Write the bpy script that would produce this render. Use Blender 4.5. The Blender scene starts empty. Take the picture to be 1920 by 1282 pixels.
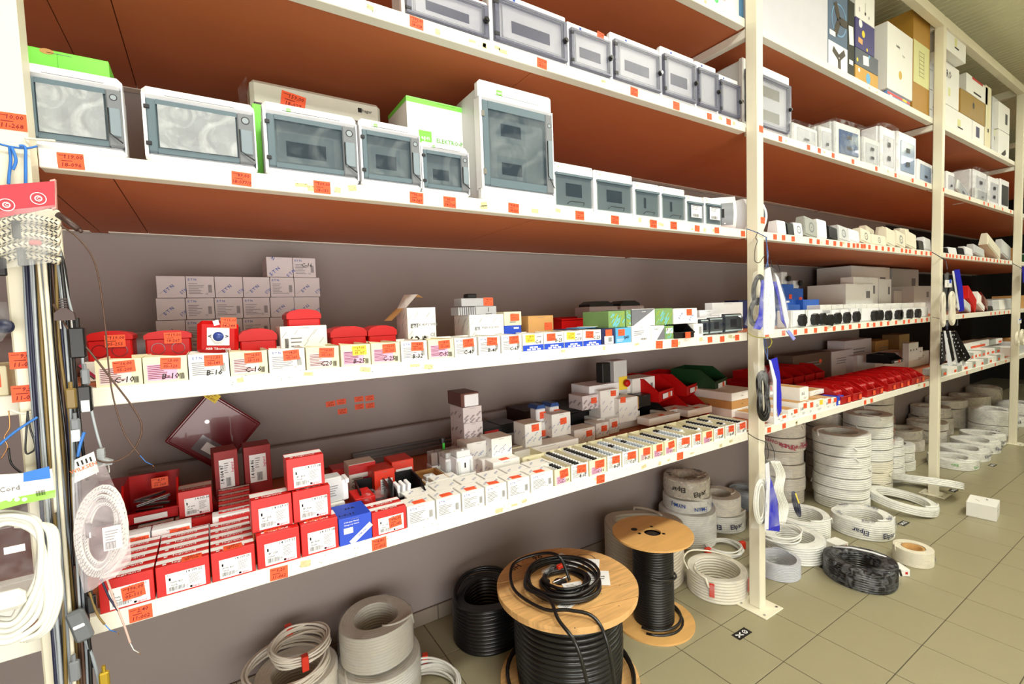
import bpy, math, random
from mathutils import Vector, Matrix
random.seed(7)
PI = math.pi
D = bpy.data
SC = bpy.context.scene
COL = SC.collection

# ------------------------------------------------------------------ camera, world, light
FPX = 889.2781
CAM = Vector((0, -1.5, 1.6924))
YAW, PIT, ROL = math.radians(32.5495), math.radians(-3.2405), math.radians(-2.0265)
_cy, _sy, _cp, _sp = math.cos(YAW), math.sin(YAW), math.cos(PIT), math.sin(PIT)
FW = Vector((_sy*_cp, _cy*_cp, _sp)); _R = Vector((_cy, -_sy, 0)); _U = _R.cross(FW)
RT = math.cos(ROL)*_R + math.sin(ROL)*_U; UP = -math.sin(ROL)*_R + math.cos(ROL)*_U
cd = D.cameras.new('camera'); cam = D.objects.new('camera', cd); COL.objects.link(cam)
cd.sensor_width = 36; cd.lens = 36*FPX/1920; cd.clip_start = .05; cd.clip_end = 60
cam.matrix_world = Matrix(((RT.x, UP.x, -FW.x, CAM.x), (RT.y, UP.y, -FW.y, CAM.y), (RT.z, UP.z, -FW.z, CAM.z), (0, 0, 0, 1)))
SC.camera = cam
SC.view_settings.view_transform = 'Standard'; SC.view_settings.look = 'None'
SC.view_settings.gamma = 1; SC.view_settings.use_curve_mapping = False
SC.view_settings.exposure = 0.02
w = D.worlds.new('world'); SC.world = w; w.use_nodes = True
w.node_tree.nodes['Background'].inputs[0].default_value = (.9, .95, 1, 1)
w.node_tree.nodes['Background'].inputs[1].default_value = .3

def area(name, loc, rot, sx, sy, power, col):
    l = D.lights.new(name, 'AREA'); l.shape = 'RECTANGLE'; l.size = sx; l.size_y = sy; l.energy = power; l.color = col
    o = D.objects.new(name, l); COL.objects.link(o); o.location = loc; o.rotation_euler = rot
    return o
# an added soft fill behind the camera and the fluorescent battens over the aisle
area('fill_light', (.1, -3.55, 1.05), (PI/2+.12, 0, 0), 3.6, 2.0, 120, (1, .985, .96))
for i, x in enumerate((.6, 3.6, 6.6, 9.4)):
    area('batten_light', (x, -1.75, 4.05), (0, 0, 0), 1.5, .25, (74, 52, 42, 34)[i], (1, .99, .93))
    area('batten_uplight', (x, -1.75, 4.07), (PI, 0, 0), 1.5, .25, 26, (1, .99, .88))

def ray(u, v):
    return FW + (u-960)/FPX*RT - (v-641)/FPX*UP
def pr(p):
    d = Vector(p)-CAM; k = d.dot(FW)
    return 960+FPX*d.dot(RT)/k, 641-FPX*d.dot(UP)/k
def on_y(u, v, y):
    d = ray(u, v); return CAM + d*((y-CAM.y)/d.y)
def on_z(u, v, z):
    d = ray(u, v); return CAM + d*((z-CAM.z)/d.z)
def X_at(u, y, z):
    n = RT - (u-960)/FPX*FW          # plane through the camera for this column
    return CAM.x - (n.y*(y-CAM.y) + n.z*(z-CAM.z))/n.x
def Z_at(v, x, y):
    n = UP + (v-641)/FPX*FW
    return CAM.z - (n.x*(x-CAM.x) + n.y*(y-CAM.y))/n.z

# ------------------------------------------------------------------ materials
def s2l(c):
    return tuple(((x/255)/12.92 if x/255 <= .04045 else ((x/255+.055)/1.055)**2.4) for x in c)
MATS = {}
def mat(name, rgb, rough=.5, metal=0, var=.06, scale=9, bump=0, bscale=60, alpha=None, trans=0, spec=.5, coat=0, stretch=None):
    if name in MATS: return MATS[name]
    m = D.materials.new(name); m.use_nodes = True; nt = m.node_tree; N = nt.nodes; L = nt.links
    b = N['Principled BSDF']; c = s2l(rgb)
    b.inputs['Roughness'].default_value = rough; b.inputs['Metallic'].default_value = metal
    b.inputs['Specular IOR Level'].default_value = spec; b.inputs['Coat Weight'].default_value = coat
    tc = N.new('ShaderNodeTexCoord'); src = tc.outputs['Object']
    if stretch:
        mp = N.new('ShaderNodeMapping'); mp.inputs['Scale'].default_value = stretch; L.new(src, mp.inputs[0]); src = mp.outputs[0]
    nz = N.new('ShaderNodeTexNoise'); nz.inputs['Scale'].default_value = scale; nz.inputs['Detail'].default_value = 4
    L.new(src, nz.inputs['Vector'])
    mx = N.new('ShaderNodeMix'); mx.data_type = 'RGBA'
    mx.inputs[6].default_value = (*[x*(1-var) for x in c], 1); mx.inputs[7].default_value = (*[min(1, x*(1+var)) for x in c], 1)
    L.new(nz.outputs['Fac'], mx.inputs[0]); L.new(mx.outputs[2], b.inputs['Base Color'])
    if bump:
        n2 = N.new('ShaderNodeTexNoise'); n2.inputs['Scale'].default_value = bscale; n2.inputs['Detail'].default_value = 5
        L.new(src, n2.inputs['Vector'])
        bp = N.new('ShaderNodeBump'); bp.inputs['Strength'].default_value = bump; bp.inputs['Distance'].default_value = .004
        L.new(n2.outputs['Fac'], bp.inputs['Height']); L.new(bp.outputs[0], b.inputs['Normal'])
    if alpha is not None:
        b.inputs['Alpha'].default_value = alpha
    MATS[name] = m
    return m
def film(name, rgb, lo=.08, hi=.75, scale=18, rough=.12):
    """clear wrinkled plastic: mostly see-through, creases catch the light"""
    if name in MATS: return MATS[name]
    m = D.materials.new(name); m.use_nodes = True; nt = m.node_tree; N = nt.nodes; L = nt.links
    b = N['Principled BSDF']; b.inputs['Base Color'].default_value = (*s2l(rgb), 1); b.inputs['Roughness'].default_value = rough
    tc = N.new('ShaderNodeTexCoord'); nz = N.new('ShaderNodeTexNoise'); nz.inputs['Scale'].default_value = scale
    nz.inputs['Detail'].default_value = 3; nz.inputs['Distortion'].default_value = 1.5
    L.new(tc.outputs['Object'], nz.inputs['Vector'])
    r = N.new('ShaderNodeValToRGB'); r.color_ramp.elements[0].position = .42; r.color_ramp.elements[0].color = (lo, lo, lo, 1)
    r.color_ramp.elements[1].position = .72; r.color_ramp.elements[1].color = (hi, hi, hi, 1)
    L.new(nz.outputs['Fac'], r.inputs[0]); L.new(r.outputs[0], b.inputs['Alpha'])
    bp = N.new('ShaderNodeBump'); bp.inputs['Strength'].default_value = .45; bp.inputs['Distance'].default_value = .01
    L.new(nz.outputs['Fac'], bp.inputs['Height']); L.new(bp.outputs[0], b.inputs['Normal'])
    MATS[name] = m
    return m
def glass(name, rgb, opac=.35, rough=.05):
    if name in MATS: return MATS[name]
    m = D.materials.new(name); m.use_nodes = True; nt = m.node_tree; N = nt.nodes; L = nt.links
    b = N['Principled BSDF']; b.inputs['Base Color'].default_value = (*s2l(rgb), 1); b.inputs['Roughness'].default_value = rough
    tc = N.new('ShaderNodeTexCoord'); nz = N.new('ShaderNodeTexNoise'); nz.inputs['Scale'].default_value = 7
    L.new(tc.outputs['Object'], nz.inputs['Vector'])
    r = N.new('ShaderNodeMapRange'); r.inputs['To Min'].default_value = opac*.85; r.inputs['To Max'].default_value = opac*1.15
    L.new(nz.outputs['Fac'], r.inputs[0]); L.new(r.outputs[0], b.inputs['Alpha'])
    MATS[name] = m
    return m
RAIL = mat('cream_paint', (240, 237, 224), .45, var=.05, scale=4, bump=.15)
POSTM = mat('cream_post_paint', (236, 230, 208), .42, var=.05, scale=5, bump=.1)
BOARD = mat('red_brown_hardboard', (186, 104, 62), .62, var=.1, scale=3, bump=.1, bscale=200)
WALL = mat('mauve_grey_wall', (158, 147, 144), .9, var=.06, scale=2.2, bump=.25, bscale=14)
WHITE = mat('white_plastic', (238, 238, 242), .38, var=.02)
PWHITE = mat('white_card', (240, 239, 235), .6, var=.03, scale=14)
CREAM = mat('cream_card', (232, 224, 190), .65, var=.06)
PALE = mat('pale_grey_plastic', (205, 207, 208), .4, var=.03)
LILAC = mat('lilac_white_card', (216, 206, 208), .7, var=.04)
RED = mat('carton_red', (200, 22, 18), .42, var=.05)
DKRED = mat('dark_red_enamel', (112, 8, 16), .25, var=.05, coat=.4)
PRED = mat('red_plastic', (188, 12, 12), .4, var=.05, spec=.3)
BRED = mat('red_bin_plastic', (178, 12, 12), .38, var=.08)
ORANGE = mat('orange_label_paper', (244, 92, 48), .6, var=.06, scale=30)
ORED = mat('orange_red_carton', (222, 52, 24), .5, var=.04)
YELLOW = mat('yellow_label_paper', (244, 214, 60), .6)
BLACK = mat('black_plastic', (16, 16, 18), .38, var=.2)
INK = mat('black_ink', (25, 22, 24), .7)
RINK = mat('dark_red_ink', (120, 18, 20), .7)
GINK = mat('grey_print', (128, 126, 130), .7)
BINK = mat('blue_ink', (38, 78, 170), .6)
PINK = mat('pink_form_paper', (226, 176, 206), .65)
LPAPER = mat('label_paper', (243, 243, 245), .6, var=.02)
BLUE = mat('blue_card', (28, 72, 200), .5, var=.05)
BLUE2 = mat('deep_blue_plastic', (36, 40, 190), .35, var=.15)
LBLUE = mat('light_blue_card', (92, 172, 224), .5)
GREEN = mat('lime_green_card', (128, 226, 82), .5, var=.03)
DGREEN = mat('green_bin_plastic', (14, 62, 28), .4, var=.1)
KRAFT = mat('kraft_card', (196, 148, 88), .75, var=.08, scale=20)
TEAL = mat('slate_frame', (98, 116, 126), .35, var=.04)
GREYP = mat('mid_grey_plastic', (120, 124, 130), .4, var=.04)
DARKG = mat('dark_slot', (36, 36, 42), .5, var=.1)
STEEL = mat('steel', (190, 190, 190), .3, 1, var=.05)
PLY = mat('plywood', (222, 172, 104), .5, var=.22, scale=5, bump=.1, stretch=(1, 6, 1), coat=.15)
PINE = mat('pine_board', (222, 172, 112), .55, var=.42, scale=3, bump=.2, stretch=(2, 22, 1))
CBLK = mat('black_cable', (18, 18, 20), .3, var=.25, spec=.6)
CWHT = mat('white_cable', (240, 240, 234), .38, var=.05)
CWRM = mat('warm_white_cable', (232, 225, 212), .42, var=.06)
CGRY = mat('grey_cable', (140, 148, 156), .4, var=.08)
CBRN = mat('brown_cable', (84, 58, 44), .4, var=.1)
COLV = mat('olive_gold_cable', (128, 104, 52), .4, var=.1)
CBLU = mat('blue_cable', (52, 120, 206), .4, var=.05)
CNAVY = mat('navy_cable', (34, 38, 66), .4, var=.1)
FILM = film('clear_film', (240, 241, 243), .0, .22, 6, .15)
FILM2 = film('hazy_film', (234, 236, 238), .03, .34, 8, .18)
BAGF = film('thin_bag', (238, 240, 244), .0, .26, 6, .15)
GTINT = glass('smoky_door', (58, 76, 90), .36, .12)
GCLEAR = glass('clear_grey_door', (128, 130, 152), .26, .3)
GEDGE = glass('clear_door_edge', (104, 106, 128), .62, .3)
GBLUE = glass('blue_door', (96, 140, 190), .5)

# ------------------------------------------------------------------ mesh builder
FR = {'front': (Vector((1, 0, 0)), Vector((0, 0, 1)), Vector((0, -1, 0))),
      'left': (Vector((0, -1, 0)), Vector((0, 0, 1)), Vector((-1, 0, 0))),
      'right': (Vector((0, 1, 0)), Vector((0, 0, 1)), Vector((1, 0, 0))),
      'top': (Vector((1, 0, 0)), Vector((0, 1, 0)), Vector((0, 0, 1)))}
GLYPH = {}
def glyphs(s):
    if s in GLYPH: return GLYPH[s]
    cu = D.curves.new('t', 'FONT'); cu.body = s; cu.size = 1; cu.resolution_u = 1; cu.offset = .012; cu.align_x = 'CENTER'; cu.align_y = 'CENTER'
    o = D.objects.new('t', cu); me = D.meshes.new_from_object(o)
    r = ([(v.co.x, v.co.y) for v in me.vertices], [tuple(p.vertices) for p in me.polygons])
    D.objects.remove(o); D.curves.remove(cu); D.meshes.remove(me)
    GLYPH[s] = r
    return r
class MB:
    def __init__(s): s.v = []; s.f = []; s.m = []; s.sm = []; s.mats = []
    def mi(s, m):
        if m not in s.mats: s.mats.append(m)
        return s.mats.index(m)
    def add(s, vs, fs, m, smooth=False):
        k = len(s.v); i = s.mi(m); s.v += [tuple(v) for v in vs]
        for f in fs: s.f.append(tuple(k+a for a in f)); s.m.append(i); s.sm.append(smooth)
        return s
    def box(s, x0, x1, y0, y1, z0, z1, m, bev=0, skip=()):
        if bev <= 0:
            vs = [(x, y, z) for z in (z0, z1) for y in (y0, y1) for x in (x0, x1)]
            F = {'bottom': (0, 2, 3, 1), 'top': (4, 5, 7, 6), 'front': (0, 1, 5, 4), 'back': (2, 6, 7, 3), 'left': (0, 4, 6, 2), 'right': (1, 3, 7, 5)}
            return s.add(vs, [F[k] for k in F if k not in skip], m)
        b = min(bev, (x1-x0)*.45, (y1-y0)*.45, (z1-z0)*.45)
        idx = {}; vs = []
        for a, X in enumerate((x0, x1)):
            for c, Y in enumerate((y0, y1)):
                for e, Z in enumerate((z0, z1)):
                    sx, sy, sz = (b, -b)[a], (b, -b)[c], (b, -b)[e]
                    idx[a, c, e, 0] = len(vs); vs.append((X, Y+sy, Z+sz))
                    idx[a, c, e, 1] = len(vs); vs.append((X+sx, Y, Z+sz))
                    idx[a, c, e, 2] = len(vs); vs.append((X+sx, Y+sy, Z))
        g = lambda a, c, e, k: idx[a, c, e, k]
        fs = []
        def q(*p):
            P = [Vector(vs[i]) for i in p]; n = (P[1]-P[0]).cross(P[2]-P[0]); ce = sum(P, Vector())/len(P)
            o = ce-Vector(((x0+x1)/2, (y0+y1)/2, (z0+z1)/2))
            fs.append(p if n.dot(o) > 0 else p[::-1])
        for a in (0, 1):
            q(g(a, 0, 0, 0), g(a, 1, 0, 0), g(a, 1, 1, 0), g(a, 0, 1, 0))
            q(g(0, a, 0, 1), g(1, a, 0, 1), g(1, a, 1, 1), g(0, a, 1, 1))
            q(g(0, 0, a, 2), g(1, 0, a, 2), g(1, 1, a, 2), g(0, 1, a, 2))
            for c in (0, 1):
                q(g(a, c, 0, 0), g(a, c, 1, 0), g(a, c, 1, 1), g(a, c, 0, 1))
                q(g(a, 0, c, 0), g(a, 1, c, 0), g(a, 1, c, 2), g(a, 0, c, 2))
                q(g(0, a, c, 1), g(1, a, c, 1), g(1, a, c, 2), g(0, a, c, 2))
                for e in (0, 1): q(g(a, c, e, 0), g(a, c, e, 1), g(a, c, e, 2))
        return s.add(vs, fs, m)
    def prism(s, pts, axis, a0, a1, m, smooth=False):
        """2-D outline pts extruded along an axis ('x','y','z')"""
        def P(p, a): return (a, p[0], p[1]) if axis == 'x' else ((p[0], a, p[1]) if axis == 'y' else (p[0], p[1], a))
        n = len(pts); vs = [P(p, a0) for p in pts]+[P(p, a1) for p in pts]
        return s.add(vs, [(i, (i+1) % n, n+(i+1) % n, n+i) for i in range(n)]+[tuple(range(n))[::-1], tuple(range(n, 2*n))], m, smooth)
    def rect(s, c, w, h, m, face='front', off=.0006, rot=0):
        r, u, n = FR[face]; c = Vector(c)+n*off; cr, sr = math.cos(rot), math.sin(rot)
        R, U = r*cr+u*sr, -r*sr+u*cr
        return s.add([c-R*w/2-U*h/2, c+R*w/2-U*h/2, c+R*w/2+U*h/2, c-R*w/2+U*h/2], [(0, 1, 2, 3)], m)
    def disc(s, c, rad, m, face='front', off=.0006, n=14, sq=1):
        r, u, nn = FR[face]; c = Vector(c)+nn*off
        return s.add([c+r*rad*math.cos(t*2*PI/n)+u*rad*sq*math.sin(t*2*PI/n) for t in range(n)], [tuple(range(n))], m)
    def ringf(s, c, r0, r1, m, face='front', off=.0006, n=20):
        r, u, nn = FR[face]; c = Vector(c)+nn*off; vs = []
        for k in range(n):
            d = r*math.cos(k*2*PI/n)+u*math.sin(k*2*PI/n); vs += [c+d*r0, c+d*r1]
        return s.add(vs, [(2*k, 2*k+1, (2*k+3) % (2*n), (2*k+2) % (2*n)) for k in range(n)], m)
    def text(s, t, c, size, m, face='front', off=.0009, rot=0, shear=0, sx=1, fn=None):
        V, F = glyphs(t); r, u, n = FR[face]; c = Vector(c)+n*off; cr, sr = math.cos(rot), math.sin(rot)
        R, U = r*cr+u*sr, -r*sr+u*cr
        if fn: vs = [fn((x+shear*y)*size*sx, y*size) for x, y in V]
        else: vs = [c+R*(x+shear*y)*size*sx+U*y*size for x, y in V]
        return s.add(vs, F, m)
    def lines(s, c, w, h, n, m, face='front', off=.0008, seed=0):
        """rows of small print"""
        rr = random.Random(seed); r, u, _ = FR[face]; c = Vector(c)
        for k in range(n):
            ww = w*rr.uniform(.45, 1); z = h/2-(k+.5)*h/n
            s.rect(c+r*(-w/2+ww/2)+u*z, ww, h/n*.32, m, face, off)
        return s
    def bars(s, c, w, h, m, face='front', off=.0008, n=9):
        r, u, _ = FR[face]; c = Vector(c); rr = random.Random(n)
        for k in range(n): s.rect(c+r*(-w/2+(k+.5)*w/n), w/n*rr.uniform(.3, .7), h, m, face, off)
        return s
    def lathe(s, prof, m, n=32, c=(0, 0, 0), smooth=True, closed=False, axis='z'):
        c = Vector(c); k = len(prof); vs = []
        for j in range(n):
            a = 2*PI*j/n
            for r, z in prof:
                x, y = r*math.cos(a), r*math.sin(a)
                vs.append(c+Vector((x, y, z) if axis == 'z' else ((x, -z, y) if axis == 'y' else (z, x, y))))
        fs = []
        for j in range(n):
            j2 = (j+1) % n
            for i in range(k if closed else k-1):
                i2 = (i+1) % k; fs.append((j*k+i, j2*k+i, j2*k+i2, j*k+i2))
        return s.add(vs, fs, m, smooth)
    def cyl(s, c, r, h, m, axis='z', n=16, r2=None):
        r2 = r if r2 is None else r2
        return s.lathe([(0, 0), (r, 0), (r2, h), (0, h)], m, n, c, False, axis=axis)
    def tube(s, pts, r, m, n=6, closed=False, cap=True):
        P = [Vector(p) for p in pts]; N = len(P); vs = []
        up = None
        for i, p in enumerate(P):
            if closed: t = P[(i+1) % N]-P[i-1]
            else: t = P[min(i+1, N-1)]-P[max(i-1, 0)]
            t.normalize()
            if up is None: up = t.orthogonal().normalized()
            up = (up-t*up.dot(t)); up = up.normalized() if up.length > 1e-5 else t.orthogonal().normalized()
            b = t.cross(up)
            vs += [p+up*r*math.cos(2*PI*k/n)+b*r*math.sin(2*PI*k/n) for k in range(n)]
        fs = []
        for i in range(N if closed else N-1):
            j = (i+1) % N
            fs += [(i*n+k, i*n+(k+1) % n, j*n+(k+1) % n, j*n+k) for k in range(n)]
        if cap and not closed: fs += [tuple(range(n))[::-1], tuple((N-1)*n+k for k in range(n))]
        return s.add(vs, fs, m, True)
    def xf(s, M_):
        s.v = [tuple(M_ @ Vector(v)) for v in s.v]; return s
    def mesh(s, name):
        me = D.meshes.new(name); me.from_pydata(s.v, [], s.f)
        for m in s.mats: me.materials.append(m)
        me.polygons.foreach_set('material_index', s.m); me.polygons.foreach_set('use_smooth', s.sm); me.update()
        return me
    def build(s, name, parent=None, loc=(0, 0, 0), rot=(0, 0, 0)):
        return inst(name, s.mesh(name), parent, loc, rot)
def inst(name, me, parent=None, loc=(0, 0, 0), rot=(0, 0, 0), scale=None):
    o = D.objects.new(name, me); COL.objects.link(o); o.location = loc; o.rotation_euler = rot
    if parent: o.parent = parent
    if scale: o.scale = scale
    return o
def tag(o, label, cat, group=None, kind=None):
    if label: o['label'] = label
    if cat: o['category'] = cat
    if group: o['group'] = group
    if kind: o['kind'] = kind
    return o
def thing(name, label, cat, loc=(0, 0, 0), rz=0, group=None):
    o = inst(name, None, None, loc, (0, 0, rz)); o.empty_display_size = .05
    return tag(o, label, cat, group)
def struct(o):
    o['kind'] = 'structure'; return o
def smooth_path(P, k=6):
    """Catmull-Rom through the points"""
    P = [Vector(p) for p in P]; Q = [P[0]]+P+[P[-1]]; out = []
    for i in range(1, len(Q)-2):
        a, b, c, d = Q[i-1:i+3]
        for j in range(k):
            t = j/k; out.append(.5*((2*b)+(c-a)*t+(2*a-5*b+4*c-d)*t*t+(3*b-a-3*c+d)*t**3))
    out.append(P[-1])
    return out
ORD = ['first', 'second', 'third', 'fourth', 'fifth', 'sixth', 'seventh', 'eighth', 'ninth', 'tenth', 'eleventh', 'twelfth',
       'thirteenth', 'fourteenth', 'fifteenth', 'sixteenth', 'seventeenth', 'eighteenth', 'nineteenth', 'twentieth', 'twenty-first', 'twenty-second', 'twenty-third', 'twenty-fourth']

# price labels: one mesh each, orange paper with dark red handwriting
TAGM = {}
def tag_mesh(a, b, w=.045, h=.033, paper=None, ink=None):
    key = (a, b, w, h, paper, ink)
    if key not in TAGM:
        q = MB(); q.box(-w/2, w/2, -.0006, 0, -h/2, h/2, paper or ORANGE)
        if a: q.text(a, (w*.1, -.0006, h*.25), h*.36, ink or RINK, off=.0004, shear=.15)
        if b: q.text(b, (0, -.0006, -h*.26), h*.36, ink or RINK, off=.0004, shear=.15)
        q.lines((-w*.28, -.0006, h*.34), w*.3, h*.12, 1, RINK, off=.0004)
        q.lines((0, -.0006, 0), w*.7, h*.14, 1, RINK, off=.0004, seed=3)
        TAGM[key] = q.mesh('price_tag')
    return TAGM[key]
PR = [('12,50', '05-118'), ('14,20', '05-160'), ('9,80', '05-204'), ('22,00', '11-063'), ('18,90', '05-301'), ('7,60', '05-077'), ('31,00', '18-041'), ('16,40', '05-212')]
def price(parent, x, y, z, a=None, b=None, w=.045, h=.033, face='front', rot=0, paper=None, ink=None):
    if a is None: a, b = PR[random.randrange(8)]
    r = {'front': (0, rot, 0), 'left': (0, 0, -PI/2), 'right': (0, 0, PI/2), 'top': (-PI/2, 0, rot)}[face]
    n = FR[face][2]*.0004
    return inst('price_tag', tag_mesh(a, b, w, h, paper, ink), parent, (x+n.x, y+n.y, z+n.z), r)
# ------------------------------------------------------------------ the room
YW = .943
LV = [.9506, 1.507, 2.066, 2.630, 3.174]; RH = .045; RD = .044
TOP = [z+RH for z in LV]
PX = [(-.357, -.302), (2.494, 2.551), (5.233, 5.287), (7.760, 7.812), (10.4, 10.455)]
GROUT = mat('grout', (92, 84, 66), .9, var=.15)
TILE = mat('olive_floor_tile', (158, 151, 122), .32, var=.07, scale=2.5, bump=.12, bscale=90, spec=.4)
SKTILE = mat('skirting_tile', (150, 138, 124), .4, var=.08, scale=5)
CEILM = mat('ceiling_panel', (232, 230, 196), .5, var=.04, scale=3, stretch=(14, 1, 1), bump=.35, bscale=6)
q = MB(); q.box(-4, 14, -3.9, 2.6, -.1, -.003, GROUT); fl = struct(q.build('floor'))
q = MB(); g = .0022; q.box(g, .3269-g, g, .3269-g, -.006, 0, TILE, .0012); tm = q.mesh('floor_tile')
rest = MB()
for i in range(-9, 34):
    for j in range(-5, 3):
        X, Y = 2.2119+.3269*i, -.012+.3269*j
        Y1 = min(Y+.3269, YW-.01)
        if X < 7.9 and j < 2:
            inst('tile', tm, fl, (X, Y, random.uniform(-.0004, .0004)))
        else:
            rest.box(X+g, X+.3269-g, Y+g, Y1-g, -.006, 0, TILE, .001)
tag(rest.build('tile', fl), None, None, kind='stuff')
# patches of floor under the camera and behind it
q = MB()
for i in range(-9, 34):
    for j in range(-12, -5):
        X, Y = 2.2119+.3269*i, -.012+.3269*j; q.box(X+g, X+.3269-g, Y+g, Y+.3269-g, -.006, 0, TILE)
tag(q.build('tile', fl), None, None, kind='stuff')
q = MB(); q.box(-4, 10.3, YW, YW+.12, -.1, 4.4, WALL); wl = struct(q.build('wall_back'))
q = MB(); q.box(10.3, 14, 1.5, 1.6, -.1, 4.4, mat('shade_black_wall', (26, 22, 20), .9)); struct(q.build('wall_recess'))  # near-black colour stands in for the deep shade beyond the wall end
for nm, b in (('wall_left', (-4.1, -4, -3.9, 2.6)), ('wall_front', (-4, 14, -4, -3.9))):
    q = MB(); q.box(*b, -.1, 4.4, mat('cream_wall', (222, 216, 200), .9)); struct(q.build(nm))
q = MB(); q.box(14, 14.1, -3.9, 2.6, -.1, 4.4, mat('shade_black_wall', (26, 22, 20), .9)); struct(q.build('wall_right'))  # same near-black, shade of the far end put into the colour
sk = MB(); sk.box(-4, 10.3, YW-.008, YW, -.003, .079, GROUT); sk = struct(sk.build('baseboard_back'))
q = MB(); q.box(.0015, .3254, -.006, .004, 0, .081, SKTILE, .0015); sm = q.mesh('skirting_tile')
for i in range(-9, 25): inst('skirting_tile', sm, sk, (2.30+.3269*i, YW-.012, .001))
q = MB(); q.box(-4, 14, -3.9, 2.6, 4.262, 4.36, GROUT); ce = struct(q.build('ceiling'))
q = MB(); q.box(.003, 1.127, -3.9, 2.6, 4.25, 4.27, CEILM); 
for k in range(14): q.box(.04+k*.08, .052+k*.08, -3.9, 2.6, 4.247, 4.25, CEILM)
cm = q.mesh('ceiling_panel')
for i in range(-8, 8): inst('ceiling_panel', cm, ce, (5.8+1.13*i, 0, 0))
# little orange stickers left on the wall
for k, (u, v) in enumerate([(620, 757), (640, 753), (642, 771), (673, 748), (693, 746), (674, 762), (694, 760)]):
    p = on_y(u, v, YW); price(wl, p.x, YW, p.z, None if k else '9,80', None if k else '05-204', .045, .027, rot=-.03)

# ------------------------------------------------------------------ the steel rack
rack = thing('shelving_rack', 'long cream painted steel rack with red-brown hardboard shelves along the grey wall', 'shelving', (0, 0, 0))
def post(x0, x1):
    q = MB(); q.box(x0, x1, -.065, 0, .006, 4.02, POSTM, .004)
    o = q.build('post', rack)
    b = MB(); b.box(x0-.055, x1+.06, -.13, .05, 0, .007, POSTM, .002)
    for sx, sy in ((x0-.03, -.105), (x1+.035, -.105), (x1+.035, .03), (x0-.03, .03)):
        b.cyl((sx, sy, .007), .007, .004, STEEL, n=6)
    b.build('base_plate', o)
    return o
posts = [post(*p) for p in PX]; posts.append(post(-3.2, -3.145))
xs = [-3.145]+[p for a in PX for p in a]
BAYS = {'Z': (-3.145, -.357), 'A': (-.302, 2.494), 'B': (2.551, 5.233), 'C': (5.287, 7.76), 'D': (7.812, 10.4)}
RAILS = {}; SPK = mat('glue_marks', (206, 196, 150), .8, var=.3, scale=60)
for bn, (a, b) in BAYS.items():
    for k, z in enumerate(LV):
        q = MB(); q.box(a, b, 0, RD, z, z+RH, RAIL, .002)
        rr = random.Random(k*7+ord(bn))
        if bn in 'AB':
            for _ in range(26 if bn == 'A' else 8):        # dried glue and ink specks where labels were peeled off
                cx, cz = rr.uniform(a+.3, b-.05), z+rr.uniform(.014, .034)
                if rr.random() < .55: q.rect((cx, 0, cz), rr.uniform(.012, .035), rr.uniform(.008, .02), SPK, off=.0002, rot=rr.uniform(-.2, .2))
                for _ in range(5): q.rect((cx+rr.uniform(-.03, .03), 0, cz+rr.uniform(-.012, .012)), rr.uniform(.001, .004), .0012, INK, off=.0004, rot=rr.uniform(-1, 1))
        RAILS[bn, k+1] = q.build('front_rail', rack)
        q = MB(); q.box(a, b, YW-.05, YW-.008, z, z+RH, RAIL); q.build('rear_rail', rack)
        cut = {'A': [-.178, 1.12], 'B': [2.83, 4.1], 'Z': [-1.6], 'C': [6.5], 'D': [9.1]}[bn]
        e = [a-.03]+[c for c in cut if a < c < b]+[b+.03]
        for i in range(len(e)-1):
            q = MB(); q.box(e[i]+.0015, e[i+1]-.0015, RD, YW-.006, z+.003, z+RH-.002, BOARD); q.build('shelf_panel', rack)
for n, (a, b) in enumerate(PX+[(-3.2, -3.145)]):
    q = MB()
    if 0 < n < 4:
        z = LV[4]; q.box(a+.008, b-.008, 0, YW-.01, z-.05, z-.004, RAIL, .002); q.build('cross_beam', rack)
    q = MB(); q.box(a+.001, b-.001, .001, YW-.01, 3.941, 4.019, POSTM, .003); q.build('top_cross_beam', rack)
for a, b in BAYS.values():
    q = MB(); q.box(a-.0005, b+.0005, -.0645, -.01, 3.94, 4.0195, POSTM); q.build('top_rail', rack)
SHADEP = mat('bay_shade', (22, 14, 12), .8)  # thin near-black sheets added as painted shade at the bay backs
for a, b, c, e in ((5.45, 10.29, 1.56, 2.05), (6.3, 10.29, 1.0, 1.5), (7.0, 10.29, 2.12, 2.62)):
    q = MB(); q.box(a, b, YW-.012, YW-.002, c, e, SHADEP); q.build('shade_sheet', rack)
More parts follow.
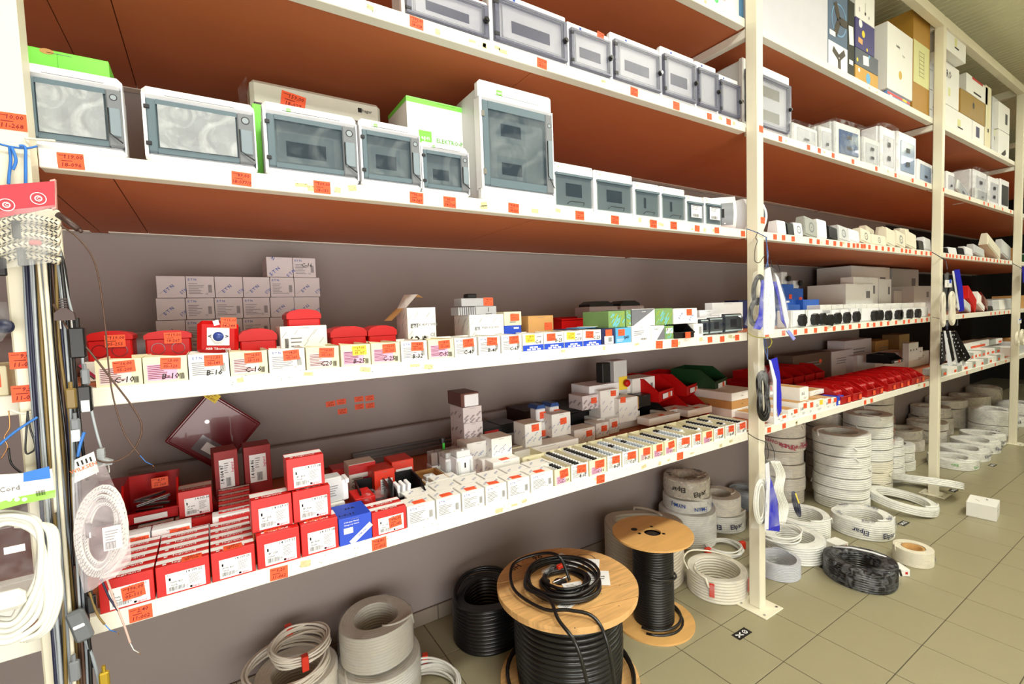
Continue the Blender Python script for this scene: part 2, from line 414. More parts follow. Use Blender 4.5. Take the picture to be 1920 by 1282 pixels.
# labels along the rails
RT_ = {('A', 3): [(133, '119,00', '18-096'), (453, '89,00', '18-077/9'), (604, '109,00', '18-151'), (781, '95,00', '18-087'), (843, '65,00', '04-524'), (963, '168,00', '18-050'), (1087, '53,00', '18-097'), (1153, '75,00', '18-032'), (1225, '56,00', '18-081'), (1263, '48,00', '18-082'), (1307, '', ''), (1344, '', ''), (1393, '', '')],
       ('A', 4): [(781, '192,00', '18-028'), (1016, '119,00', '18-012'), (1189, '99,00', '18-071'), (1268, '', ''), (1330, '', ''), (1366, '', '')],
       ('A', 2): [(1236, '', ''), (1265, '', ''), (1331, '', ''), (1354, '', ''), (1382, '', '')],
       ('A', 1): [(264, '2,40', '11-002'), (523, '5,20', '11-062'), (711, '4,80', '11-003'), (1126, '7,00', '11-004'), (1275, '', '')],
       ('B', 3): [(u, '', '') for u in (1453, 1469, 1487, 1520, 1534, 1551, 1565, 1577, 1591, 1601, 1608, 1616, 1621, 1630, 1643, 1655, 1666, 1675, 1691, 1699, 1706, 1717, 1728, 1737, 1745)],
       ('B', 4): [(u, '', '') for u in (1463, 1516, 1536, 1562, 1599, 1643, 1679, 1711, 1736)],
       ('B', 2): [(u, '', '') for u in (1438, 1469, 1491, 1511, 1529, 1548, 1564, 1580, 1594, 1611, 1627, 1639, 1652, 1665, 1680, 1695, 1704, 1717, 1728, 1738)],
       ('B', 1): [(1442, '', ''), (1470, '', ''), (1527, '', ''), (1622, '', ''), (1634, '', ''), (1733, '', '')],
       ('C', 3): [(u, '', '') for u in (1775, 1781, 1787, 1794, 1801, 1808, 1815, 1822, 1829, 1835, 1843, 1850, 1857, 1864, 1870, 1876, 1884, 1891)],
       ('C', 4): [(u, '', '') for u in (1818, 1845, 1853, 1865, 1880, 1895)],
       ('C', 2): [(u, '', '') for u in (1806, 1858, 1866, 1874, 1883, 1891)],
       ('C', 1): [(u, '', '') for u in (1813, 1841, 1866, 1886)]}
for (bn, k), L_ in RT_.items():
    z = LV[k-1]+.0225
    for u, a, b in L_:
        far = bn != 'A' or u > 1290
        price(RAILS[bn, k], X_at(u, 0, z)+0, 0, z+random.uniform(-.002, .002), a, b, .047 if not far else .038, .036 if not far else .03, rot=random.uniform(-.05, .05))
q = MB()    # torn label next to the left post
q.add([(-.27, -.0008, 2.078), (-.27, -.0008, 2.104), (-.235, -.0008, 2.103), (-.228, -.0008, 2.096), (-.238, -.0008, 2.094), (-.243, -.0008, 2.085), (-.252, -.0008, 2.078)], [tuple(range(7))], mat('torn_label_red', (232, 60, 44), .6))
q.build('torn_label', RAILS['A', 3])
# stickers on the posts
P0, P1, P2_ = posts[0], posts[1], posts[2]
q = MB(); a_, b_ = on_y(98, 392, -.062), on_y(127, 575, -.062); q.box(-.303, b_.x, -.064, -.05, b_.z, a_.z, POSTM, .003); q.build('end_plate', P0)
for u, v, a, b in [(22, 228, '10,00', '11-268'), (46, 675, '9,00', '11-056'), (50, 737, '9,50', '11-071')]:
    p = on_y(u, v, -.065); price(P0, p.x, -.065, p.z, a, b, .047, .036)
for u, v in [(1427, 242), (1430, 413)]:
    p = on_y(u, v, -.065); price(P1, p.x, -.065, p.z, '', '', .038, .034)
p = on_y(1771, 356, -.065); price(P2_, 5.27, -.065, p.z, '', '', .03, .03)
# arrow stickers on the floor
def floor_mark(u, v, label, s=1):
    p = on_z(u, v, 0); q = MB(); q.box(-.055*s, .055*s, -.024, .024, .0006, .0014, BLACK)
    q.rect((-.02*s, 0, .0014), .045, .007, LPAPER, 'top', rot=.5); q.rect((-.02*s, 0, .0014), .045, .007, LPAPER, 'top', rot=-.5)
    q.ringf((.025*s, 0, .0014), .009, .014, LPAPER, 'top'); q.rect((.025*s, 0, .0014), .03, .004, LPAPER, 'top', rot=.7)
    tag(q.build('floor_sticker', None, (p.x, p.y, 0), (0, 0, -.02)), label, 'sticker', 'black stickers on the floor tiles')
floor_mark(1391, 1188, 'small black floor sticker with worn white arrow beside the nearest post foot')
floor_mark(1788, 919, 'small black sticker on the floor behind the loose white box')
floor_mark(1861, 872, 'small black sticker on the floor right of the green-printed coil', 1)
floor_mark(1694, 981, 'small black sticker on the floor behind the printed coil bag', 1)
floor_mark(1551, 1061, 'small black sticker on the floor at the left of the black coil', 1)
# ------------------------------------------------------------------ builders for the goods
def box_px(u0, u1, v, y, z0):
    """left, right and height of a front face whose columns and top-left row were read off the photo, standing on z0 at depth y"""
    h = on_y(u0, v, y).z-z0
    return X_at(u0, y, z0+h*.5), X_at(u1, y, z0+h*.5), h

def enc_dome(name, label, x0, x1, z0, h, d=.13, y=.012, slots=1, slot=(.15, .62), logo=True, filmed=True, group=None, side=True, bright=False):
    """moulded distribution board: white cover, smoky hinged door, grey latch strip with round button and pull"""
    w = x1-x0; t = thing(name, label, 'electrical enclosure', ((x0+x1)/2, y, z0), 0, group)
    q = MB(); q.box(-w/2+.006, w/2-.006, .034, d, 0, h-.012, PALE if side else WHITE, .012); q.build('body', t)
    mt, mb_ = h*.17, h*.13; s = w*.03
    q = MB(); bz0, bz1 = mb_, h-mt
    q.box(-w/2, w/2, 0, .04, bz1, h, WHITE, .010); q.box(-w/2, w/2, 0, .04, 0, bz0, WHITE, .010)
    q.box(-w/2, -w/2+s, 0, .04, bz0-.012, bz1+.012, WHITE); q.box(w/2-s*.5, w/2, 0, .04, bz0-.012, bz1+.012, WHITE)
    q.rect((0, 0, h-mt*.62), w*.62, .0016, GINK); 
    if logo:
        q.rect((-w*.24, 0, h-mt*.5), h*.055, h*.045, GREEN); q.text('epn', (-w*.24, -.0006, h-mt*.5), h*.03, WHITE)
        q.lines((-w*.05, 0, h-mt*.5), w*.22, h*.04, 2, PALE)
    q.build('cover', t)
    q = MB(); q.box(-w/2+s, w/2-s*.5, .022, .034, bz0-.005, bz1+.005, mat('inner_plate', (196, 208, 208), .5)); ip = q.build('inner_plate', t)
    sw = w*slot[1]; dh = bz1-bz0
    for k in range(slots):
        zc = bz0+dh*((.5,), (.72, .25))[slots-1][k] if slots > 1 else bz0+dh*.42
        q = MB(); q.rect((-w*.06, .0222, zc), sw*.72, dh*.62/slots, mat('inner_frame', (176, 192, 194), .5)); q.rect((-w*.06, .0222, zc), sw*.5, dh*.26/slots*1.15, DARKG, off=.0012); q.build('breaker_slot', ip)
    lw = w*.08; rw = max(.03, w*.16) if slots == 1 else w*.1
    q = MB()
    q.box(-w/2+s, -w/2+s+lw, -.002, .014, bz0, bz1, TEAL, .003)
    q.box(w/2-s*.5-rw, w/2-s*.5, -.004, .014, bz0, bz1, GREYP, .003)
    q.box(-w/2+s+lw, w/2-s*.5-rw, .0, .010, bz1-dh*.09, bz1, TEAL); q.box(-w/2+s+lw, w/2-s*.5-rw, .0, .010, bz0, bz0+dh*.09, TEAL)
    dr = q.build('door', t)
    q = MB(); q.box(-w/2+s+lw, w/2-s*.5-rw, .001, .005, bz0+dh*.09, bz1-dh*.09, GTINT); q.build('door_glass', dr)
    rx = w/2-s*.5-rw/2
    q = MB(); q.ringf((rx, -.004, bz1-dh*.14), rw*.20, rw*.26, DARKG); q.disc((rx, -.004, bz1-dh*.14), rw*.2, mat('button_grey', (150, 160, 168), .4)); q.build('lock_button', dr)
    q = MB(); q.box(rx-rw*.36, rx+rw*.36, -.009, -.004, bz0+dh*.17, bz0+dh*.67, mat('pull_grey', (132, 146, 156), .4), .004)
    q.tube([(rx-rw*.38, -.008, bz0+dh*.66), (rx-rw*.38, -.008, bz0+dh*.22), (rx, -.010, bz0+dh*.14), (rx+rw*.42, -.010, bz0+dh*.06)], .0016, BLACK, 4); q.build('pull', dr)
    q = MB()
    for z in (bz0+dh*.12, bz1-dh*.2): q.box(-w/2+s-.004, -w/2+s+.008, -.006, .004, z, z+dh*.07, STEEL if slots > 1 else DARKG, .001)
    q.build('hinge', dr)
    if filmed:
        rr = random.Random(label); q = MB(); a, b = -w/2+s+lw+.004, w/2-s*.5-rw-.004; c, e = bz0+dh*.1, bz1-dh*.1
        nx, nz = 9, 7; vs = [(a+(b-a)*i/nx, -.003-rr.random()*.0035, c+(e-c)*k/nz) for k in range(nz+1) for i in range(nx+1)]
        q.add(vs, [(k*(nx+1)+i, k*(nx+1)+i+1, (k+1)*(nx+1)+i+1, (k+1)*(nx+1)+i) for k in range(nz) for i in range(nx)], film('door_film_bright', (236, 240, 244), .35, .7, 12) if bright else film('door_film', (225, 232, 236), .0, .16, 9))
        q.build('protective_film', dr)
    return t

def enc_clear(name, label, x0, x1, z0, h, d=.12, y=.012, lock=BLACK, slot=True, group=None, wins=1):
    """white board with a clear grey hinged door standing proud and a round lock"""
    w = x1-x0; t = thing(name, label, 'electrical enclosure', ((x0+x1)/2, y, z0), 0, group)
    q = MB(); q.box(-w/2+.003, w/2-.003, .03, d, 0, h-.008, PALE, .008); q.build('body', t)
    q = MB(); q.box(-w/2, w/2, .012, .04, 0, h, WHITE, .006)
    q.rect((-w*.2, .012, h*.93), .012, .008, BINK); q.build('cover', t)
    d0, d1 = h*.14, h*.84
    q = MB(); q.box(-w*.36, w*.38, .008, .012, d0+h*.06, d1-h*.07, WHITE, .001)
    ip = q.build('inner_plate', t)
    for k in range(wins):
        zc = (d0+d1)/2-h*.03 if wins == 1 else d0+(d1-d0)*(.25, .72)[k]
        if slot:
            s = MB(); s.rect((0, .008, zc), w*.5, h*.2/wins**.4, DARKG if wins == 1 else mat('khaki_slot', (150, 148, 110), .5)); s.build('breaker_slot', ip)
    q = MB(); q.box(-w*.47, w*.47, -.006, -.001, d0, d1, GCLEAR, .003)
    for a, b, c, e in ((-w*.47, -w*.42, d0, d1), (w*.42, w*.47, d0, d1), (-w*.42, w*.42, d0, d0+h*.04), (-w*.42, w*.42, d1-h*.04, d1)):
        q.box(a, b, -.0075, .012, c, e, GEDGE)
    for r_ in (.40, .385): 
        for a, b, c, e in ((-w*r_, -w*r_+.0015, d0+h*.06, d1-h*.06), (w*r_, w*r_+.0015, d0+h*.06, d1-h*.06)): q.box(a, b, -.0068, -.006, c, e, GREYP)
    for z in (d0+h*.06, d1-h*.065): q.box(-w*.4, w*.4, -.0068, -.006, z, z+.0015, GREYP)
    dr = q.build('door', t)
    for z in (d0+h*.05, d1-h*.13):
        q = MB(); q.box(-w*.485, -w*.42, -.009, -.002, z, z+h*.07, DARKG, .002); q.build('hinge', dr)
    q = MB(); q.cyl((w*.43, -.006, (d0+d1)/2), .011, .012, BLACK, 'y', 12); q.cyl((w*.43, -.018, (d0+d1)/2), .007, .004, lock, 'y', 10); q.build('lock', dr)
    return t

def enc_flat(name, label, x0, x1, z0, h, d=.09, y=.012, glassm=None, group=None, label_card=False, narrow=False):
    """small flush board: white plate, drop-down smoky door with a wire pull"""
    w = x1-x0; t = thing(name, label, 'electrical enclosure', ((x0+x1)/2, y, z0), 0, group)
    q = MB(); q.box(-w/2, w/2, .012, d, 0, h, WHITE, .004)
    q.text('E', (-w*.36, .012, h*.9), .012, GREEN); q.rect((-w*.36, .012, h*.9), .012, .0012, GREEN)
    for sx in (-.44, .44): q.disc((w*sx, .012, h*.95), .0025, GREYP); 
    q.build('body', t)
    c, e = h*.09, h*.76
    q = MB(); q.rect((0, .0119, (c+e)/2), w*.88, e-c, mat('inner_frame', (176, 192, 194), .5)); q.rect((0 if not narrow else -w*.08, .0119, (c+e)/2+h*.02), w*(.4 if not narrow else .09), (e-c)*.42, DARKG, off=.0012); q.build('inner_plate', t)
    q = MB(); q.box(-w*.45, w*.45, .002, .006, c, e, glassm or GTINT, .002); q.box(-w*.45, w*.45, .001, .0119, e-.006, e+.003, TEAL)
    dr = q.build('door', t)
    if label_card:
        q = MB(); q.rect((0, .001, (c+e)/2+h*.02), w*.62, (e-c)*.62, LPAPER); q.lines((0, .0004, e-h*.16), w*.5, h*.2, 5, GINK); q.bars((-w*.05, .0004, c+h*.22), w*.35, h*.1, INK); q.build('paper_label', dr)
    else:
        q = MB(); z = c+h*.04; q.tube([(-w*.2, .002, z), (-w*.17, -.010, z+.008), (w*.17, -.010, z+.008), (w*.2, .002, z)], .0014, BLACK, 4); q.build('pull', dr)
    return t

def carton(name, label, x0, x1, y0, y1, z0, h, m=PWHITE, cat='box', group=None, feats=None, lid=True, rz=0, topm=None, openf=False):
    """closed carton standing at its front edge; feats(q) prints on it, x centred, front at y=0"""
    w, d = x1-x0, y1-y0; t = thing(name, label, cat, ((x0+x1)/2, y0, z0), rz, group)
    q = MB(); q.box(-w/2, w/2, 0, d, 0, h, m, .0012); q.build('carton', t)
    q = MB()
    if lid: q.box(-w/2+.001, w/2-.001, .0008, d-.001, h, h+.0012, topm or m); q.rect((0, 0, h-.006), w*.25, .0012, GINK)
    if feats: feats(q, w, d, h)
    if q.v: q.build('lid' if not feats else 'printed_face', t)
    return t

def red_carton(label, x0, x1, y0, z0, h, d=.046, code='4 109 22', mid='1P+N  B20', front=True, group=None, rz=0, roll=False, topmat=None, sc=None):
    w = x1-x0; t = thing('red_carton', label, 'box', ((x0+x1)/2, y0, z0), rz, group)
    q = MB(); q.box(-w/2, w/2, 0, d, 0, h, RED, .001); q.build('carton', t)
    q = MB()
    q.rect((0, d*.62, h), w, d*.5, LPAPER, 'top'); q.text('legrand', (w*.02, d*.22, h), .015, LPAPER, 'top', sx=1.2)
    q.rect((-w*.34, d*.22, h), .008, .008, LPAPER, 'top')
    q.build('lid_print', t)
    if front:
        q = MB(); lw, lh = w*.74, h*.66; cx, cz = w*.04, h*.38
        q.rect((cx, 0, cz), lw, lh, LPAPER)
        T = lambda s, dx, dz, size, m=INK: q.text(s, (cx+dx*lw, 0, cz+dz*lh), size, m)
        T('I '+code, .22, .40, lh*.17); T('1', -.44, .42, lh*.12); T('CE', .0, -.30, lh*.10); T('legrand', .28, -.42, lh*.13, mat('magenta_ink', (206, 40, 92), .6))
        T(mid, -.24, .02, lh*.12); T('30mA', -.3, -.12, lh*.11)
        q.lines((cx+lw*.25, 0, cz), lw*.36, lh*.5, 8, GINK); q.bars((cx-lw*.24, 0, cz-lh*.30), lw*.4, lh*.2, INK, n=13)
        q.rect((cx-lw*.4, 0, cz+lh*.2), lw*.05, lh*.14, GINK); q.rect((cx+lw*.12, 0, cz-lh*.42), lh*.1, lh*.1, INK)
        q.build('printed_label', t)
    return t

def etn_face(q, w, h, blue=True, bars=True, seed=1, y=0, face='front', c=(0, 0, 0)):
    C = Vector(c)
    q.text('E·T·N', tuple(C+Vector((-w*.28, y, h*.84))) if face == 'front' else c, h*.14, BINK, face)
    q.lines(C+Vector((-w*.12, y, h*.42)), w*.6, h*.55, 7, GINK, face, seed=seed)
    if bars: q.bars(C+Vector((w*.34, y, h*.42)), w*.14, h*.36, INK, face, n=7)
    q.text('CE', C+Vector((w*.2, y, h*.18)), h*.1, GINK, face)
def etn_pattern(q, w, h, y=0, n=2, face='front', c=(0, 0, 0), size=None, s='E·T·N', seed=0, m=None):
    rr = random.Random(seed); r, u, _ = FR[face]; C = Vector(c)
    for k in range(n):
        px = (k+.5)/n-.5+rr.uniform(-.06, .06)
        q.text(s, C+r*(px*w)+u*(h*rr.uniform(.3, .6)), size or h*.2, m or BINK, face, rot=.75)

def bin_mesh(w, d, h, m, lip=.35):
    """open-fronted stacking bin"""
    q = MB(); t = .003
    side = [(0, 0), (d, 0), (d, h), (d*.32, h), (.0, h*lip)]
    for sx in (-w/2, w/2-t): q.prism(side, 'x', sx, sx+t, m)
    q.box(-w/2+t, w/2-t, d-t, d, 0, h, m); q.box(-w/2+t, w/2-t, 0, d-t, 0, t, m)
    q.box(-w/2+t, w/2-t, 0, t, 0, h*lip, m); q.box(-w/2-.003, w/2+.003, -.004, .004, h*lip-.004, h*lip+.003, m, .001)
    for sx in (-w/2-.003, w/2-.001): q.prism([(d*.32, h-.006), (d, h-.006), (d, h+.001), (d*.32, h+.001)], 'x', sx, sx+.004, m); q.prism([(0, h*lip-.006), (0, h*lip+.002), (d*.32, h+.001), (d*.32, h-.007)], 'x', sx, sx+.004, m)
    return q
def storage_bin(name, label, x, y, z, w, d, h, m, rz=0, group=None, label_holder=True, tg=True, lip=.35, shared=None):
    t = thing(name, label, 'storage bin', (x, y, z), rz, group)
    inst('bin_shell', shared or bin_mesh(w, d, h, m, lip).mesh('bin_shell'), t)
    if label_holder:
        q = MB(); q.box(-w*.3, w*.3, -.007, -.004, h*lip*.25, h*lip*.75, LPAPER, .0005); q.build('label_holder', t)
    if tg: price(t, w*.1, -.0075, h*lip*.5, '', '', min(.04, w*.3), .03)
    return t

# ------------------------------------------------------------------ third level from the floor, nearest bay: smoky-door boards
Z3 = TOP[2]
def E3(u0, u1, v, y=.012, k=0, **a):
    x0, x1, h = box_px(u0, u1, v, y, Z3); return x0, x1, Z3, h
for lab, u0, u1, v, kw in [
    ('large white distribution board in front of the lime green carton, hard against left post', 44, 233, 112, dict(bright=True, logo=False)),
    ('large wide white distribution board whose door film shines white, second from left post', 268, 480, 157, dict(bright=True, logo=False)),
    ('wide white distribution board with long dark breaker slot, in front of the dark-doored board', 495, 671, 186, dict(slot=(.15, .85))),
    ('medium white distribution board with smoky door, left of the low one under the green-edged carton', 676, 789, 219, dict(slot=(.15, .68))),
    ('low white distribution board standing in front of the white carton with green edge', 791, 880, 262, dict(slot=(.15, .68)))]:
    x0, x1, z0, h = E3(u0, u1, v)
    b = enc_dome('distribution_board', lab, x0, x1, z0, h, .13, **kw)
x0, x1, z0, h = E3(901, 1038, 146)
enc_dome('distribution_board', 'tall two-row white distribution board with crinkled film on its smoky door', x0, x1, z0, h, .2, slots=2, slot=(.15, .55))
for lab, u0, u1, v, kw in [
    ('small white flush board with smoky drop door, directly right of the tall board', 1040, 1116, 300, {}),
    ('small white flush board with smoky drop door, second right of the tall board', 1118, 1190, 316, {}),
    ('smaller flush board with one narrow slot, third right of the tall board', 1192, 1240, 338, dict(narrow=True)),
    ('smaller flush board with one narrow slot, fourth right of the tall board', 1242, 1288, 347, dict(narrow=True)),
    ('tiny board with white data card in its door, left one of two', 1290, 1322, 364, dict(label_card=True, d=.07)),
    ('tiny board with white data card in its door, right one of two', 1325, 1356, 368, dict(label_card=True, d=.07))]:
    x0, x1, z0, h = E3(u0, u1, v); enc_flat('flush_board', lab, x0, x1, z0, h, **kw)
def turned_board(label, x, y, z, w, d, h, rz, m2):
    """white board with a bowed front, standing at an angle"""
    t = thing('bowed_board', label, 'electrical enclosure', (x, y, z), rz)
    pr_ = [(0, 0), (d, 0), (d, h), (0, h)]+[(-.035*math.sin(PI*(1-k/7)), h*(1-k/7)) for k in range(1, 7)]
    q = MB(); q.prism(pr_, 'x', -w/2, w/2, WHITE); q.build('body', t)
    q = MB(); n = 6; vs = []
    for k in range(n+1):
        a = .18+.62*k/n; vs += [(-w*.36, -.035*math.sin(PI*a)-.003, h*a), (w*.36, -.035*math.sin(PI*a)-.003, h*a)]
    q.add(vs, [(2*k, 2*k+1, 2*k+3, 2*k+2) for k in range(n)], m2, True); q.build('door', t)
    q = MB(); q.rect((-w*.1, -.035, h*.5), w*.12, h*.25, BLACK, off=.0045); q.disc((0, -.022, h*.22), .004, LPAPER, off=.006); q.build('breaker_slot', t)
    return t
turned_board('white bowed-front board turned sideways, last before the nearest post on the smoky-door level', 2.44, .10, Z3, .12, .09, .19, -.75, mat('door_grey', (140, 144, 152), .4))
turned_board('white bowed-front board with dark grey door, just right of the nearest post', 2.64, .05, Z3, .16, .09, .185, -.1, mat('door_dark', (84, 88, 104), .4))
# cartons and boards behind
x0, x1, h = box_px(20, 212, 80, .165, Z3)
carton('green_carton', 'lime green carton standing behind the leftmost large board', x0, x1, .165, .36, Z3, h, GREEN, feats=lambda q, w, d, h: (q.disc((-w*.12, 0, h-.004), .014, KRAFT, n=12, sq=.5), q.rect((-w*.02, 0, h-.024), .0015, .04, mat('green_seam', (96, 190, 56), .6)), q.rect((-w*.12, 0, h-.044), w*.2, .0015, mat('green_seam', (96, 190, 56), .6))))
x0, x1, h = box_px(474, 718, 146, .26, Z3)
t = thing('dark_door_board', 'wide cream board with dark brown door leaning behind the smoky ones, orange label on top edge', 'electrical enclosure', ((x0+x1)/2, .26, Z3))
w_ = x1-x0; q = MB(); q.box(-w_/2, w_/2, 0, .11, 0, h, mat('cream_plastic', (206, 204, 192), .4), .012); q.text('hager', (w_*.38, 0, h-.035), .016, INK); q.rect((w_*.32, 0, h-.035), .014, .016, INK); q.build('cover', t)
q = MB(); q.box(-w_*.48, w_*.46, -.006, 0, .02, h-.075, mat('umber_door', (74, 60, 62), .35), .003); q.build('door', t)
price(t, -w_*.2, -.001, h-.05, '159,00', '18-027', .075, .05, rot=.15)
q = MB(); vs = [(-w_/2-.02, .0, h*.2), (-w_/2-.03, .06, h*.95), (-w_/2-.005, .02, h*1.03), (-w_/2, -.004, h*.6)]
q.add(vs, [(0, 1, 2, 3)], FILM); q.build('torn_film', t)
x0, x1, h = box_px(484, 500, 196, .15, Z3)
carton('green_edged_carton', 'narrow white and green carton squeezed between two wide smoky-door boards', x0-.01, x1+.02, .15, .30, Z3, h, GREEN)
x0, x1, h = box_px(766, 905, 180, .16, Z3)
t = carton('green_edged_carton', 'white carton with lime green lid edge behind the low board, left of the tall board', x0, x1, .16, .36, Z3, h, PWHITE,
       feats=lambda q, w, d, h: (q.rect((0, 0, h-.009), w, .018, GREEN), q.rect((0, d/2, h+.0012), w, d, GREEN, 'top'), q.rect((0, 0, h-.018), w, .0, GREEN), q.rect((-w*.28, 0, h*.64), .05, .05, GREEN), q.text('epn', (-w*.28, -.0006, h*.64), .024, WHITE), q.text('ELEKTRO-PLAST', (w*.12, 0, h*.63), .022, mat('leaf_ink', (90, 180, 70), .6)), q.rect((-w/2, d/2, h-.008), d, .016, GREEN, 'left')))
# ------------------------------------------------------------------ fourth level: clear-door boards with locks
Z4 = TOP[3]
for lab, u0, u1, v, kw in [
    ('leftmost clear-door board on the upper shelf, cut by the photo edge, black lock', 755, 919, -60, {}),
    ('second clear-door board on the upper shelf, black lock, long dark slot', 922, 1066, -28, {}),
    ('third clear-door board on the upper shelf with an orange label on its cover', 1068, 1147, 35, {}),
    ('fourth clear-door board on the upper shelf, with a brass-coloured lock', 1149, 1241, 55, dict(lock=STEEL)),
    ('fifth clear-door board on the upper shelf, short dark slot, white plinth below', 1243, 1306, 82, {}),
    ('narrow clear-door board without slot, sixth on the upper shelf', 1308, 1347, 110, dict(slot=False)),
    ('narrowest clear-door board with keys hanging from its lock beside the nearest post', 1349, 1388, 134, dict(slot=False, lock=STEEL))]:
    x0, x1, h = box_px(u0, u1, v, .03, Z4); t = enc_clear('clear_door_board', lab, x0, x1, Z4, h, y=.03, **kw)
    if 'third' in lab: price(t, (x1-x0)*.28, .012, h*.93, '99,00', '18-041', .04, .035, rot=.1)
    if 'keys' in lab:
        q = MB(); kx, kz = (x1-x0)*.43, h*.49
        for dx, rr_ in ((.0, .5), (.006, 1.9), (-.004, 3.2)):
            q.rect((kx+dx+.012*math.cos(rr_+.8), -.024, kz-.012*math.sin(rr_)), .022, .005, STEEL, rot=-rr_); q.ringf((kx+dx, -.023, kz-.002), .004, .007, STEEL)
        q.build('keys', t)
x0, x1, h = box_px(1397, 1484, 104, .06, Z4)
enc_clear('clear_door_board', 'tall two-window clear-door board standing behind the nearest post on the upper shelf', x0, x1, Z4, h, .2, y=.06, wins=2)
# boards further right on the same level
def wrapped(name, label, u0, u1, v, z0, m, y=.03, d=.12, tilt=0, lean=0, slotm=None, blue=False, filmed=True):
    x0, x1, h = box_px(u0, u1, v, y, z0); w = x1-x0
    t = thing(name, label, 'electrical enclosure', ((x0+x1)/2, y, z0), 0); t.rotation_euler = (0, tilt, lean)
    q = MB(); q.box(-w/2, w/2, .02, d, 0, h, m, .012); q.box(-w/2+.005, w/2-.005, 0, .03, h*.02, h*.98, m, .01); q.build('body', t)
    q = MB(); q.box(-w*.36, w*.36, -.006, .002, h*.12, h*.78, glass('deep_blue_door', (50, 86, 140), .85) if blue else (slotm or GCLEAR), .005); dr = q.build('door', t)
    q = MB(); q.rect((0, -.006, h*.3), w*.2, h*.1, DARKG); q.rect((0, -.006, h*.6), w*.2, h*.1, DARKG) if h > .2 else None; q.build('breaker_slot', t)
    if filmed:
        rr = random.Random(label); q = MB(); n = 5; vs = []
        for k in range(n+1):
            for (px, py) in ((-w/2-.008, d), (-w/2-.01, -.012), (0, -.018), (w/2+.01, -.012), (w/2+.008, d)):
                vs.append((px+rr.uniform(-.006, .006), py+rr.uniform(-.006, .004), h*k/n*1.03+rr.uniform(-.004, .004)))
        q.add(vs, [(k*5+i, k*5+i+1, k*5+i+6, k*5+i+5) for k in range(n) for i in range(4)], FILM2, True); q.build('plastic_wrap', t)
    return t
wrapped('wrapped_board', 'grey board in crinkled film, first right of the tall two-window board', 1487, 1534, 226, Z4, PALE)
wrapped('wrapped_board', 'narrow grey board in film leaning left of the dark blue door', 1538, 1562, 232, Z4, PALE, tilt=-.05)
wrapped('blue_door_board', 'pale board with tilted dark blue glass door on the upper shelf', 1566, 1615, 222, Z4, PALE, blue=True, tilt=-.03, d=.2)
wrapped('wrapped_board', 'low silvery bagged board right of the dark blue door', 1618, 1650, 252, Z4, PALE, d=.1)
wrapped('wrapped_board', 'tall bagged board with rounded white cap, second left of second post', 1652, 1679, 232, Z4, WHITE, d=.14)
wrapped('blue_door_board', 'white board with pale blue door and two dark slots near the second post', 1683, 1718, 241, Z4, WHITE, slotm=GBLUE, filmed=False)
wrapped('blue_door_board', 'small pale blue fronted board just left of the second post', 1721, 1748, 296, Z4, WHITE, slotm=GBLUE, filmed=False, tilt=.04)
wrapped('pale_board', 'rounded white box in the third bay, just right of the second post', 1776, 1790, 318, Z4, WHITE, filmed=False)
wrapped('pale_board', 'low pale green-grey enclosure lying in the third bay', 1794, 1816, 342, Z4, PALE, filmed=False, tilt=.3)
wrapped('pale_board', 'tall plain white enclosure in the third bay', 1826, 1850, 314, Z4, WHITE, d=.3)
wrapped('wrapped_board', 'low bagged enclosure in front of the tall plain one', 1830, 1852, 350, Z4, PALE, y=-.0+.01, d=.04)
wrapped('pale_board', 'white ribbed enclosure in the third bay, third from the far post', 1854, 1873, 327, Z4, WHITE, filmed=False)
wrapped('pale_board', 'white enclosure with dark slotted front beside the far post', 1876, 1892, 332, Z4, WHITE, filmed=False, slotm=DARKG)
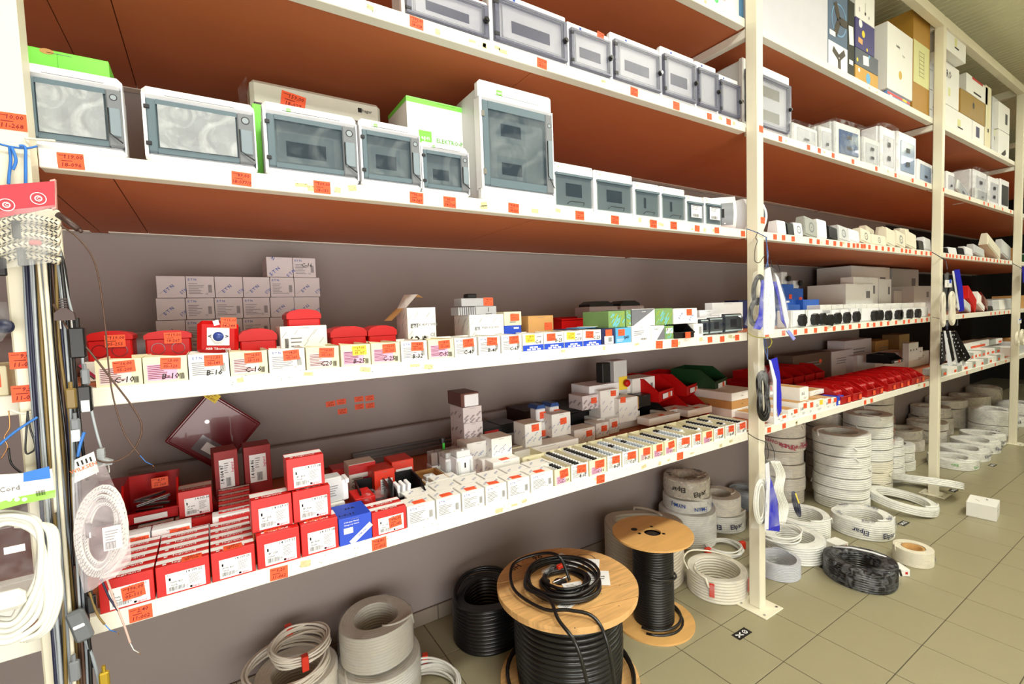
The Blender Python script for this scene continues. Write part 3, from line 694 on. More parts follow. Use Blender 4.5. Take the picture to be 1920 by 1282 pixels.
# ------------------------------------------------------------------ second level from the floor
Z2 = TOP[1]
def long_box(label, u0, u1, z0, hh=.066, style='white', mark='C-10', a='16,00', b='05-200', y=.004, d=.215, paper=None, tagx=.12, tagz=.72, mx=.0, mz=.22, group=None, price_on=True, seed=0):
    x0, x1 = X_at(u0, y, z0+hh*.5), X_at(u1, y, z0+hh*.5); w = x1-x0-.0015
    t = thing('breaker_box', label, 'box', ((x0+x1)/2, y, z0), 0, group)
    m = {'cream': CREAM, 'white': PWHITE, 'blue': PWHITE}[style]; k = .0012
    q = MB(); h = hh
    q.box(-w/2, w/2, 0, k, 0, h, m); q.box(-w/2, -w/2+k, k, d, 0, h, m); q.box(w/2-k, w/2, k, d, 0, h, m); q.box(-w/2, w/2, d-k, d, 0, h, m); q.box(-w/2, w/2, k, d-k, 0, k, m)
    q.box(-w/2+k, w/2-k, .05, d-k, h-.012, h-.010, m); q.build('carton', t)
    rr = random.Random(label); q = MB(); tilt = rr.uniform(.004, .014)   # loose front flap
    q.add([(-w/2+k, .002, h-.001), (w/2-k, .002, h-.002), (w/2-k-.004, .052, h-.001-tilt*.3), (-w/2+k+.004, .052, h+tilt*.4)], [(0, 1, 2, 3)], m); q.build('flap', t)
    q = MB()
    if style == 'cream':
        q.rect((-w*.08, 0, h*.40), w*.68, h*.62, PINK if seed % 2 else mat('faded_form', (232, 214, 214), .65)); q.lines((-w*.1, -.0006, h*.42), w*.6, h*.55, 8, RINK, seed=seed)
        q.bars((w*.36, -.0006, h*.2), w*.12, h*.24, INK, n=5)
    elif style == 'white': etn_face(q, w, h, seed=seed)
    else:
        q.rect((0, 0, h*.17), w, h*.34, BLUE); 
        for i, (px, pz) in enumerate(((-.22, .08), (.02, .08), (-.1, .2), (.12, .2), (.26, .08))): q.rect((w*px, -.0006, h*pz), w*.18, h*.09, LPAPER)
        q.lines((w*.3, 0, h*.8), w*.25, h*.16, 1, GINK)
    if mark: q.text(mark, (w*mx, -.001, h*mz), h*.30, INK, shear=.15)
    q.build('printed_front', t)
    if price_on: price(t, w*tagx, -.0012, h*tagz, a, b, min(.043, w*.5), h*.44, paper=paper, rot=rr.uniform(-.08, .08))
    return t
rows = [(178, 267, 'cream', 'C-10', '16,00', '05-200', 0), (268, 352, 'cream', 'B-10', '13,00', '05-120', 1), (353, 430, 'white', 'B-16', '11,50', '05-149', 2),
        (431, 502, 'cream', 'C-16', '16,50', '05-215', 4), (504, 572, 'white', '', '14,20', '05-160', 5), (574, 636, 'cream', 'C20', '16,00', '05-131', 6),
        (639, 695, 'cream', 'B-25', '17,00', '05-167', 3), (696, 750, 'cream', 'C-25', '16,50', '05-202', 7), (752, 801, 'white', 'B-32', '18,80', '05-102', 8),
        (803, 851, 'cream', 'C-32', '18,90', '05-204', 9), (852, 894, 'white', 'C-40', '28,00', '05-128', 10), (897, 938, 'white', 'B-40', '18,50', '05-132', 11), (940, 978, 'white', 'C-63', '58,00', '05-068', 12)]
what = {'cream': 'cream open box with pink printed form', 'white': 'white open box with blue lettering'}
for i, (u0, u1, st, mk, a, b, sd) in enumerate(rows):
    long_box(f'{what[st]}, marked {mk}, {ORD[i]} from the left at eye level' if mk else f'{what[st]}, unmarked, {ORD[i]} from the left at eye level', u0, u1, Z2, style=st, mark=mk, a=a, b=b, seed=sd,
             paper=YELLOW if '167' in b else None, mx=.1 if st == 'cream' else .12)
q_ = [(980, 1019, 'C-6', '18,00', '05-602', YELLOW, 'yellow label'), (1020, 1057, 'B-25', '9,50', '05-604', None, 'orange label'), (1058, 1092, 'C-10', '10,50', '05-605', YELLOW, 'yellow label'), (1093, 1127, 'C-25', '10,82', '05-606', None, 'orange label')]
for i, (u0, u1, mk, a, b, pp, ll) in enumerate(q_):
    long_box(f'white open box with blue base, {ORD[i]} of four, handwritten {mk}, {ll}', u0, u1, Z2, style='blue', mark=mk, a=a, b=b, paper=pp, mx=.24, mz=.5, tagx=-.15)
def C2(name, label, u0, u1, v, y, d, z0=Z2, m=PWHITE, feats=None, group=None, tg=None, topm=None):
    x0, x1, h = box_px(u0, u1, v, y, z0); t = carton(name, label, x0, x1, y, y+d, z0, h, m, feats=feats, group=group, topm=topm)
    if tg: price(t, (x1-x0)*tg[0], -.0012, h*tg[1], '', '', min(.04, (x1-x0)*.5), min(.032, h*.42), paper=tg[2] if len(tg) > 2 else None)
    return t, x0, x1, h
NAVY = mat('navy_card', (28, 34, 84), .5)
C2('carton', 'narrow navy and white box with orange label beside the blue-based boxes', 1129, 1153, 617, .004, .18, m=NAVY, feats=lambda q, w, d, h: (q.rect((w*.02, 0, h*.28), w*.7, h*.5, LPAPER), q.bars((w*.1, -.0006, h*.3), w*.3, h*.3, INK)), tg=(0, .74))
C2('carton', 'light blue box handwritten B40 at the shelf edge', 1155, 1183, 616, .004, .18, m=LBLUE, feats=lambda q, w, d, h: (q.text('B40', (w*.2, 0, h*.36), h*.3, INK, rot=.1), q.lines((-w*.2, 0, h*.2), w*.5, h*.2, 3, LPAPER)), tg=(-.15, .72))
C2('carton', 'plain white box with pale print between light blue and grey-white boxes', 1185, 1220, 612, .004, .2, feats=lambda q, w, d, h: (q.lines((-w*.1, 0, h*.55), w*.6, h*.35, 3, GINK), q.bars((w*.1, 0, h*.15), w*.3, h*.12, INK)))
SLATE = mat('slate_print', (112, 114, 122), .6)
def wedge(q, w, d, h):
    q.add([(w*.5, -.0006, h*.02), (w*.5, -.0006, h*.95), (-w*.1, -.0006, h*.02)], [(0, 1, 2)], SLATE); q.text('Lovato', (-w*.12, -.0012, h*.8), h*.16, INK, shear=.3)
def wedge2(q, w, d, h):
    q.add([(-w*.5, -.0006, 0), (w*.5, -.0006, h), (-w*.5, -.0006, h)], [(0, 1, 2)], SLATE); q.text('Lovato', (0, -.0012, h*.86), h*.12, LPAPER, shear=.3); q.rect((-w/2, d/2, h/2), d, h, SLATE, 'left')
C2('carton', 'white box with grey wedge print at the shelf edge', 1221, 1246, 612, .004, .2, feats=wedge)
def hatch(q, w, d, h):
    rr = random.Random(int(w*9999)); 
    for k in range(30):
        q.rect((rr.uniform(-.4, .4)*w, 0, rr.uniform(.12, .88)*h), w*.24, h*.075, (mat('olive_print', (150, 170, 60), .6), mat('cyan_print', (110, 190, 200), .6))[k % 2], rot=.85, off=.0005+.00004*k)
GRN = mat('green_pattern_card', (122, 158, 96), .6)
C2('carton', 'small green patterned box with white data label at the shelf edge', 1247, 1263, 612, .004, .2, m=GRN, feats=lambda q, w, d, h: (hatch(q, w, d, h), q.rect((0, 0, h*.66), w*.8, h*.4, LPAPER, off=.0015)))
for lab, u0, u1, v, m, f in [('left green and teal hatched box of the upper row', 1141, 1172, 584, GRN, hatch), ('narrow green hatched box of the upper row', 1174, 1183, 582, GRN, hatch),
                             ('box with large dark grey wedge print in the upper row', 1185, 1228, 580, PWHITE, wedge2), ('right green and teal hatched box with data label in the upper row', 1229, 1261, 579, GRN, hatch)]:
    C2('carton', lab, u0, u1, v, .03, .17, Z2+.068, m, f)
C2('carton', 'white box with slanted blue lettering and orange label in the upper row', 1263, 1307, 579, .03, .17, Z2+.068, PWHITE, lambda q, w, d, h: etn_pattern(q, w, h, n=2, size=h*.22), tg=(.15, .75))
C2('carton', 'small white box between the black bin and the smoky consumer units', 1301, 1318, 608, .006, .1, feats=lambda q, w, d, h: q.bars((w*.2, 0, h*.5), w*.3, h*.6, GINK))
x0 = X_at(1264, .0, Z2+.03); x1 = X_at(1300, .0, Z2+.03)
t = storage_bin('storage_bin', 'small black open bin with orange label at the eye-level shelf edge', (x0+x1)/2, -.004, Z2, x1-x0, .16, .075, BLACK, label_holder=False)
# smoky consumer units near the nearest post
def unit(label, u0, u1, v, y, z0, m=GTINT):
    x0, x1, h = box_px(u0, u1, v, y, z0); w = x1-x0; t = thing('consumer_unit', label, 'electrical enclosure', ((x0+x1)/2, y, z0))
    q = MB(); q.box(-w/2, w/2, .03, .1, 0, h, WHITE, .008); q.build('body', t)
    q = MB(); q.box(-w*.44, w*.44, .012, .03, h*.1, h*.9, mat('inner_frame', (150, 166, 170), .5)); q.rect((0, .012, h*.5), w*.35, h*.4, DARKG); q.build('inner_plate', t)
    q = MB(); P = [(.0+.02*(1-math.sin(PI*k/8)), h*(.06+.9*k/8)) for k in range(9)]+[(.03, h*.96), (.03, h*.06)]; q.prism(P, 'x', -w*.48, w*.48, m); q.build('door', t)
    return t
SMK = glass('smoked_door', (40, 44, 56), .72)
unit('leftmost smoky-door consumer unit near the nearest post', 1318, 1333, 597, .02, Z2, SMK)
unit('middle smoky-door consumer unit near the nearest post', 1334, 1360, 594, .02, Z2, SMK)
unit('right smoky-door consumer unit, beside the nearest post on eye-level shelf', 1362, 1396, 587, .02, Z2, SMK)
C2('carton', 'long white plastic trunking box lying behind the smoky consumer units', 1312, 1345, 582, .14, .12, m=WHITE)
C2('carton', 'white rounded cover standing behind the right smoky consumer unit', 1336, 1393, 568, .17, .05, m=WHITE)
C2('carton', 'dark blue carton half hidden behind the nearest post', 1385, 1420, 563, .3, .1, m=NAVY)
# mid-depth goods, left part
def junction(label, u0, u1, v, y, z0=Z2, group=None, tg=None, knock=True, m=PRED, dd=.11):
    x0, x1, h = box_px(u0, u1, v, y, z0); w = x1-x0; t = thing('junction_box', label, 'junction box', ((x0+x1)/2, y, z0), 0, group)
    q = MB(); q.box(-w/2+.003, w/2-.003, .002, dd-.002, 0, h*.72, m, .004)
    if knock:
        for sx in (-.22, .2): q.ringf((w*sx, .002, h*.34), h*.19, h*.215, DKRED, off=.001, n=16)
    q.build('body', t)
    q = MB(); pts = [(-w/2, h*.70), (w/2, h*.70), (w/2, h*.84), (w/2-.012, h*.94), (w/2-.04, h), (-w/2+.04, h), (-w/2+.012, h*.94), (-w/2, h*.84)]; q.prism(pts, 'y', 0, dd, m)
    q.rect((0, dd/2, h), w*.3, dd*.12, mat('gloss_red', (230, 60, 50), .2), 'top'); q.build('lid', t)
    if tg: price(t, *tg)
    return t, w, h
t, w_, h_ = junction('red plastic junction box, leftmost, labelled 119,00, on a white and pink carton', 160, 250, 622, .215, Z2+.052); price(t, w_*.12, -.001, h_*.66, '119,00', '05-255', .045, .034)
t, w_, h_ = junction('red plastic junction box, second from left, labelled 18-269, round knockouts', 270, 360, 621, .215, Z2+.052); price(t, w_*.1, -.001, h_*.72, '119,00', '18-269', .042, .032)
def pinkstripe(q, w, d, h):
    for sx in (-1, 1): q.rect((sx*w*.4, 0, h*.5), w*.06, h*1.1, mat('crimson_print', (180, 40, 80), .6), rot=-sx*.7); q.rect((sx*w*.46, 0, h*.5), w*.02, h*1.0, INK, rot=-sx*.7, off=.001)
for lab, u0, u1 in [('flat white carton with crimson stripes under the leftmost red box', 158, 262), ('flat white carton with crimson corner under the second red box', 268, 360)]:
    x0, x1 = X_at(u0, .2, Z2), X_at(u1, .2, Z2); carton('flat_carton', lab, x0, x1, .2, .33, Z2, .052, PWHITE, feats=pinkstripe)
x0, x1 = X_at(363, .2, Z2), X_at(443, .2, Z2); carton('flat_carton', 'white carton with crimson corner stripes under the square fire call point', x0, x1, .2, .33, Z2, .052, PWHITE, feats=lambda q, w, d, h: (pinkstripe(q, w, d, h), q.disc((0, 0, h-.002), .01, INK, sq=.6), q.rect((w*.08, 0, h*.5), w*.3, h*.6, LPAPER, off=.001)))
x0, x1, h = box_px(366, 445, 575, .19, Z2+.053); w = x1-x0
t = thing('fire_call_point', 'square red fire switch with white face and blue button standing on a carton', 'switch', ((x0+x1)/2, .19, Z2+.056)); t.rotation_euler = (-.12, .06, 0)
q = MB(); q.box(-w/2, w/2, 0, .045, 0, w*.93, PRED, .012); q.build('body', t)
q = MB(); q.box(-w*.27, w*.27, -.003, .0, w*.22, w*.72, LPAPER, .003); q.text('<', (-w*.2, -.0035, w*.47), .02, INK); q.text('>', (w*.2, -.0035, w*.47), .02, INK); q.build('face_plate', t)
q = MB(); q.lathe([(0, .007), (.013, .007), (.014, 0)], mat('button_blue', (48, 70, 150), .3), 18, (0, -.003, w*.47), axis='y'); q.lathe([(.0145, .005), (.019, .005), (.019, 0)], LPAPER, 18, (0, -.003, w*.47), axis='y'); q.build('button', t)
q = MB(); q.text('ABB Tibermont', (0, 0, w*.13), .010, LPAPER); q.text('CE', (w*.25, 0, w*.07), .010, LPAPER); q.rect((-w*.05, 0, w*.86), w*.14, w*.14, LPAPER, rot=.3); q.build('lettering', t)
price(t, w*.25, -.001, w*.86, '115,00', '04-244', .042, .034)
t, w_, h_ = junction('small red plastic box with screw lid, right of the fire call point', 449, 521, 617, .2, Z2, knock=False); q = MB(); q.text('CTN', (0, .0015, h_*.32), h_*.2, INK); q.build('lettering', t)
junction('red plastic box standing on top of the striped white carton', 538, 603, 580, .22, Z2+.078, knock=False)
def stripes(q, w, d, h, n=14, lab=True, face='front', m=GINK):
    rr = random.Random(5)
    C_ = (0, 0, h/2) if face == 'front' else ((-w/2, d/2, h/2))
    W_ = w if face == 'front' else d; r, u, _ = FR[face]
    for k in range(n):
        q.rect(Vector(C_)+r*rr.uniform(-.42, .42)*W_+u*rr.uniform(-.4, .4)*h, .024, .0012, m, face, rot=.9)
    if lab: q.rect((-w*.18, 0, h*.55), w*.3, h*.5, LPAPER, off=.001); q.lines((-w*.16, -.001, h*.55), w*.26, h*.4, 4, GINK); q.bars((-w*.38, -.001, h*.5), w*.08, h*.4, INK, n=5)
C2('carton', 'white carton with fine diagonal stripes under a red plastic box', 527, 614, 613, .19, .12, feats=stripes)
junction('red plastic box, rounded lid, left one of the neighbouring pair', 621, 689, 613, .2, Z2, knock=False)
junction('red plastic box, flat lid, right one of the neighbouring pair', 691, 745, 611, .2, Z2, knock=False)
def cut_box(q, w, d, h, txt, hand, prt='PRZK 4092 W02'):
    stripes(q, w, d, h, 18, False); stripes(q, w, d, h, 18, False, 'left')
    q.rect((w*.05, 0, h*.55), w*.72, h*.42, LPAPER, off=.001); q.text('ETI', (-w*.28, -.001, h*.62), h*.12, INK); q.text(prt, (w*.1, -.001, h*.64), h*.08, GINK)
    q.text(hand, (-w*.16, -.0012, h*.30), h*.28, INK, shear=.1); q.bars((w*.08, -.001, h*.3), w*.22, h*.2, INK); q.text('CE', (w*.36, -.001, h*.42), h*.1, GINK)
x0, x1, h = box_px(765, 818, 577, .2, Z2); w = x1-x0
t = carton('open_carton', 'open white carton with lid flap raised, handwritten 63A', x0, x1, .2, .32, Z2, h, PWHITE, feats=lambda q, w, d, h: cut_box(q, w, d, h, '', '63A'), lid=False)
q = MB(); q.add([(-w/2, .01, h), (-w/2, .11, h), (-w/2+.035, .12, h+.055), (-w/2+.045, .0, h+.05)], [(0, 1, 2, 3)], PWHITE); q.add([(-w/2+.045, .0, h+.05), (-w/2+.035, .12, h+.055), (-w/2+.06, .12, h+.045), (-w/2+.07, .01, h+.038)], [(0, 1, 2, 3)], KRAFT)
q.add([(-w/2-.001, .03, h), (-w/2-.001, .12, h), (-w/2-.05, .12, h*.75), (-w/2-.05, .03, h*.75)], [(0, 1, 2, 3)], KRAFT); q.build('flap', t)
x0, x1, h = box_px(881, 945, 591, .2, Z2)
carton('carton', 'white striped carton handwritten 125A carrying grey terminal blocks', x0, x1, .2, .34, Z2, h, PWHITE, feats=lambda q, w, d, h: cut_box(q, w, d, h, '', '125A', 'PRZK 4125 W02'))
GMOD = mat('module_grey', (168, 168, 172), .45); hb = h
t = thing('terminal_block', 'grey toothed terminal block lying on the carton marked 125A', 'terminal block', ((x0+x1)/2-.03, .2, Z2+hb+.001))
q = MB(); q.box(-.02, .078, 0, .09, 0, .034, GMOD, .002); q.build('body', t)
for k in range(8):
    q = MB(); q.box(-.098+k*.0098, -.098+k*.0098+.006, 0, .07, 0, .032, GMOD, .001); q.build('tooth', t)
q = MB(); q.rect((.04, 0, .02), .003, .018, BLACK); q.rect((.04, 0, .002), .03, .003, BLACK); q.build('slot', t)
t = thing('grey_module', 'grey module with black knob and orange label, top of the terminal block', 'module', ((x0+x1)/2-.03, .21, Z2+hb+.036))
q = MB(); q.box(-.078, .066, 0, .07, 0, .033, GMOD, .002); q.build('body', t); q = MB(); q.box(-.044, .0, .01, .05, .033, .052, BLACK, .004); q.build('knob', t); price(t, .045, -.001, .018, '47,60', '05-122', .045, .033)
for lab, v, z, m, f in [('white box with orange label, top of the three-box stack', 560, .096, CREAM, lambda q, w, d, h: q.lines((0, 0, h*.25), w*.4, h*.2, 1, GINK)), ('blue box, middle of the three-box stack', 588, .045, BLUE, lambda q, w, d, h: (q.rect((w*.2, 0, h*.8), w*.3, h*.14, LPAPER), q.rect((w*.2, 0, h*.2), w*.4, h*.24, NAVY))), ('white box with orange label, bottom of the three-box stack', 610, 0, PWHITE, lambda q, w, d, h: q.lines((-w*.2, 0, h*.5), w*.3, h*.5, 3, GINK))]:
    x0, x1 = X_at(946, .2, Z2+z), X_at(978 if z else 982, .2, Z2+z); h = (.058, .05, .044)[0 if z > .09 else (1 if z else 2)]
    t = carton('carton', lab, x0, x1, .2, .3, Z2+z, h, m, feats=f)
    if m is not BLUE: price(t, (x1-x0)*.1, -.0012, h*.6, '', '', .045, .03)
C2('kraft_carton', 'brown kraft carton with orange label right of the three-box stack', 991, 1038, 593, .2, .12, m=KRAFT, tg=(.28, .65))
# left-over sleeves lying flat on top of the boxes
for i, (u, v, m, lab) in enumerate([(1060, 628, NAVY, 'navy'), (1085, 627, LBLUE, 'light blue'), (1105, 624, PWHITE, 'white')]):
    x = X_at(u, .16, Z2+.07); carton('flat_sleeve', f'flattened {lab} card sleeve lying on the blue-based boxes', x-.05, x+.05, .1, .19, Z2+.067+i*.003, .003, m, lid=False)
x0 = X_at(1053, .32, Z2+.05)
t = storage_bin('storage_bin', 'shallow red plastic bin lying sideways behind the blue-based boxes', x0+.22, .33, Z2+.02, .42, .2, .1, PRED, tg=False, label_holder=False, lip=.9)
for lab, u0, u1 in [('pale surface box with black rotary top, left of the pair at the back', 1107, 1160), ('pale surface box with black rotary top, right of the pair at the back', 1165, 1209)]:
    x0, x1 = X_at(u0, .42, Z2+.1), X_at(u1, .42, Z2+.1); w = x1-x0
    t = thing('rotary_switch_box', lab, 'switch', ((x0+x1)/2, .42, Z2))
    q = MB(); q.box(-w/2, w/2, 0, .13, 0, .17, mat('lilac_plastic', (196, 186, 190), .5), .006); q.rect((0, 0, .1), w, .002, GREYP); q.build('body', t)
    q = MB(); P = [(-w*.42, .17), (w*.42, .17), (w*.40, .185), (w*.2, .2), (-w*.25, .2), (-w*.42, .183)]; q.prism(P, 'y', .02, .11, BLACK); q.build('rotary_top', t)
# grey conduit roll at the far left
t = thing('pvc_pipe', 'short thick grey plastic pipe lying behind the red boxes', 'pipe', (0, 0, 0))
q = MB(); a = on_y(292, 616, .50); c0 = Vector((a.x-.75, .62, Z2+.066)); c1 = Vector((a.x, .42, Z2+.066)); ax = (c1-c0).normalized()
q.tube([c0, c1], .062, mat('pipe_grey', (150, 142, 144), .5), 28, cap=False); q.build('pipe_wall', t)
q = MB(); q.tube([c0, c1], .057, DARKG, 28, cap=False); q.build('bore', t)
# the stacked white boxes at the back: columns seen in the photo
us = [294, 350, 404, 457, 508, 553, 601]; kinds = ['BABBAB', 'BAAABB', 'BAAABB', 'AABABA']
lets = 'pattern side facing out|printed label side facing out'.split('|')
rown = ['top full row', 'second row from the top', 'third row from the top', 'bottom row']
for r_ in range(4):
    z = Z2+.0835*(3-r_)
    for c_ in range(6):
        x0, x1 = X_at(us[c_], .70, z)+.001, X_at(us[c_+1], .70, z)-.001; A = kinds[r_][c_] == 'A'
        def f(q, w, d, h, A=A, r_=r_, c_=c_):
            if A: etn_face(q, w, h, seed=r_*6+c_)
            else: q.text('E·T·N', (-w*.08, 0, h*.42), h*.2, BINK, rot=.72); q.text('E·T·N', (w*.42, 0, h*.3), h*.2, BINK, rot=.72, sx=.6); q.rect((-w*.2, 0, h*.4), w*.62, .0008, GINK, rot=.72)
        t = carton('stacked_carton', f'pinkish box, {ORD[c_]} column from left, {rown[r_]} of the back stack', x0, x1, .70+random.uniform(-.004, .004), .90, z, .082, LILAC, feats=f, group='stacked white boxes at the back', lid=False)
for lab, u0, u1, v, A in [('pinkish white box, left of two on top of the back stack', 500, 549, 453, 0), ('pinkish white box handwritten C-16, right of two on top of the back stack', 550, 592, 456, 1)]:
    x0, x1 = X_at(u0, .70, Z2+.37), X_at(u1, .70, Z2+.37)
    def f(q, w, d, h, A=A):
        if A: etn_face(q, w, h); q.text('C-16', (w*.1, -.001, h*.62), h*.26, INK, shear=.2)
        else: q.text('E·T·N', (-w*.2, 0, h*.28), h*.24, BINK, rot=.72); q.text('E·T·N', (w*.42, 0, h*.2), h*.2, BINK, rot=.72); q.text('N', (-w*.25, 0, h*.92), h*.2, BINK, rot=-.6)
        for k in range(3): q.text('N', (-w/2, d*(.2+.3*k), h*.4), h*.2, BINK, 'left', rot=.7)
    carton('stacked_carton', lab, x0, x1, .70, .88, Z2+.334, .082, LILAC, feats=f, lid=False)
# ------------------------------------------------------------------ first level: red cartons at the left
Z1 = TOP[0]
cols = [(185, 290, '4 109 21', '1P+N  B16', 'leftmost'), (292, 394, '4 109 22', '1P+N  B20', 'middle'), (396, 479, '4 109 23', '1P+N  B25', 'rightmost')]
for ci, (u0, u1, code, mid, wh) in enumerate(cols):
    x0, x1 = X_at(u0, .004, Z1+.04), X_at(u1, .004, Z1+.04)
    for k in range(5):
        y = .004+k*.0475
        t = red_carton(f'red carton at the shelf edge heading the {wh} of three red rows' if k == 0 else f'red carton, {["", "second", "third", "fourth", "last"][k]} from the shelf edge in the {wh} of three red rows', x0+.001, x1-.001, y, Z1, .079, .046, code, mid, front=k == 0, group='red cartons in rows on the lowest shelf')
        if k == 0 and ci == 0: price(t, .012, -.001, .036, '196,00', '05-111', .046, .034, rot=-.08)
        if k == 0 and ci == 1: price(t, .02, .012, .0795, '185,00', '05-108', .045, .03, face='top')
        if k == 0 and ci == 2: price(t, .0, .014, .0795, '195,00', '05-109', .045, .03, face='top')
for u0, u1, code, mid in [(482, 562, '4 117 07', '4P  25A'), (565, 634, '4 117 08', '4P  40A')]:
    x0, x1 = X_at(u0, .004, Z1+.05), X_at(u1, .004, Z1+.05); t = red_carton(f'red carton at the shelf edge, bottom {"left" if u0 < 500 else "right"} of the red pile beside the blue carton', x0, x1, .004, Z1, .096, .075, code, mid)
    price(t, -.012, .03, .0965, '192,00', '05-113', .045, .03, face='top')
for u0, u1, code, mid, z, y, lab in [(472, 548, '4 117 07', '4P  25A', .098, .03, 'red carton, left one in the second layer of the red pile'), (550, 620, '4 117 08', '4P  40A', .098, .03, 'red carton, right one in the second layer of the red pile'), (538, 608, '4 117 08', '4P  40A', .196, .04, 'red carton, topmost of the red pile')]:
    x0, x1 = X_at(u0, y, Z1+z+.04), X_at(u1, y, Z1+z+.04); red_carton(lab, x0, x1, y, Z1+z, .094, .072, code, mid)
def C1(name, label, u0, u1, y, d, h, z=0, m=PWHITE, feats=None, tg=None, topm=None, group=None):
    x0, x1 = X_at(u0, y, Z1+z+h/2), X_at(u1, y, Z1+z+h/2); t = carton(name, label, x0, x1, y, y+d, Z1+z, h, m, feats=feats, topm=topm, group=group)
    if tg == 'top': price(t, 0, d*.3, h+.0013, '', '', .042, .028, face='top', rot=random.uniform(-.1, .1))
    elif tg: price(t, (x1-x0)*tg[0], -.0012, h*tg[1], '', '', min(.042, (x1-x0)*.6), min(.032, h*.5), rot=random.uniform(-.06, .06), paper=tg[2] if len(tg) > 2 else None)
    return t
C1('blue_carton', 'bright blue carton with white diagonal band beside the red cartons', 636, 697, .004, .12, .084, 0, BLUE, lambda q, w, d, h: (q.rect((w*.16, 0, h*.30), w*.8, h*.20, LPAPER, rot=.62), q.text('SF Modular', (w*.2, -.0006, h*.34), h*.085, BINK, rot=.62), q.text('SF Modular Manual', (-w*.12, 0, h*.84), h*.07, LPAPER), q.text('Changeover Switch', (-w*.12, 0, h*.74), h*.07, LPAPER), q.rect((-w*.22, 0, h*.52), w*.28, h*.22, LPAPER), q.text('1-0-11', (-w*.2, d*.2, h+.0013), .02, INK, 'top'), q.text('63A', (w*.0, d*.6, h+.0013), .02, INK, 'top')))
x0, x1 = X_at(698, .004, Z1+.04), X_at(762, .004, Z1+.04)
t = red_carton('red carton numbered 4 115 57 with orange label 196,00 right of the blue carton', x0, x1, .004, Z1, .079, .046, '4 115 57', '2P  25A'); price(t, .018, -.001, .034, '196,00', '05-143', .042, .034, rot=-.08)
red_carton('red carton directly behind the one numbered 4 115 57', x0, x1, .052, Z1, .079, .046, front=False)
# white cartons
for i, (u0, u1) in enumerate([(764, 817), (819, 865), (867, 909), (911, 951), (953, 994), (996, 1038)]):
    for k in range(2 if i != 1 else 3):
        d = .078
        C1('white_carton', (f'white carton with blue lettering, {ORD[i]} right of the red ones, shelf edge') if k == 0 else f'white carton {["", "behind", "two behind"][k]} the {ORD[i]} one right of the red cartons', u0, u1-1, .004+k*.08, d, .068, 0, PWHITE,
           (lambda q, w, d, h, i=i, k=k: (etn_face(q, w, h, seed=i) if k == 0 else None, etn_pattern(q, w, d, n=2, face='top', c=(0, d*.0, h+.0013), size=.012, seed=i))), 'top' if k == 0 else None, group='white cartons with blue lettering on the lowest shelf')
# trays of circuit breakers
def breaker_mesh(tog, w=.062):
    q = MB(); p = .0172
    q.box(-w/2, w/2, 0, p, 0, .044, WHITE, .001); q.box(-w/2+.012, w/2-.012, 0.0005, p-.0005, .044, .052, WHITE, .0015)
    if tog: q.box(-w*.26, w*.0, .0035, p-.0035, .052, .060, tog, .001)
    q.lathe([(.0, .004), (.006, .003), (.0082, -.001)], WHITE, 10, (w*.24, p/2, .052), True)
    return q.mesh('breaker_body')
BM = {'k': breaker_mesh(BLACK), 'g': breaker_mesh(mat('toggle_grey', (164, 176, 188), .4)), 'w': breaker_mesh(None)}
CNAME = {'k': 'black', 'g': 'grey', 'w': 'no'}
def tray(ti, u0, u1, mark, a, b, pat, style='cream', seed=0, y=.004, d=.232, tagx=.1, paper=None):
    x0, x1 = X_at(u0, y, Z1+.03), X_at(u1, y, Z1+.03); w = x1-x0-.002; h = .066
    t = thing('breaker_tray', f'open {style} card tray marked {mark}, {ORD[ti]} breaker tray from the left on the lowest shelf', 'tray', ((x0+x1)/2, y, Z1), 0)
    m = CREAM; k = .0014; q = MB()
    q.box(-w/2, w/2, 0, k, 0, h, PWHITE if style == 'white' else m); q.box(-w/2, -w/2+k, k, d, 0, h, m); q.box(w/2-k, w/2, k, d, 0, h, m); q.box(-w/2, w/2, d-k, d, 0, h, m); q.box(-w/2, w/2, k, d-k, 0, k, m)
    q.build('card_tray', t)
    q = MB()
    if style == 'cream': q.rect((-w*.1, 0, h*.3), w*.6, h*.5, PINK if seed % 2 else mat('faded_form', (232, 214, 214), .65)); q.lines((-w*.1, -.0006, h*.3), w*.5, h*.4, 5, RINK, seed=seed)
    else: etn_face(q, w, h, seed=seed)
    q.text(mark, (w*.16, -.001, h*.2), h*.28, INK, shear=.15); q.build('printed_front', t)
    price(t, w*tagx, -.0012, h*.66, a, b, w*.55, h*.5, rot=random.uniform(-.1, .1), paper=paper)
    wx = w*.8
    for n, ch in enumerate(pat):
        if ch == ' ': continue
        o = inst('circuit_breaker', BM[ch], None, ((x0+x1)/2+w*.04, y+.006+n*.0178, Z1+.002), scale=(wx/.062, 1, 1.12))
        tag(o, f'white breaker with {CNAME[ch]} toggle, {ORD[n]} from the edge in the {ORD[ti]} tray', 'circuit breaker', f'breakers in the {ORD[ti]} tray')
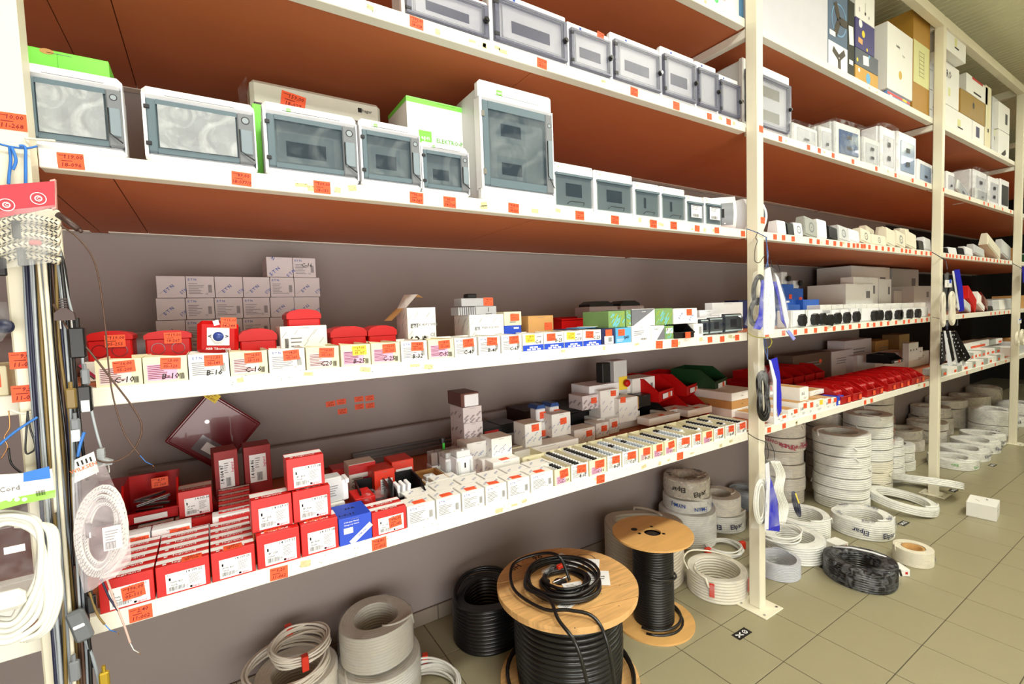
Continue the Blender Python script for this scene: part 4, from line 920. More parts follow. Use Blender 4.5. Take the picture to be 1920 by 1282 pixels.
TR = [(1040, 1069, 'C-10', '14,50', '05-142', 'kkkkkkk     ', 'cream', 1), (1071, 1103, 'B-16', '11,50', '05-149', 'kkkkkkkkkkkk', 'white', 2), (1105, 1137, 'C-16', '16,50', '05-215', 'kkkkkkkkkkkk', 'cream', 3),
      (1139, 1165, 'B-20', '14,20', '05-119', 'gggggkkkkkk ', 'white', 4), (1167, 1196, 'C-20', '15,00', '05-131', 'gggggkkgggg ', 'white', 5), (1198, 1222, 'B-25', '15,20', '05-167', 'ggggggkkggg ', 'cream', 6),
      (1224, 1244, 'C-25', '14,50', '05-202', 'gggggggggg  ', 'cream', 7), (1246, 1267, 'C-32', '18,90', '05-204', ' kkkkkkkkk  ', 'cream', 9), (1269, 1296, 'C-32', '22,00', '05-102', 'ggggggggkk  ', 'white', 8),
      (1298, 1315, 'C-6', '18,00', '05-602', '     gggkkk ', 'white', 10), (1317, 1337, 'C-40', '28,00', '05-128', '   kkkkk    ', 'cream', 11), (1339, 1358, 'B-40', '28,00', '05-132', 'kkkkkkkkkkk ', 'white', 12), (1360, 1378, 'B-40', '18,50', '05-133', '  kk   kkkk ', 'white', 14), (1380, 1400, '3P', '58,00', '05-068', 'kkkkkkkkkkk ', 'white', 12)]
for i, r_ in enumerate(TR): tray(i, *r_)
# second row behind the trays and cartons
wf = lambda q, w, d, h: etn_pattern(q, w, h, n=3, size=.010)
def wt(q, w, d, h):
    etn_pattern(q, w, h, n=4, size=.009, seed=int(w*999)); etn_pattern(q, w, h*.5, n=3, size=.009, seed=5); etn_pattern(q, d, h, n=3, face='left', c=(-w/2, d/2, h*.1), size=.009, seed=3)
C1('white_carton', 'white carton with orange label lying left of the open cream tray', 925, 975, .20, .07, .08, 0, PWHITE, wt, 'top')
t = thing('empty_tray', 'empty cream card tray behind the white cartons', 'tray', (X_at(1000, .20, 1.05), .20, Z1)); q = MB()
for b_ in ((-.06, .06, 0, .0015, 0, .075), (-.06, -.0585, 0, .16, 0, .075), (.0585, .06, 0, .16, 0, .075), (-.06, .06, .1585, .16, 0, .075), (-.06, .06, 0, .16, 0, .0015)): q.box(*b_, CREAM)
q.build('card_tray', t)
for i, (u0, u1, y, h, z, lab) in enumerate([(905, 960, .27, .075, 0, 'left white carton of the pair left of the tall tower of cartons, lower'), (878, 920, .33, .07, 0, 'white carton tucked beside the tower of red-speckled cartons, lower'), (876, 920, .32, .075, .071, 'white speckled carton beside the tower, upper left'), (922, 960, .27, .085, .076, 'white speckled carton beside the tower, upper right')]):
    C1('white_carton', lab, u0, u1, y, .1, h, z, PWHITE, wt)
for i, (u0, u1, y, h, z, lab, tg) in enumerate([(985, 1016, .33, .11, .07, 'upright white carton with orange label, left of two taller ones', (.1, .8)), (1035, 1070, .40, .115, .07, 'upright white carton with orange label, right one of two', (.1, .65)),
        (965, 1085, .31, .068, 0, 'long flat white carton row behind the breaker trays, left', None), (1077, 1116, .42, .075, .0, 'flat white carton with orange label behind the trays, left', (.2, .6)), (1118, 1142, .44, .08, .0, 'flat white carton with orange label behind the trays, right', (.1, .6)),
        (1143, 1161, .46, .085, .0, 'narrow white carton with orange label behind the trays', (.0, .6)), (1126, 1160, .5, .155, .09, 'tall white carton with fine blue marks and orange label', (.2, .85)), (1161, 1196, .46, .14, .05, 'upright white carton with diagonal marks, right of the tall one', (-.3, .95)),
        (1163, 1215, .60, .17, .08, 'large white carton with blue top edge leaning behind', None)]):
    C1('white_carton', lab, u0, u1, y, .10, h, z, PWHITE, wt, tg, topm=BLUE if 'blue top' in lab else None)
C1('white_carton', 'flat white carton carrying the tall white ones', 1120, 1200, .5, .15, .088, 0, PWHITE)
# tower of speckled cartons
def speck(q, w, d, h): etn_pattern(q, w, h, n=3, size=h*.17, s='EXAL', m=mat('purple_ink', (70, 24, 48), .6), seed=int(h*1e4)); etn_pattern(q, w, h*.4, n=3, size=h*.17, s='EXAL', m=MATS['purple_ink'], seed=4); etn_pattern(q, d, h, n=3, face='left', c=(-w/2, d/2, 0), size=h*.17, s='EXAL', m=MATS['purple_ink'], seed=9)
xa, xb = X_at(870, .40, 1.2), X_at(905, .40, 1.2)
for k in range(4):
    t = carton('speckled_carton', f'white carton speckled with dark lettering, {["lowest", "second from the bottom", "third from the bottom", "topmost"][k]} of the tower', xa, xb, .40+.004*(k % 2), .54, Z1+k*.072, .071, LILAC, feats=speck)
    if k == 1: price(t, 0, -.001, .045, '', '', .045, .032)
t = carton('brown_case', 'brown and white case lying on top of the tower', xa-.005, xb-.01, .41, .55, Z1+.29, .062, mat('brown_clear', (96, 50, 40), .35), lid=False); q = MB(); q.box((xb-xa)*-.3, (xb-xa)*.45, -.003, .02, 0, .055, WHITE, .002); q.build('white_part', t)
# clear relay block and contactors
t = thing('relay_block', 'row of clear relays on white bases beside the tower of cartons', 'relay', (X_at(838, .34, 1.1), .34, Z1)); 
for k in range(4):
    q = MB(); q.box(-.07+k*.034, -.04+k*.034, 0, .06, 0, .075, WHITE, .003); q.build('relay_base', t)
    q = MB(); q.box(-.07+k*.034, -.04+k*.034, .003, .05, .076, .13, glass('clear_relay', (190, 180, 176), .45), .002); q.box(-.063+k*.034, -.047+k*.034, .012, .04, .08, .11, mat('coil_brown', (150, 90, 60), .5)); q.build('relay_cover', t)
q = MB(); q.cyl((.0, .03, .13), .006, .03, mat('neon_green', (60, 190, 60), .4)); q.cyl((-.005, .03, .16), .012, .02, BLACK); q.build('test_lever', t)
def contactor(label, u, y, z, s=1, rz=0):
    t = thing('contactor', label, 'contactor', (X_at(u, y, Z1+z+.05), y, Z1+z), rz); q = MB()
    q.box(-.035*s, .035*s, 0, .07*s, 0, .075*s, WHITE, .003); q.box(-.03*s, .03*s, .008*s, .06*s, .075*s, .10*s, PALE, .003); q.build('body', t)
    for sx in (-1, 1): q = MB(); q.box(sx*.027*s-.006*s, sx*.027*s+.006*s, -.006*s, .0, .01*s, .065*s, PALE, .001); q.build('terminal_cover', t)
    q = MB(); q.rect((0, 0, .045*s), .006*s, .02*s, BLACK, off=.001); q.lathe([(0, .006), (.006, .005), (.007, 0)], PALE, 10, (0, .02*s, .10*s)); q.build('indicator', t)
    return t
contactor('white modular contactor, back one of two left of the tower of cartons', 850, .28, .04, .95)
contactor('white modular contactor, front one of two left of the tower of cartons', 872, .22, .045, 1.05)
contactor('small white switch standing in the open kraft tray', 810, .24, .0, .7)
def open_tray(name, label, u0, u1, y, d, h, m, front=None, frontm=None, z=0):
    x0, x1 = X_at(u0, y, Z1+.03), X_at(u1, y, Z1+.03); w = x1-x0; t = thing(name, label, 'tray', ((x0+x1)/2, y, Z1+z)); q = MB(); k = .002
    q.box(-w/2, w/2, 0, k, 0, h, frontm or m); q.box(-w/2, -w/2+k, k, d, 0, h, m); q.box(w/2-k, w/2, k, d, 0, h, m); q.box(-w/2, w/2, d-k, d, 0, h, m); q.box(-w/2, w/2, k, d-k, 0, k, m); q.build('card_tray', t)
    if front: q = MB(); q.text(front, (0, 0, h*.5), h*.42, INK, shear=.1); q.build('handwriting', t)
    return t, w
t, w_ = open_tray('kraft_tray', 'open kraft tray handwritten 40A 1-0-2 with orange label 89,00', 799, 845, .18, .16, .07, KRAFT, '40A 1·0·2', PWHITE); price(t, -w_*.2, -.002, -.0+.012, '89,00', '05-077', .045, .034)
t, w_ = open_tray('white_tray', 'white card tray handwritten 40A 0-1 with orange label, right of the kraft one', 848, 893, .18, .16, .07, PWHITE, '40A  0-1'); price(t, w_*.2, -.002, .012, '', '', .04, .03)
# black bins with small bagged parts
BINB = bin_mesh(.12, .2, .075, BLACK, .6).mesh('bin_shell')
for lab, u, rz in [('black open bin holding clear bags, behind the red carton numbered 4 115 57', 715, -.12), ('black open bin holding three white modules, left of the kraft tray', 768, -.1)]:
    x = X_at(u, .115, 1.03); storage_bin('storage_bin', lab, x, .112, Z1+.02, .12, .2, .075, None, rz, tg=False, label_holder=False, shared=BINB)
    if 'clear' in lab:
        for k in range(4):
            q = MB(); q.lathe([(0, -.018), (.02, -.012), (.027, 0), (.02, .014), (.005, .022)], BAGF if k % 2 else FILM2, 9, smooth=False); tag(q.build('parts_bag', None, (x-.035+k*.022, .16+.03*(k % 2), Z1+.07), (.4*k, .3, k)), f'small clear bag of parts, {ORD[k]} from the left in the black bin', 'bag', 'clear bags in the black bin')
    else:
        for k in range(3): q = MB(); q.box(-.006, .006, 0, .04, 0, .07, WHITE, .002); q.box(-.004, .004, -.003, 0, .02, .045, PALE); tag(q.build('module', None, (x-.03+k*.02, .15, Z1+.03), (.2, 0, .1)), f'slim white module, {ORD[k]} from the left in the black bin', 'module', 'white modules in the black bin')
# further red cartons behind
def RC(label, u0, u1, y, z, h, d=.046, **a):
    x0, x1 = X_at(u0, y, Z1+z+h/2), X_at(u1, y, Z1+z+h/2); return red_carton(label, x0, x1, y, Z1+z, h, d, **a)
for k in range(6): RC(f'flat red carton, {ORD[k]} of the row stepping back behind the middle pile', 412, 470, .235+k*.03, .0, .09+.008*k, .028, front=False, group='flat red cartons behind the pile')
for i, (u0, u1, c) in enumerate([(258, 326, '4 065 35'), (330, 400, '4 065 36')]):
    t = RC(f'red carton with white label low in the second row, {"left" if not i else "right"} of two', u0, u1, .30, 0, .085, .08, code=c, mid='3P 63A')
t = RC('red carton numbered 4 065 36 standing beside the red bin of metal clips', 335, 398, .32, .088, .085, .08, code='4 065 36', mid='3P 63A')
for i, (u0, u1) in enumerate([(205, 283), (286, 360), (400, 470)]):
    t = C1('white_carton', ['grey-white carton labelled 299,00 behind the first red row', 'grey-white carton labelled 299,00 behind the second red row', 'white speckled carton with orange label behind the third red row'][i], u0, u1, .245, .05, .094, 0, LPAPER, wf, None)
    price(t, .02, -.001, .075, '299,00', '', .05, .024)
for i, (u0, u1, z, c) in enumerate([(402, 447, .09, '4 064 87'), (458, 508, .09, '4 064 86')]):
    x0, x1 = X_at(u0, .42, Z1+.2), X_at(u1, .42, Z1+.2); w = x1-x0
    t = thing('red_carton', f'dark red upright carton with sideways label, {"left" if not i else "right"} one before the leaning red cabinet', 'box', ((x0+x1)/2, .42, Z1+z), .1 if not i else 0)
    q = MB(); q.box(-w/2, w/2, 0, .09, 0, .17, mat('shade_red', (150, 20, 20), .5), .001); q.build('carton', t)
    q = MB(); q.rect((0, 0, .09), w*.62, .10, LPAPER); q.text('I '+c, (-w*.2, -.0006, .09), .016, INK, rot=PI/2); q.text('legrand', (w*.24, -.0006, .11), .012, MATS['magenta_ink'], rot=PI/2); q.bars((w*.05, -.0006, .06), w*.2, .03, INK); q.lines((w*.0, -.0006, .11), w*.2, .04, 5, GINK); q.build('printed_label', t)
    C1('flat_carton', f'flat white-labelled red carton under the {"left" if not i else "right"} upright dark red carton', u0-2, u1+2, .415, .1, .088, 0, RED, lambda q, w, d, h: (q.rect((0, 0, h*.6), w*.5, h*.4, LPAPER), q.bars((0, -.001, h*.6), w*.4, h*.2, INK)))
# the leaning red cabinet door
t = thing('fire_cabinet', 'dark red square cabinet standing on its corner against the wall, yellow label on top', 'cabinet', (0, 0, 0))
c = on_y(405, 838, .80); s_ = .12
q = MB(); q.box(-s_, s_, -.01, .08, -s_, s_, DKRED, .004); q.box(-s_*.93, s_*.93, -.016, -.01, -s_*.93, s_*.93, DKRED, .003); q.xf(Matrix.Translation((c.x, .80, Z1+.26)) @ Matrix.Rotation(.72, 4, 'Y')); q.build('door', t)
q = MB(); q.box(-.03, .085, -.019, -.015, -.095, -.03, mat('mirror_glass', (170, 170, 176), .1, .6)); q.box(.0, .06, -.021, -.018, -.08, -.045, LPAPER); q.xf(Matrix.Translation((c.x, .80, Z1+.26)) @ Matrix.Rotation(.72, 4, 'Y')); q.build('window', t)
q = MB(); q.ringf((-.05, -.017, .02), .004, .008, STEEL); q.ringf((-.05, -.018, .02), .001, .003, STEEL); q.xf(Matrix.Translation((c.x, .80, Z1+.26)) @ Matrix.Rotation(.72, 4, 'Y')); q.build('lock', t)
p = price(t, c.x, .776, Z1+.26+s_*1.25, '90,-', '05-001', .05, .035, rot=.72, paper=YELLOW)
# red bin with metal clips
x = X_at(282, .34, 1.12)
t = storage_bin('storage_bin', 'red open bin holding metal clips at the left of the lowest shelf', x, .35, Z1+.088, .14, .16, .115, PRED, 0, tg=False, lip=.3); price(t, .02, .10, .095, '8,50', '05-063', .045, .032)
for k in range(5):
    q = MB(); q.box(-.045, .045, -.005, .005, -.004, .004, STEEL, .001); q.box(-.045, .045, -.0055, -.004, -.002, .002, DARKG); tag(q.build('metal_clip', None, (x-.005+.01*(k % 2), .39+.02*(k % 3), Z1+.118+.009*k), (0, .12*(k % 3-1), .3*(k-2))), f'short metal rail clip, {ORD[k]} from the bottom of the heap in the red bin', 'clip', 'metal clips in the red bin')
storage_bin('storage_bin', 'dark red bin standing empty behind the clips at the far left', X_at(225, .5, 1.1), .5, Z1, .16, .2, .16, mat('shade_red', (150, 20, 20), .5), tg=False, label_holder=False)
# mixed goods behind the black bins
C1('red_carton', 'deep red carton with white legend 039 40 behind the pile', 668, 705, .14, .1, .085, 0, RED, lambda q, w, d, h: (q.rect((w*.1, 0, h*.45), w*.7, h*.5, LPAPER), q.text('039 40', (w*.2, -.0006, h*.6), h*.16, INK), q.text('legrand', (-w/2, d*.4, h*.5), h*.16, LPAPER, 'left', rot=PI/2)), (.05, .2))
t = C1('white_carton', 'white carton handwritten 25A under the white relays', 618, 648, .16, .08, .08, 0, PWHITE, lambda q, w, d, h: (q.text('25A', (0, 0, h*.2), h*.22, INK), q.lines((0, 0, h*.6), w*.6, h*.4, 4, GINK)))
t = thing('relay', 'white relay unit with wiring print standing on the white carton', 'relay', (X_at(631, .17, 1.1), .17, Z1+.082)); q = MB(); q.box(-.035, .02, 0, .06, 0, .085, PALE, .003); q.box(.02, .04, .0, .06, 0, .07, WHITE, .003); q.lines((-.008, 0, .04), .035, .04, 5, GINK); q.build('body', t)
q = MB(); q.box(.03, .042, -.008, .05, .06, .075, WHITE, .001); q.build('terminal_cover', t)
C1('red_carton', 'red and white carton with violet picture, back of the lowest shelf', 655, 705, .36, .08, .12, 0.02, PWHITE, lambda q, w, d, h: (q.rect((0, 0, h*.85), w, h*.3, RED), q.rect((w*.2, 0, h*.35), w*.4, h*.4, mat('magenta_print', (190, 40, 110), .5)), q.text('OBR', (-w*.25, 0, h*.3), h*.16, mat('violet_ink', (110, 50, 150), .6)), q.lines((-w*.2, 0, h*.5), w*.4, h*.2, 2, GINK)))
C1('red_carton', 'small deep red carton top showing behind the white relays', 625, 672, .44, .08, .11, 0, RED)
C1('orange_red_carton', 'orange-red carton with white label, left of two behind black bins', 703, 741, .27, .1, .115, 0.01, ORED, lambda q, w, d, h: (q.rect((w*.08, 0, h*.45), w*.6, h*.5, LPAPER), q.lines((w*.08, -.0006, h*.5), w*.5, h*.3, 4, GINK), q.text('CE', (w*.2, -.0006, h*.28), h*.12, INK)))
C1('orange_red_carton', 'orange-red carton with white label, right of two behind black bins', 736, 776, .31, .1, .125, 0.01, ORED, lambda q, w, d, h: (q.rect((w*.05, 0, h*.5), w*.76, h*.5, LPAPER), q.lines((w*.08, -.0006, h*.55), w*.6, h*.3, 4, GINK), q.text('CE', (w*.25, -.0006, h*.32), h*.14, INK)))
t = thing('cable_tray', 'grey metal rail lengths lying along the wall on the lowest shelf', 'rail', (0, 0, 0))
for k in range(3):
    q = MB(); y = .78+.03*k; q.box(.55, 2.1, y, y+.022, Z1+.001+.012*k, Z1+.03+.012*k, mat('zinc', (150, 150, 154), .35, .7), .002); q.build('rail_length', t)
q = MB(); q.box(-.3, 2.3, YW-.09, YW-.05, Z1, Z1+.14, mat('trunking', (150, 142, 142), .6), .004); tag(q.build('wall_trunking'), 'long grey trunking lying against the wall behind the goods', 'trunking')
for lab, u, y in [('dark boxed meter with red label right of the speckled tower', 922, .5), ('black rounded device further right of the dark meter', 955, .52)]:
    x = X_at(u, y, 1.1); t = thing('meter', lab, 'meter', (x, y, Z1)); q = MB(); q.box(-.08, .08, 0, .14, 0, .1, PALE, .01); q.build('base', t)
    P = [(-.08, .1), (.08, .1), (.075, .13), (.05, .15), (-.05, .15), (-.075, .13)]; q = MB(); q.prism(P, 'y', 0, .14, BLACK); q.build('cover', t)
    if 'red label' in lab: q = MB(); q.rect((0, 0, .125), .08, .022, RED, off=.001); q.build('label', t)
for lab, u in [('blue-capped white sensor standing in its carton, left one', 1014), ('blue-capped white sensor standing in its carton, right one', 1040)]:
    x = X_at(u, .47, 1.25); t = thing('sensor', lab, 'sensor', (x, .47, Z1+.14)); q = MB(); q.box(-.03, .03, 0, .06, 0, .07, WHITE, .006); q.build('body', t); q = MB(); q.prism([(-.03, .07), (.03, .07), (.02, .088), (-.02, .088)], 'y', 0, .08, mat('cap_blue', (34, 72, 140), .4)); q.build('cap', t); price(t, .01, -.001, .035, '', '', .04, .035)
    C1('white_carton', lab.replace('blue-capped white sensor standing in its carton', 'white box with orange label carrying a blue-capped sensor'), u-12, u+12, .46, .09, .138, 0, PWHITE, None, (.1, .6))
C1('dark_case', 'dark brown hinged case lying open at the back', 985, 1045, .66, .2, .10, .06, mat('umber', (50, 24, 20), .6))
t = thing('flat_tray', 'large flat black tray lying at the back of the lowest shelf', 'tray', (X_at(1120, .62, 1.2), .58, Z1)); q = MB(); q.box(-.35, .38, 0, .3, .12, .145, BLACK, .008); q.box(-.3, .33, .03, .27, 0, .12, BLACK); q.build('tray_body', t)
t = C1('speckled_carton', 'open speckled carton with orange label lying on the black tray', 1092, 1122, .52, .12, .08, .146, LILAC, speck, (.2, .6))
C1('pale_box', 'plain pale box under the tall grey switch box', 1105, 1161, .55, .16, .12, .15, WHITE)
t = thing('emergency_box', 'tall pale box with yellow plate and red mushroom button', 'switch', (X_at(1155, .6, 1.35), .56, Z1+.20)); q = MB(); q.box(-.055, .055, 0, .09, 0, .20, PALE, .004); q.box(-.12, -.055, .03, .09, .04, .19, BLACK, .004); q.build('body', t)
q = MB(); q.box(-.02, .05, -.003, 0, .02, .10, YELLOW, .002); q.build('yellow_plate', t); q = MB(); q.lathe([(0, .03), (.016, .03), (.022, .022), (.022, .012), (.012, .008), (.012, 0)], PRED, 16, (.03, -.003, .06), axis='y'); q.build('mushroom_button', t)
t = C1('pale_box', 'pale carton with orange labels right of the mushroom button', 1186, 1228, .58, .14, .13, .14, PWHITE, lambda q, w, d, h: q.rect((w*.35, 0, h*.5), w*.1, h*.4, GINK), (.0, .6))
C1('kraft_carton', 'brown carton with orange label under the pale one', 1162, 1198, .50, .12, .075, .1, KRAFT, None, (.1, .5))
C1('black_box', 'black box right of the brown carton with orange label', 1199, 1220, .5, .1, .07, .11, BLACK)
def big_bin(label, u, v, y, m, w=.21, rz=0, z=0, d=.3, h=.14): x = X_at(u, y, Z1+z+h/2); return storage_bin('storage_bin', label, x, y, Z1+z, w, d, h, m, rz, lip=.45)
SHR = mat('shade_red', (150, 20, 20), .5)
big_bin('large red bin at the back, left of the green bin, upper row', 1250, 0, .50, PRED, .24, .3, z=.125)
big_bin('large red bin directly left of the green bin, upper row', 1300, 0, .52, PRED, .24, .3, z=.125)
big_bin('green open bin on top at the back near the nearest post', 1352, 0, .46, DGREEN, .26, .3, z=.14)
big_bin('black bin with white data card, lower row left of red bins', 1270, 0, .46, BLACK, .26, .25)
big_bin('red bin under the green one near the nearest post', 1338, 0, .44, PRED, .24, .25)
big_bin('red bin beside the black one, lower row', 1305, 0, .46, PRED, .2, .25)
for i, (u0, u1, y) in enumerate([(1217, 1275, .36), (1240, 1300, .44), (1290, 1335, .36)]):
    t = C1('flat_carton', f'flat white and grey packet with orange label, {ORD[i]} behind the last trays', u0, u1, y, .09, .04, .03, PWHITE, None, 'top')
for i in range(3): C1('kraft_tray', f'long kraft tray of breakers with orange stripes beside the nearest post, {ORD[i]} up', 1372, 1420, .26, .3, .05, .052*i, KRAFT if i % 2 else PWHITE, lambda q, w, d, h: q.text('3-6', (-w*.1, 0, h*.5), h*.3, INK), (.25, .55))
# ------------------------------------------------------------------ third level, second bay: surface boxes and sockets
def surface_box(label, u0, u1, v, y=.02, z0=Z3, m=WHITE, tilt=0, lean=0, socket=True, d=.07, group=None, cat='switch box', name='surface_box'):
    x0, x1, h = box_px(u0, u1, v, y, z0); w = x1-x0
    h *= 1.12; t = thing(name, label, cat, ((x0+x1)/2, y, z0+abs(math.sin(tilt))*w/2), 0, group); t.rotation_euler = (lean, tilt, 0)
    q = MB(); q.prism([(0, 0), (d, 0), (d*.8, h), (d*.15, h)], 'x', -w/2, w/2, m); q.build('back_box', t)
    q = MB(); a = math.atan2(d*.15, h)
    q.box(-w*.46, w*.46, -.006, .001, h*.08, h*.94, m, .003); q.xf(Matrix.Rotation(-a, 4, 'X')); q.build('front_plate', t)
    if socket:
        q = MB(); q.ringf((0, -.006, h*.5), min(w, h)*.2, min(w, h)*.28, GREYP if m is not BLACK else DARKG, n=14); q.disc((0, -.006, h*.5), .004, INK, n=6); q.xf(Matrix.Rotation(-a, 4, 'X')); q.build('socket', t)
    return t
IV = mat('ivory_plastic', (232, 226, 206), .4)
for lab, u0, u1, v, m, tl, s in [
    ('plain white surface box right of the bowed board on third level', 1459, 1474, 415, WHITE, 0, 0), ('slim black box between white ones, leftmost black on third level', 1476, 1489, 419, BLACK, 0, 0), ('white surface box right of the slim black one', 1490, 1505, 419, WHITE, 0, 1),
    ('clear grey tilted box with silver knob', 1508, 1532, 413, mat('clear_grey_plastic', (168, 170, 164), .3), .12, 1), ('white ribbed box leaning right of the grey tilted one', 1533, 1550, 415, WHITE, .05, 0), ('black box tilted, second black on third level', 1553, 1570, 428, BLACK, .12, 0),
    ('white socket box with long lip beside the tilted black one', 1572, 1590, 427, PALE, .1, 1), ('white box lying tilted, fourth from the clear grey one', 1592, 1611, 433, WHITE, .08, 0), ('ivory box leaning left in the middle of the row', 1614, 1632, 434, IV, .14, 1),
    ('double ivory box lying flat with two round holes', 1634, 1662, 441, IV, .02, 1), ('ivory box tilted behind the double one', 1662, 1678, 434, IV, .16, 0), ('ivory corner box tilted right of the double one', 1680, 1697, 439, IV, .14, 1), ('ivory box leaning right with wavy edge', 1698, 1718, 440, IV, .14, 0),
    ('slim black box, last black before the second post', 1722, 1732, 452, BLACK, 0, 0), ('white box tilted hard against the second post', 1733, 1745, 449, WHITE, .1, 0),
    ('small dark box right of the second post', 1774, 1778, 465, BLACK, 0, 0), ('small white cup-shaped box in third bay', 1780, 1794, 464, WHITE, 0, 0), ('black box between white ones in third bay', 1797, 1808, 465, BLACK, 0, 0), ('pale box tilted in the third bay', 1810, 1824, 466, WHITE, .08, 0),
    ('wide pale box tilted in the third bay middle', 1826, 1846, 466, PALE, .12, 0), ('flat ivory plates leaning against each other near the far post', 1850, 1876, 464, IV, .3, 0), ('bagged grey plates beside the far post', 1878, 1895, 462, PALE, .2, 0)]:
    surface_box(lab, u0, u1, v, m=m, tilt=tl, socket=bool(s), y=.03)
for i, u in enumerate((1622, 1655, 1690)): surface_box(f'ivory box in the back row of the third level, {ORD[i]} from the left', u, u+16, 432, y=.2, m=IV, tilt=.2-.1*i)
# ------------------------------------------------------------------ second level, second bay: rotary switches
def rotary(label, u0, u1, v, ks, y=.02, kr=.8):
    x0, x1, h = box_px(u0, u1, v, y, Z2); w = x1-x0; t = thing('rotary_switch', label, 'switch', ((x0+x1)/2, y, Z2), 0, 'switches with black handles on the eye-level shelf')
    q = MB(); q.box(-w/2, w/2, .0, .09, 0, h, PALE, .004); q.rect((0, 0, h*.55), w*.82, h*.86, WHITE); q.build('housing', t)
    for k in ks:
        q = MB(); P = [(math.cos(a)*.028*(1+.18*(n % 2)), math.sin(a)*.034*(1+.15*(n % 2))) for n, a in enumerate([j*2*PI/14 for j in range(14)])]
        q.prism([(px+w*k, pz+h*.42) for px, pz in P], 'y', -.03, 0, BLACK); q.build('handle', t)
    return t
for i, (u0, u1, v, ks) in enumerate([(1484, 1510, 582, (.1,)), (1512, 1544, 581, (-.15, .3)), (1546, 1557, 588, (.0,)), (1558, 1574, 581, (.0,)), (1575, 1592, 580, (.0,)), (1593, 1610, 578, (.0,)), (1612, 1650, 578, (.1, .38)), (1652, 1668, 580, (.1,)), (1669, 1690, 579, (.0, .15)), (1692, 1708, 578, (.1,)), (1709, 1740, 577, (-.25,))]):
    rotary(f'grey-white switch with {"two black handles" if len(ks) > 1 else "black handle"}, {ORD[i]} right of the nearest post', u0, u1, v, ks)
for i in range(9):
    u = 1538+i*22; C2('white_carton', f'low white carton behind the handled switches, {ORD[i]} from the left', u, u+21, 572-i*.5, .16, .12, feats=wf if i % 2 else None)
for lab, u0, u1, v, y, m, tgx in [('bright blue carton with white print beside the bagged cables', 1470, 1500, 572, .25, mat('mid_blue_card', (38, 92, 184), .5), 0), ('tall blue carton behind the bagged cables', 1466, 1488, 533, .3, MATS['mid_blue_card'], 1), ('blue carton with orange label carrying a small switch', 1488, 1506, 541, .3, MATS['mid_blue_card'], 1), ('long blue carton with white windows', 1506, 1536, 562, .25, MATS['mid_blue_card'], 0)]:
    C2('blue_carton', lab, u0, u1, v, y, .1, m=m, tg=(.2, .7) if tgx else None, feats=lambda q, w, d, h: q.lines((0, 0, h*.5), w*.3, h*.3, 2, LPAPER))
for lab, u in [('small grey switch with black knob standing on the tall blue carton', 1474), ('small grey switch with black knob standing on the labelled blue carton', 1496)]:
    y = .3; x = X_at(u, y, 1.85); z = on_y(u, 533 if u < 1480 else 541, y).z; t = thing('rotary_switch', lab, 'switch', (x, y+.01, z)); q = MB(); q.box(-.035, .035, 0, .07, 0, .09 if u < 1480 else .06, PALE, .004); q.build('housing', t); q = MB(); q.cyl((.01, 0, .04), .02, .015, BLACK, 'y', 12); q.xf(Matrix.Translation((0, -.015, 0))); q.build('handle', t)
for lab, u0, u1, v, y, d in [('large white striped carton in the middle of the second bay', 1586, 1637, 532, .32, .3), ('narrow white carton on top of the striped one', 1600, 1646, 519, .34, .1), ('tall white carton right of the striped one', 1648, 1671, 523, .36, .3), ('large grey-white carton at the back, highest in the second bay', 1596, 1668, 498, .55, .3), ('grey carton at the back right of the second bay', 1672, 1722, 503, .6, .2), ('low grey case with red handle at the right of the second bay', 1676, 1712, 545, .45, .2), ('pale grey case with dark slot beside the second post', 1714, 1745, 536, .35, .2)]:
    C2('striped_carton', lab, u0, u1, v, y, d, m=PWHITE if 'white' in lab else PALE, feats=lambda q, w, d, h: (stripes(q, w, d, h, 8, False), q.rect((w*.3, 0, h*.7), w*.15, h*.2, GINK)))
# third bay, second level
for i, (u0, u1, v, m) in enumerate([(1808, 1820, 572, PALE), (1812, 1830, 562, RED), (1832, 1846, 563, PWHITE), (1838, 1852, 566, DKRED), (1850, 1862, 575, BLACK), (1862, 1874, 565, PALE), (1874, 1884, 564, PWHITE), (1884, 1896, 562, PALE)]):
    t = surface_box(['pale packet right of the blue bag in the third bay', 'red and white packet tilted in the third bay', 'white packet with red edge in the third bay', 'dark red packet behind the white one in the third bay', 'small black part lying in the third bay', 'pale relay in the third bay, left of three', 'white relay in the third bay, middle of three', 'pale relay beside the far post'][i], u0, u1, v, z0=Z2, m=m, tilt=(.3, .5, .35, .4, 0, 0, 0, 0)[i], socket=False, y=.05, name='packet', cat='packet')
# ------------------------------------------------------------------ lowest shelf, second bay
def redbins():
    me = bin_mesh(.145, .30, .115, BRED, .45).mesh('bin_shell')
    lbl = [1594, 1615, 1641, 1655, 1679, 1693, 1705, 1722, 1733]
    for i, u in enumerate(lbl):
        x = X_at(u, .0, Z1+.03)-.03; t = storage_bin('storage_bin', f'red open bin, {ORD[i]} from the left in the front row of red bins', x, .012, Z1, .145, .30, .115, None, 0, 'red bins in the front row', shared=me, label_holder=False, tg=False)
        price(t, .03, -.006, .026, '', '', .04, .034)
        q = MB(); q.tube([(-.07, -.004, .05), (-.05, .04, .10), (.0, .09, .118), (.068, .098, .118)], .0015, mat('red_rim', (214, 60, 56), .3), 4); q.box(-.068, .068, .05, .29, .03, .085, BRED, .01); q.build('contents_cover', t)
    for i in range(8):
        x = 2.95+i*.17; storage_bin('storage_bin', f'red open bin in the shaded back row, {ORD[i]} from the nearest post', x+.1, .42, Z1+(.08 if i > 2 else .02), .15, .3, .115, None, 0, 'red bins in the back row', shared=me, label_holder=False, tg=False)
redbins()
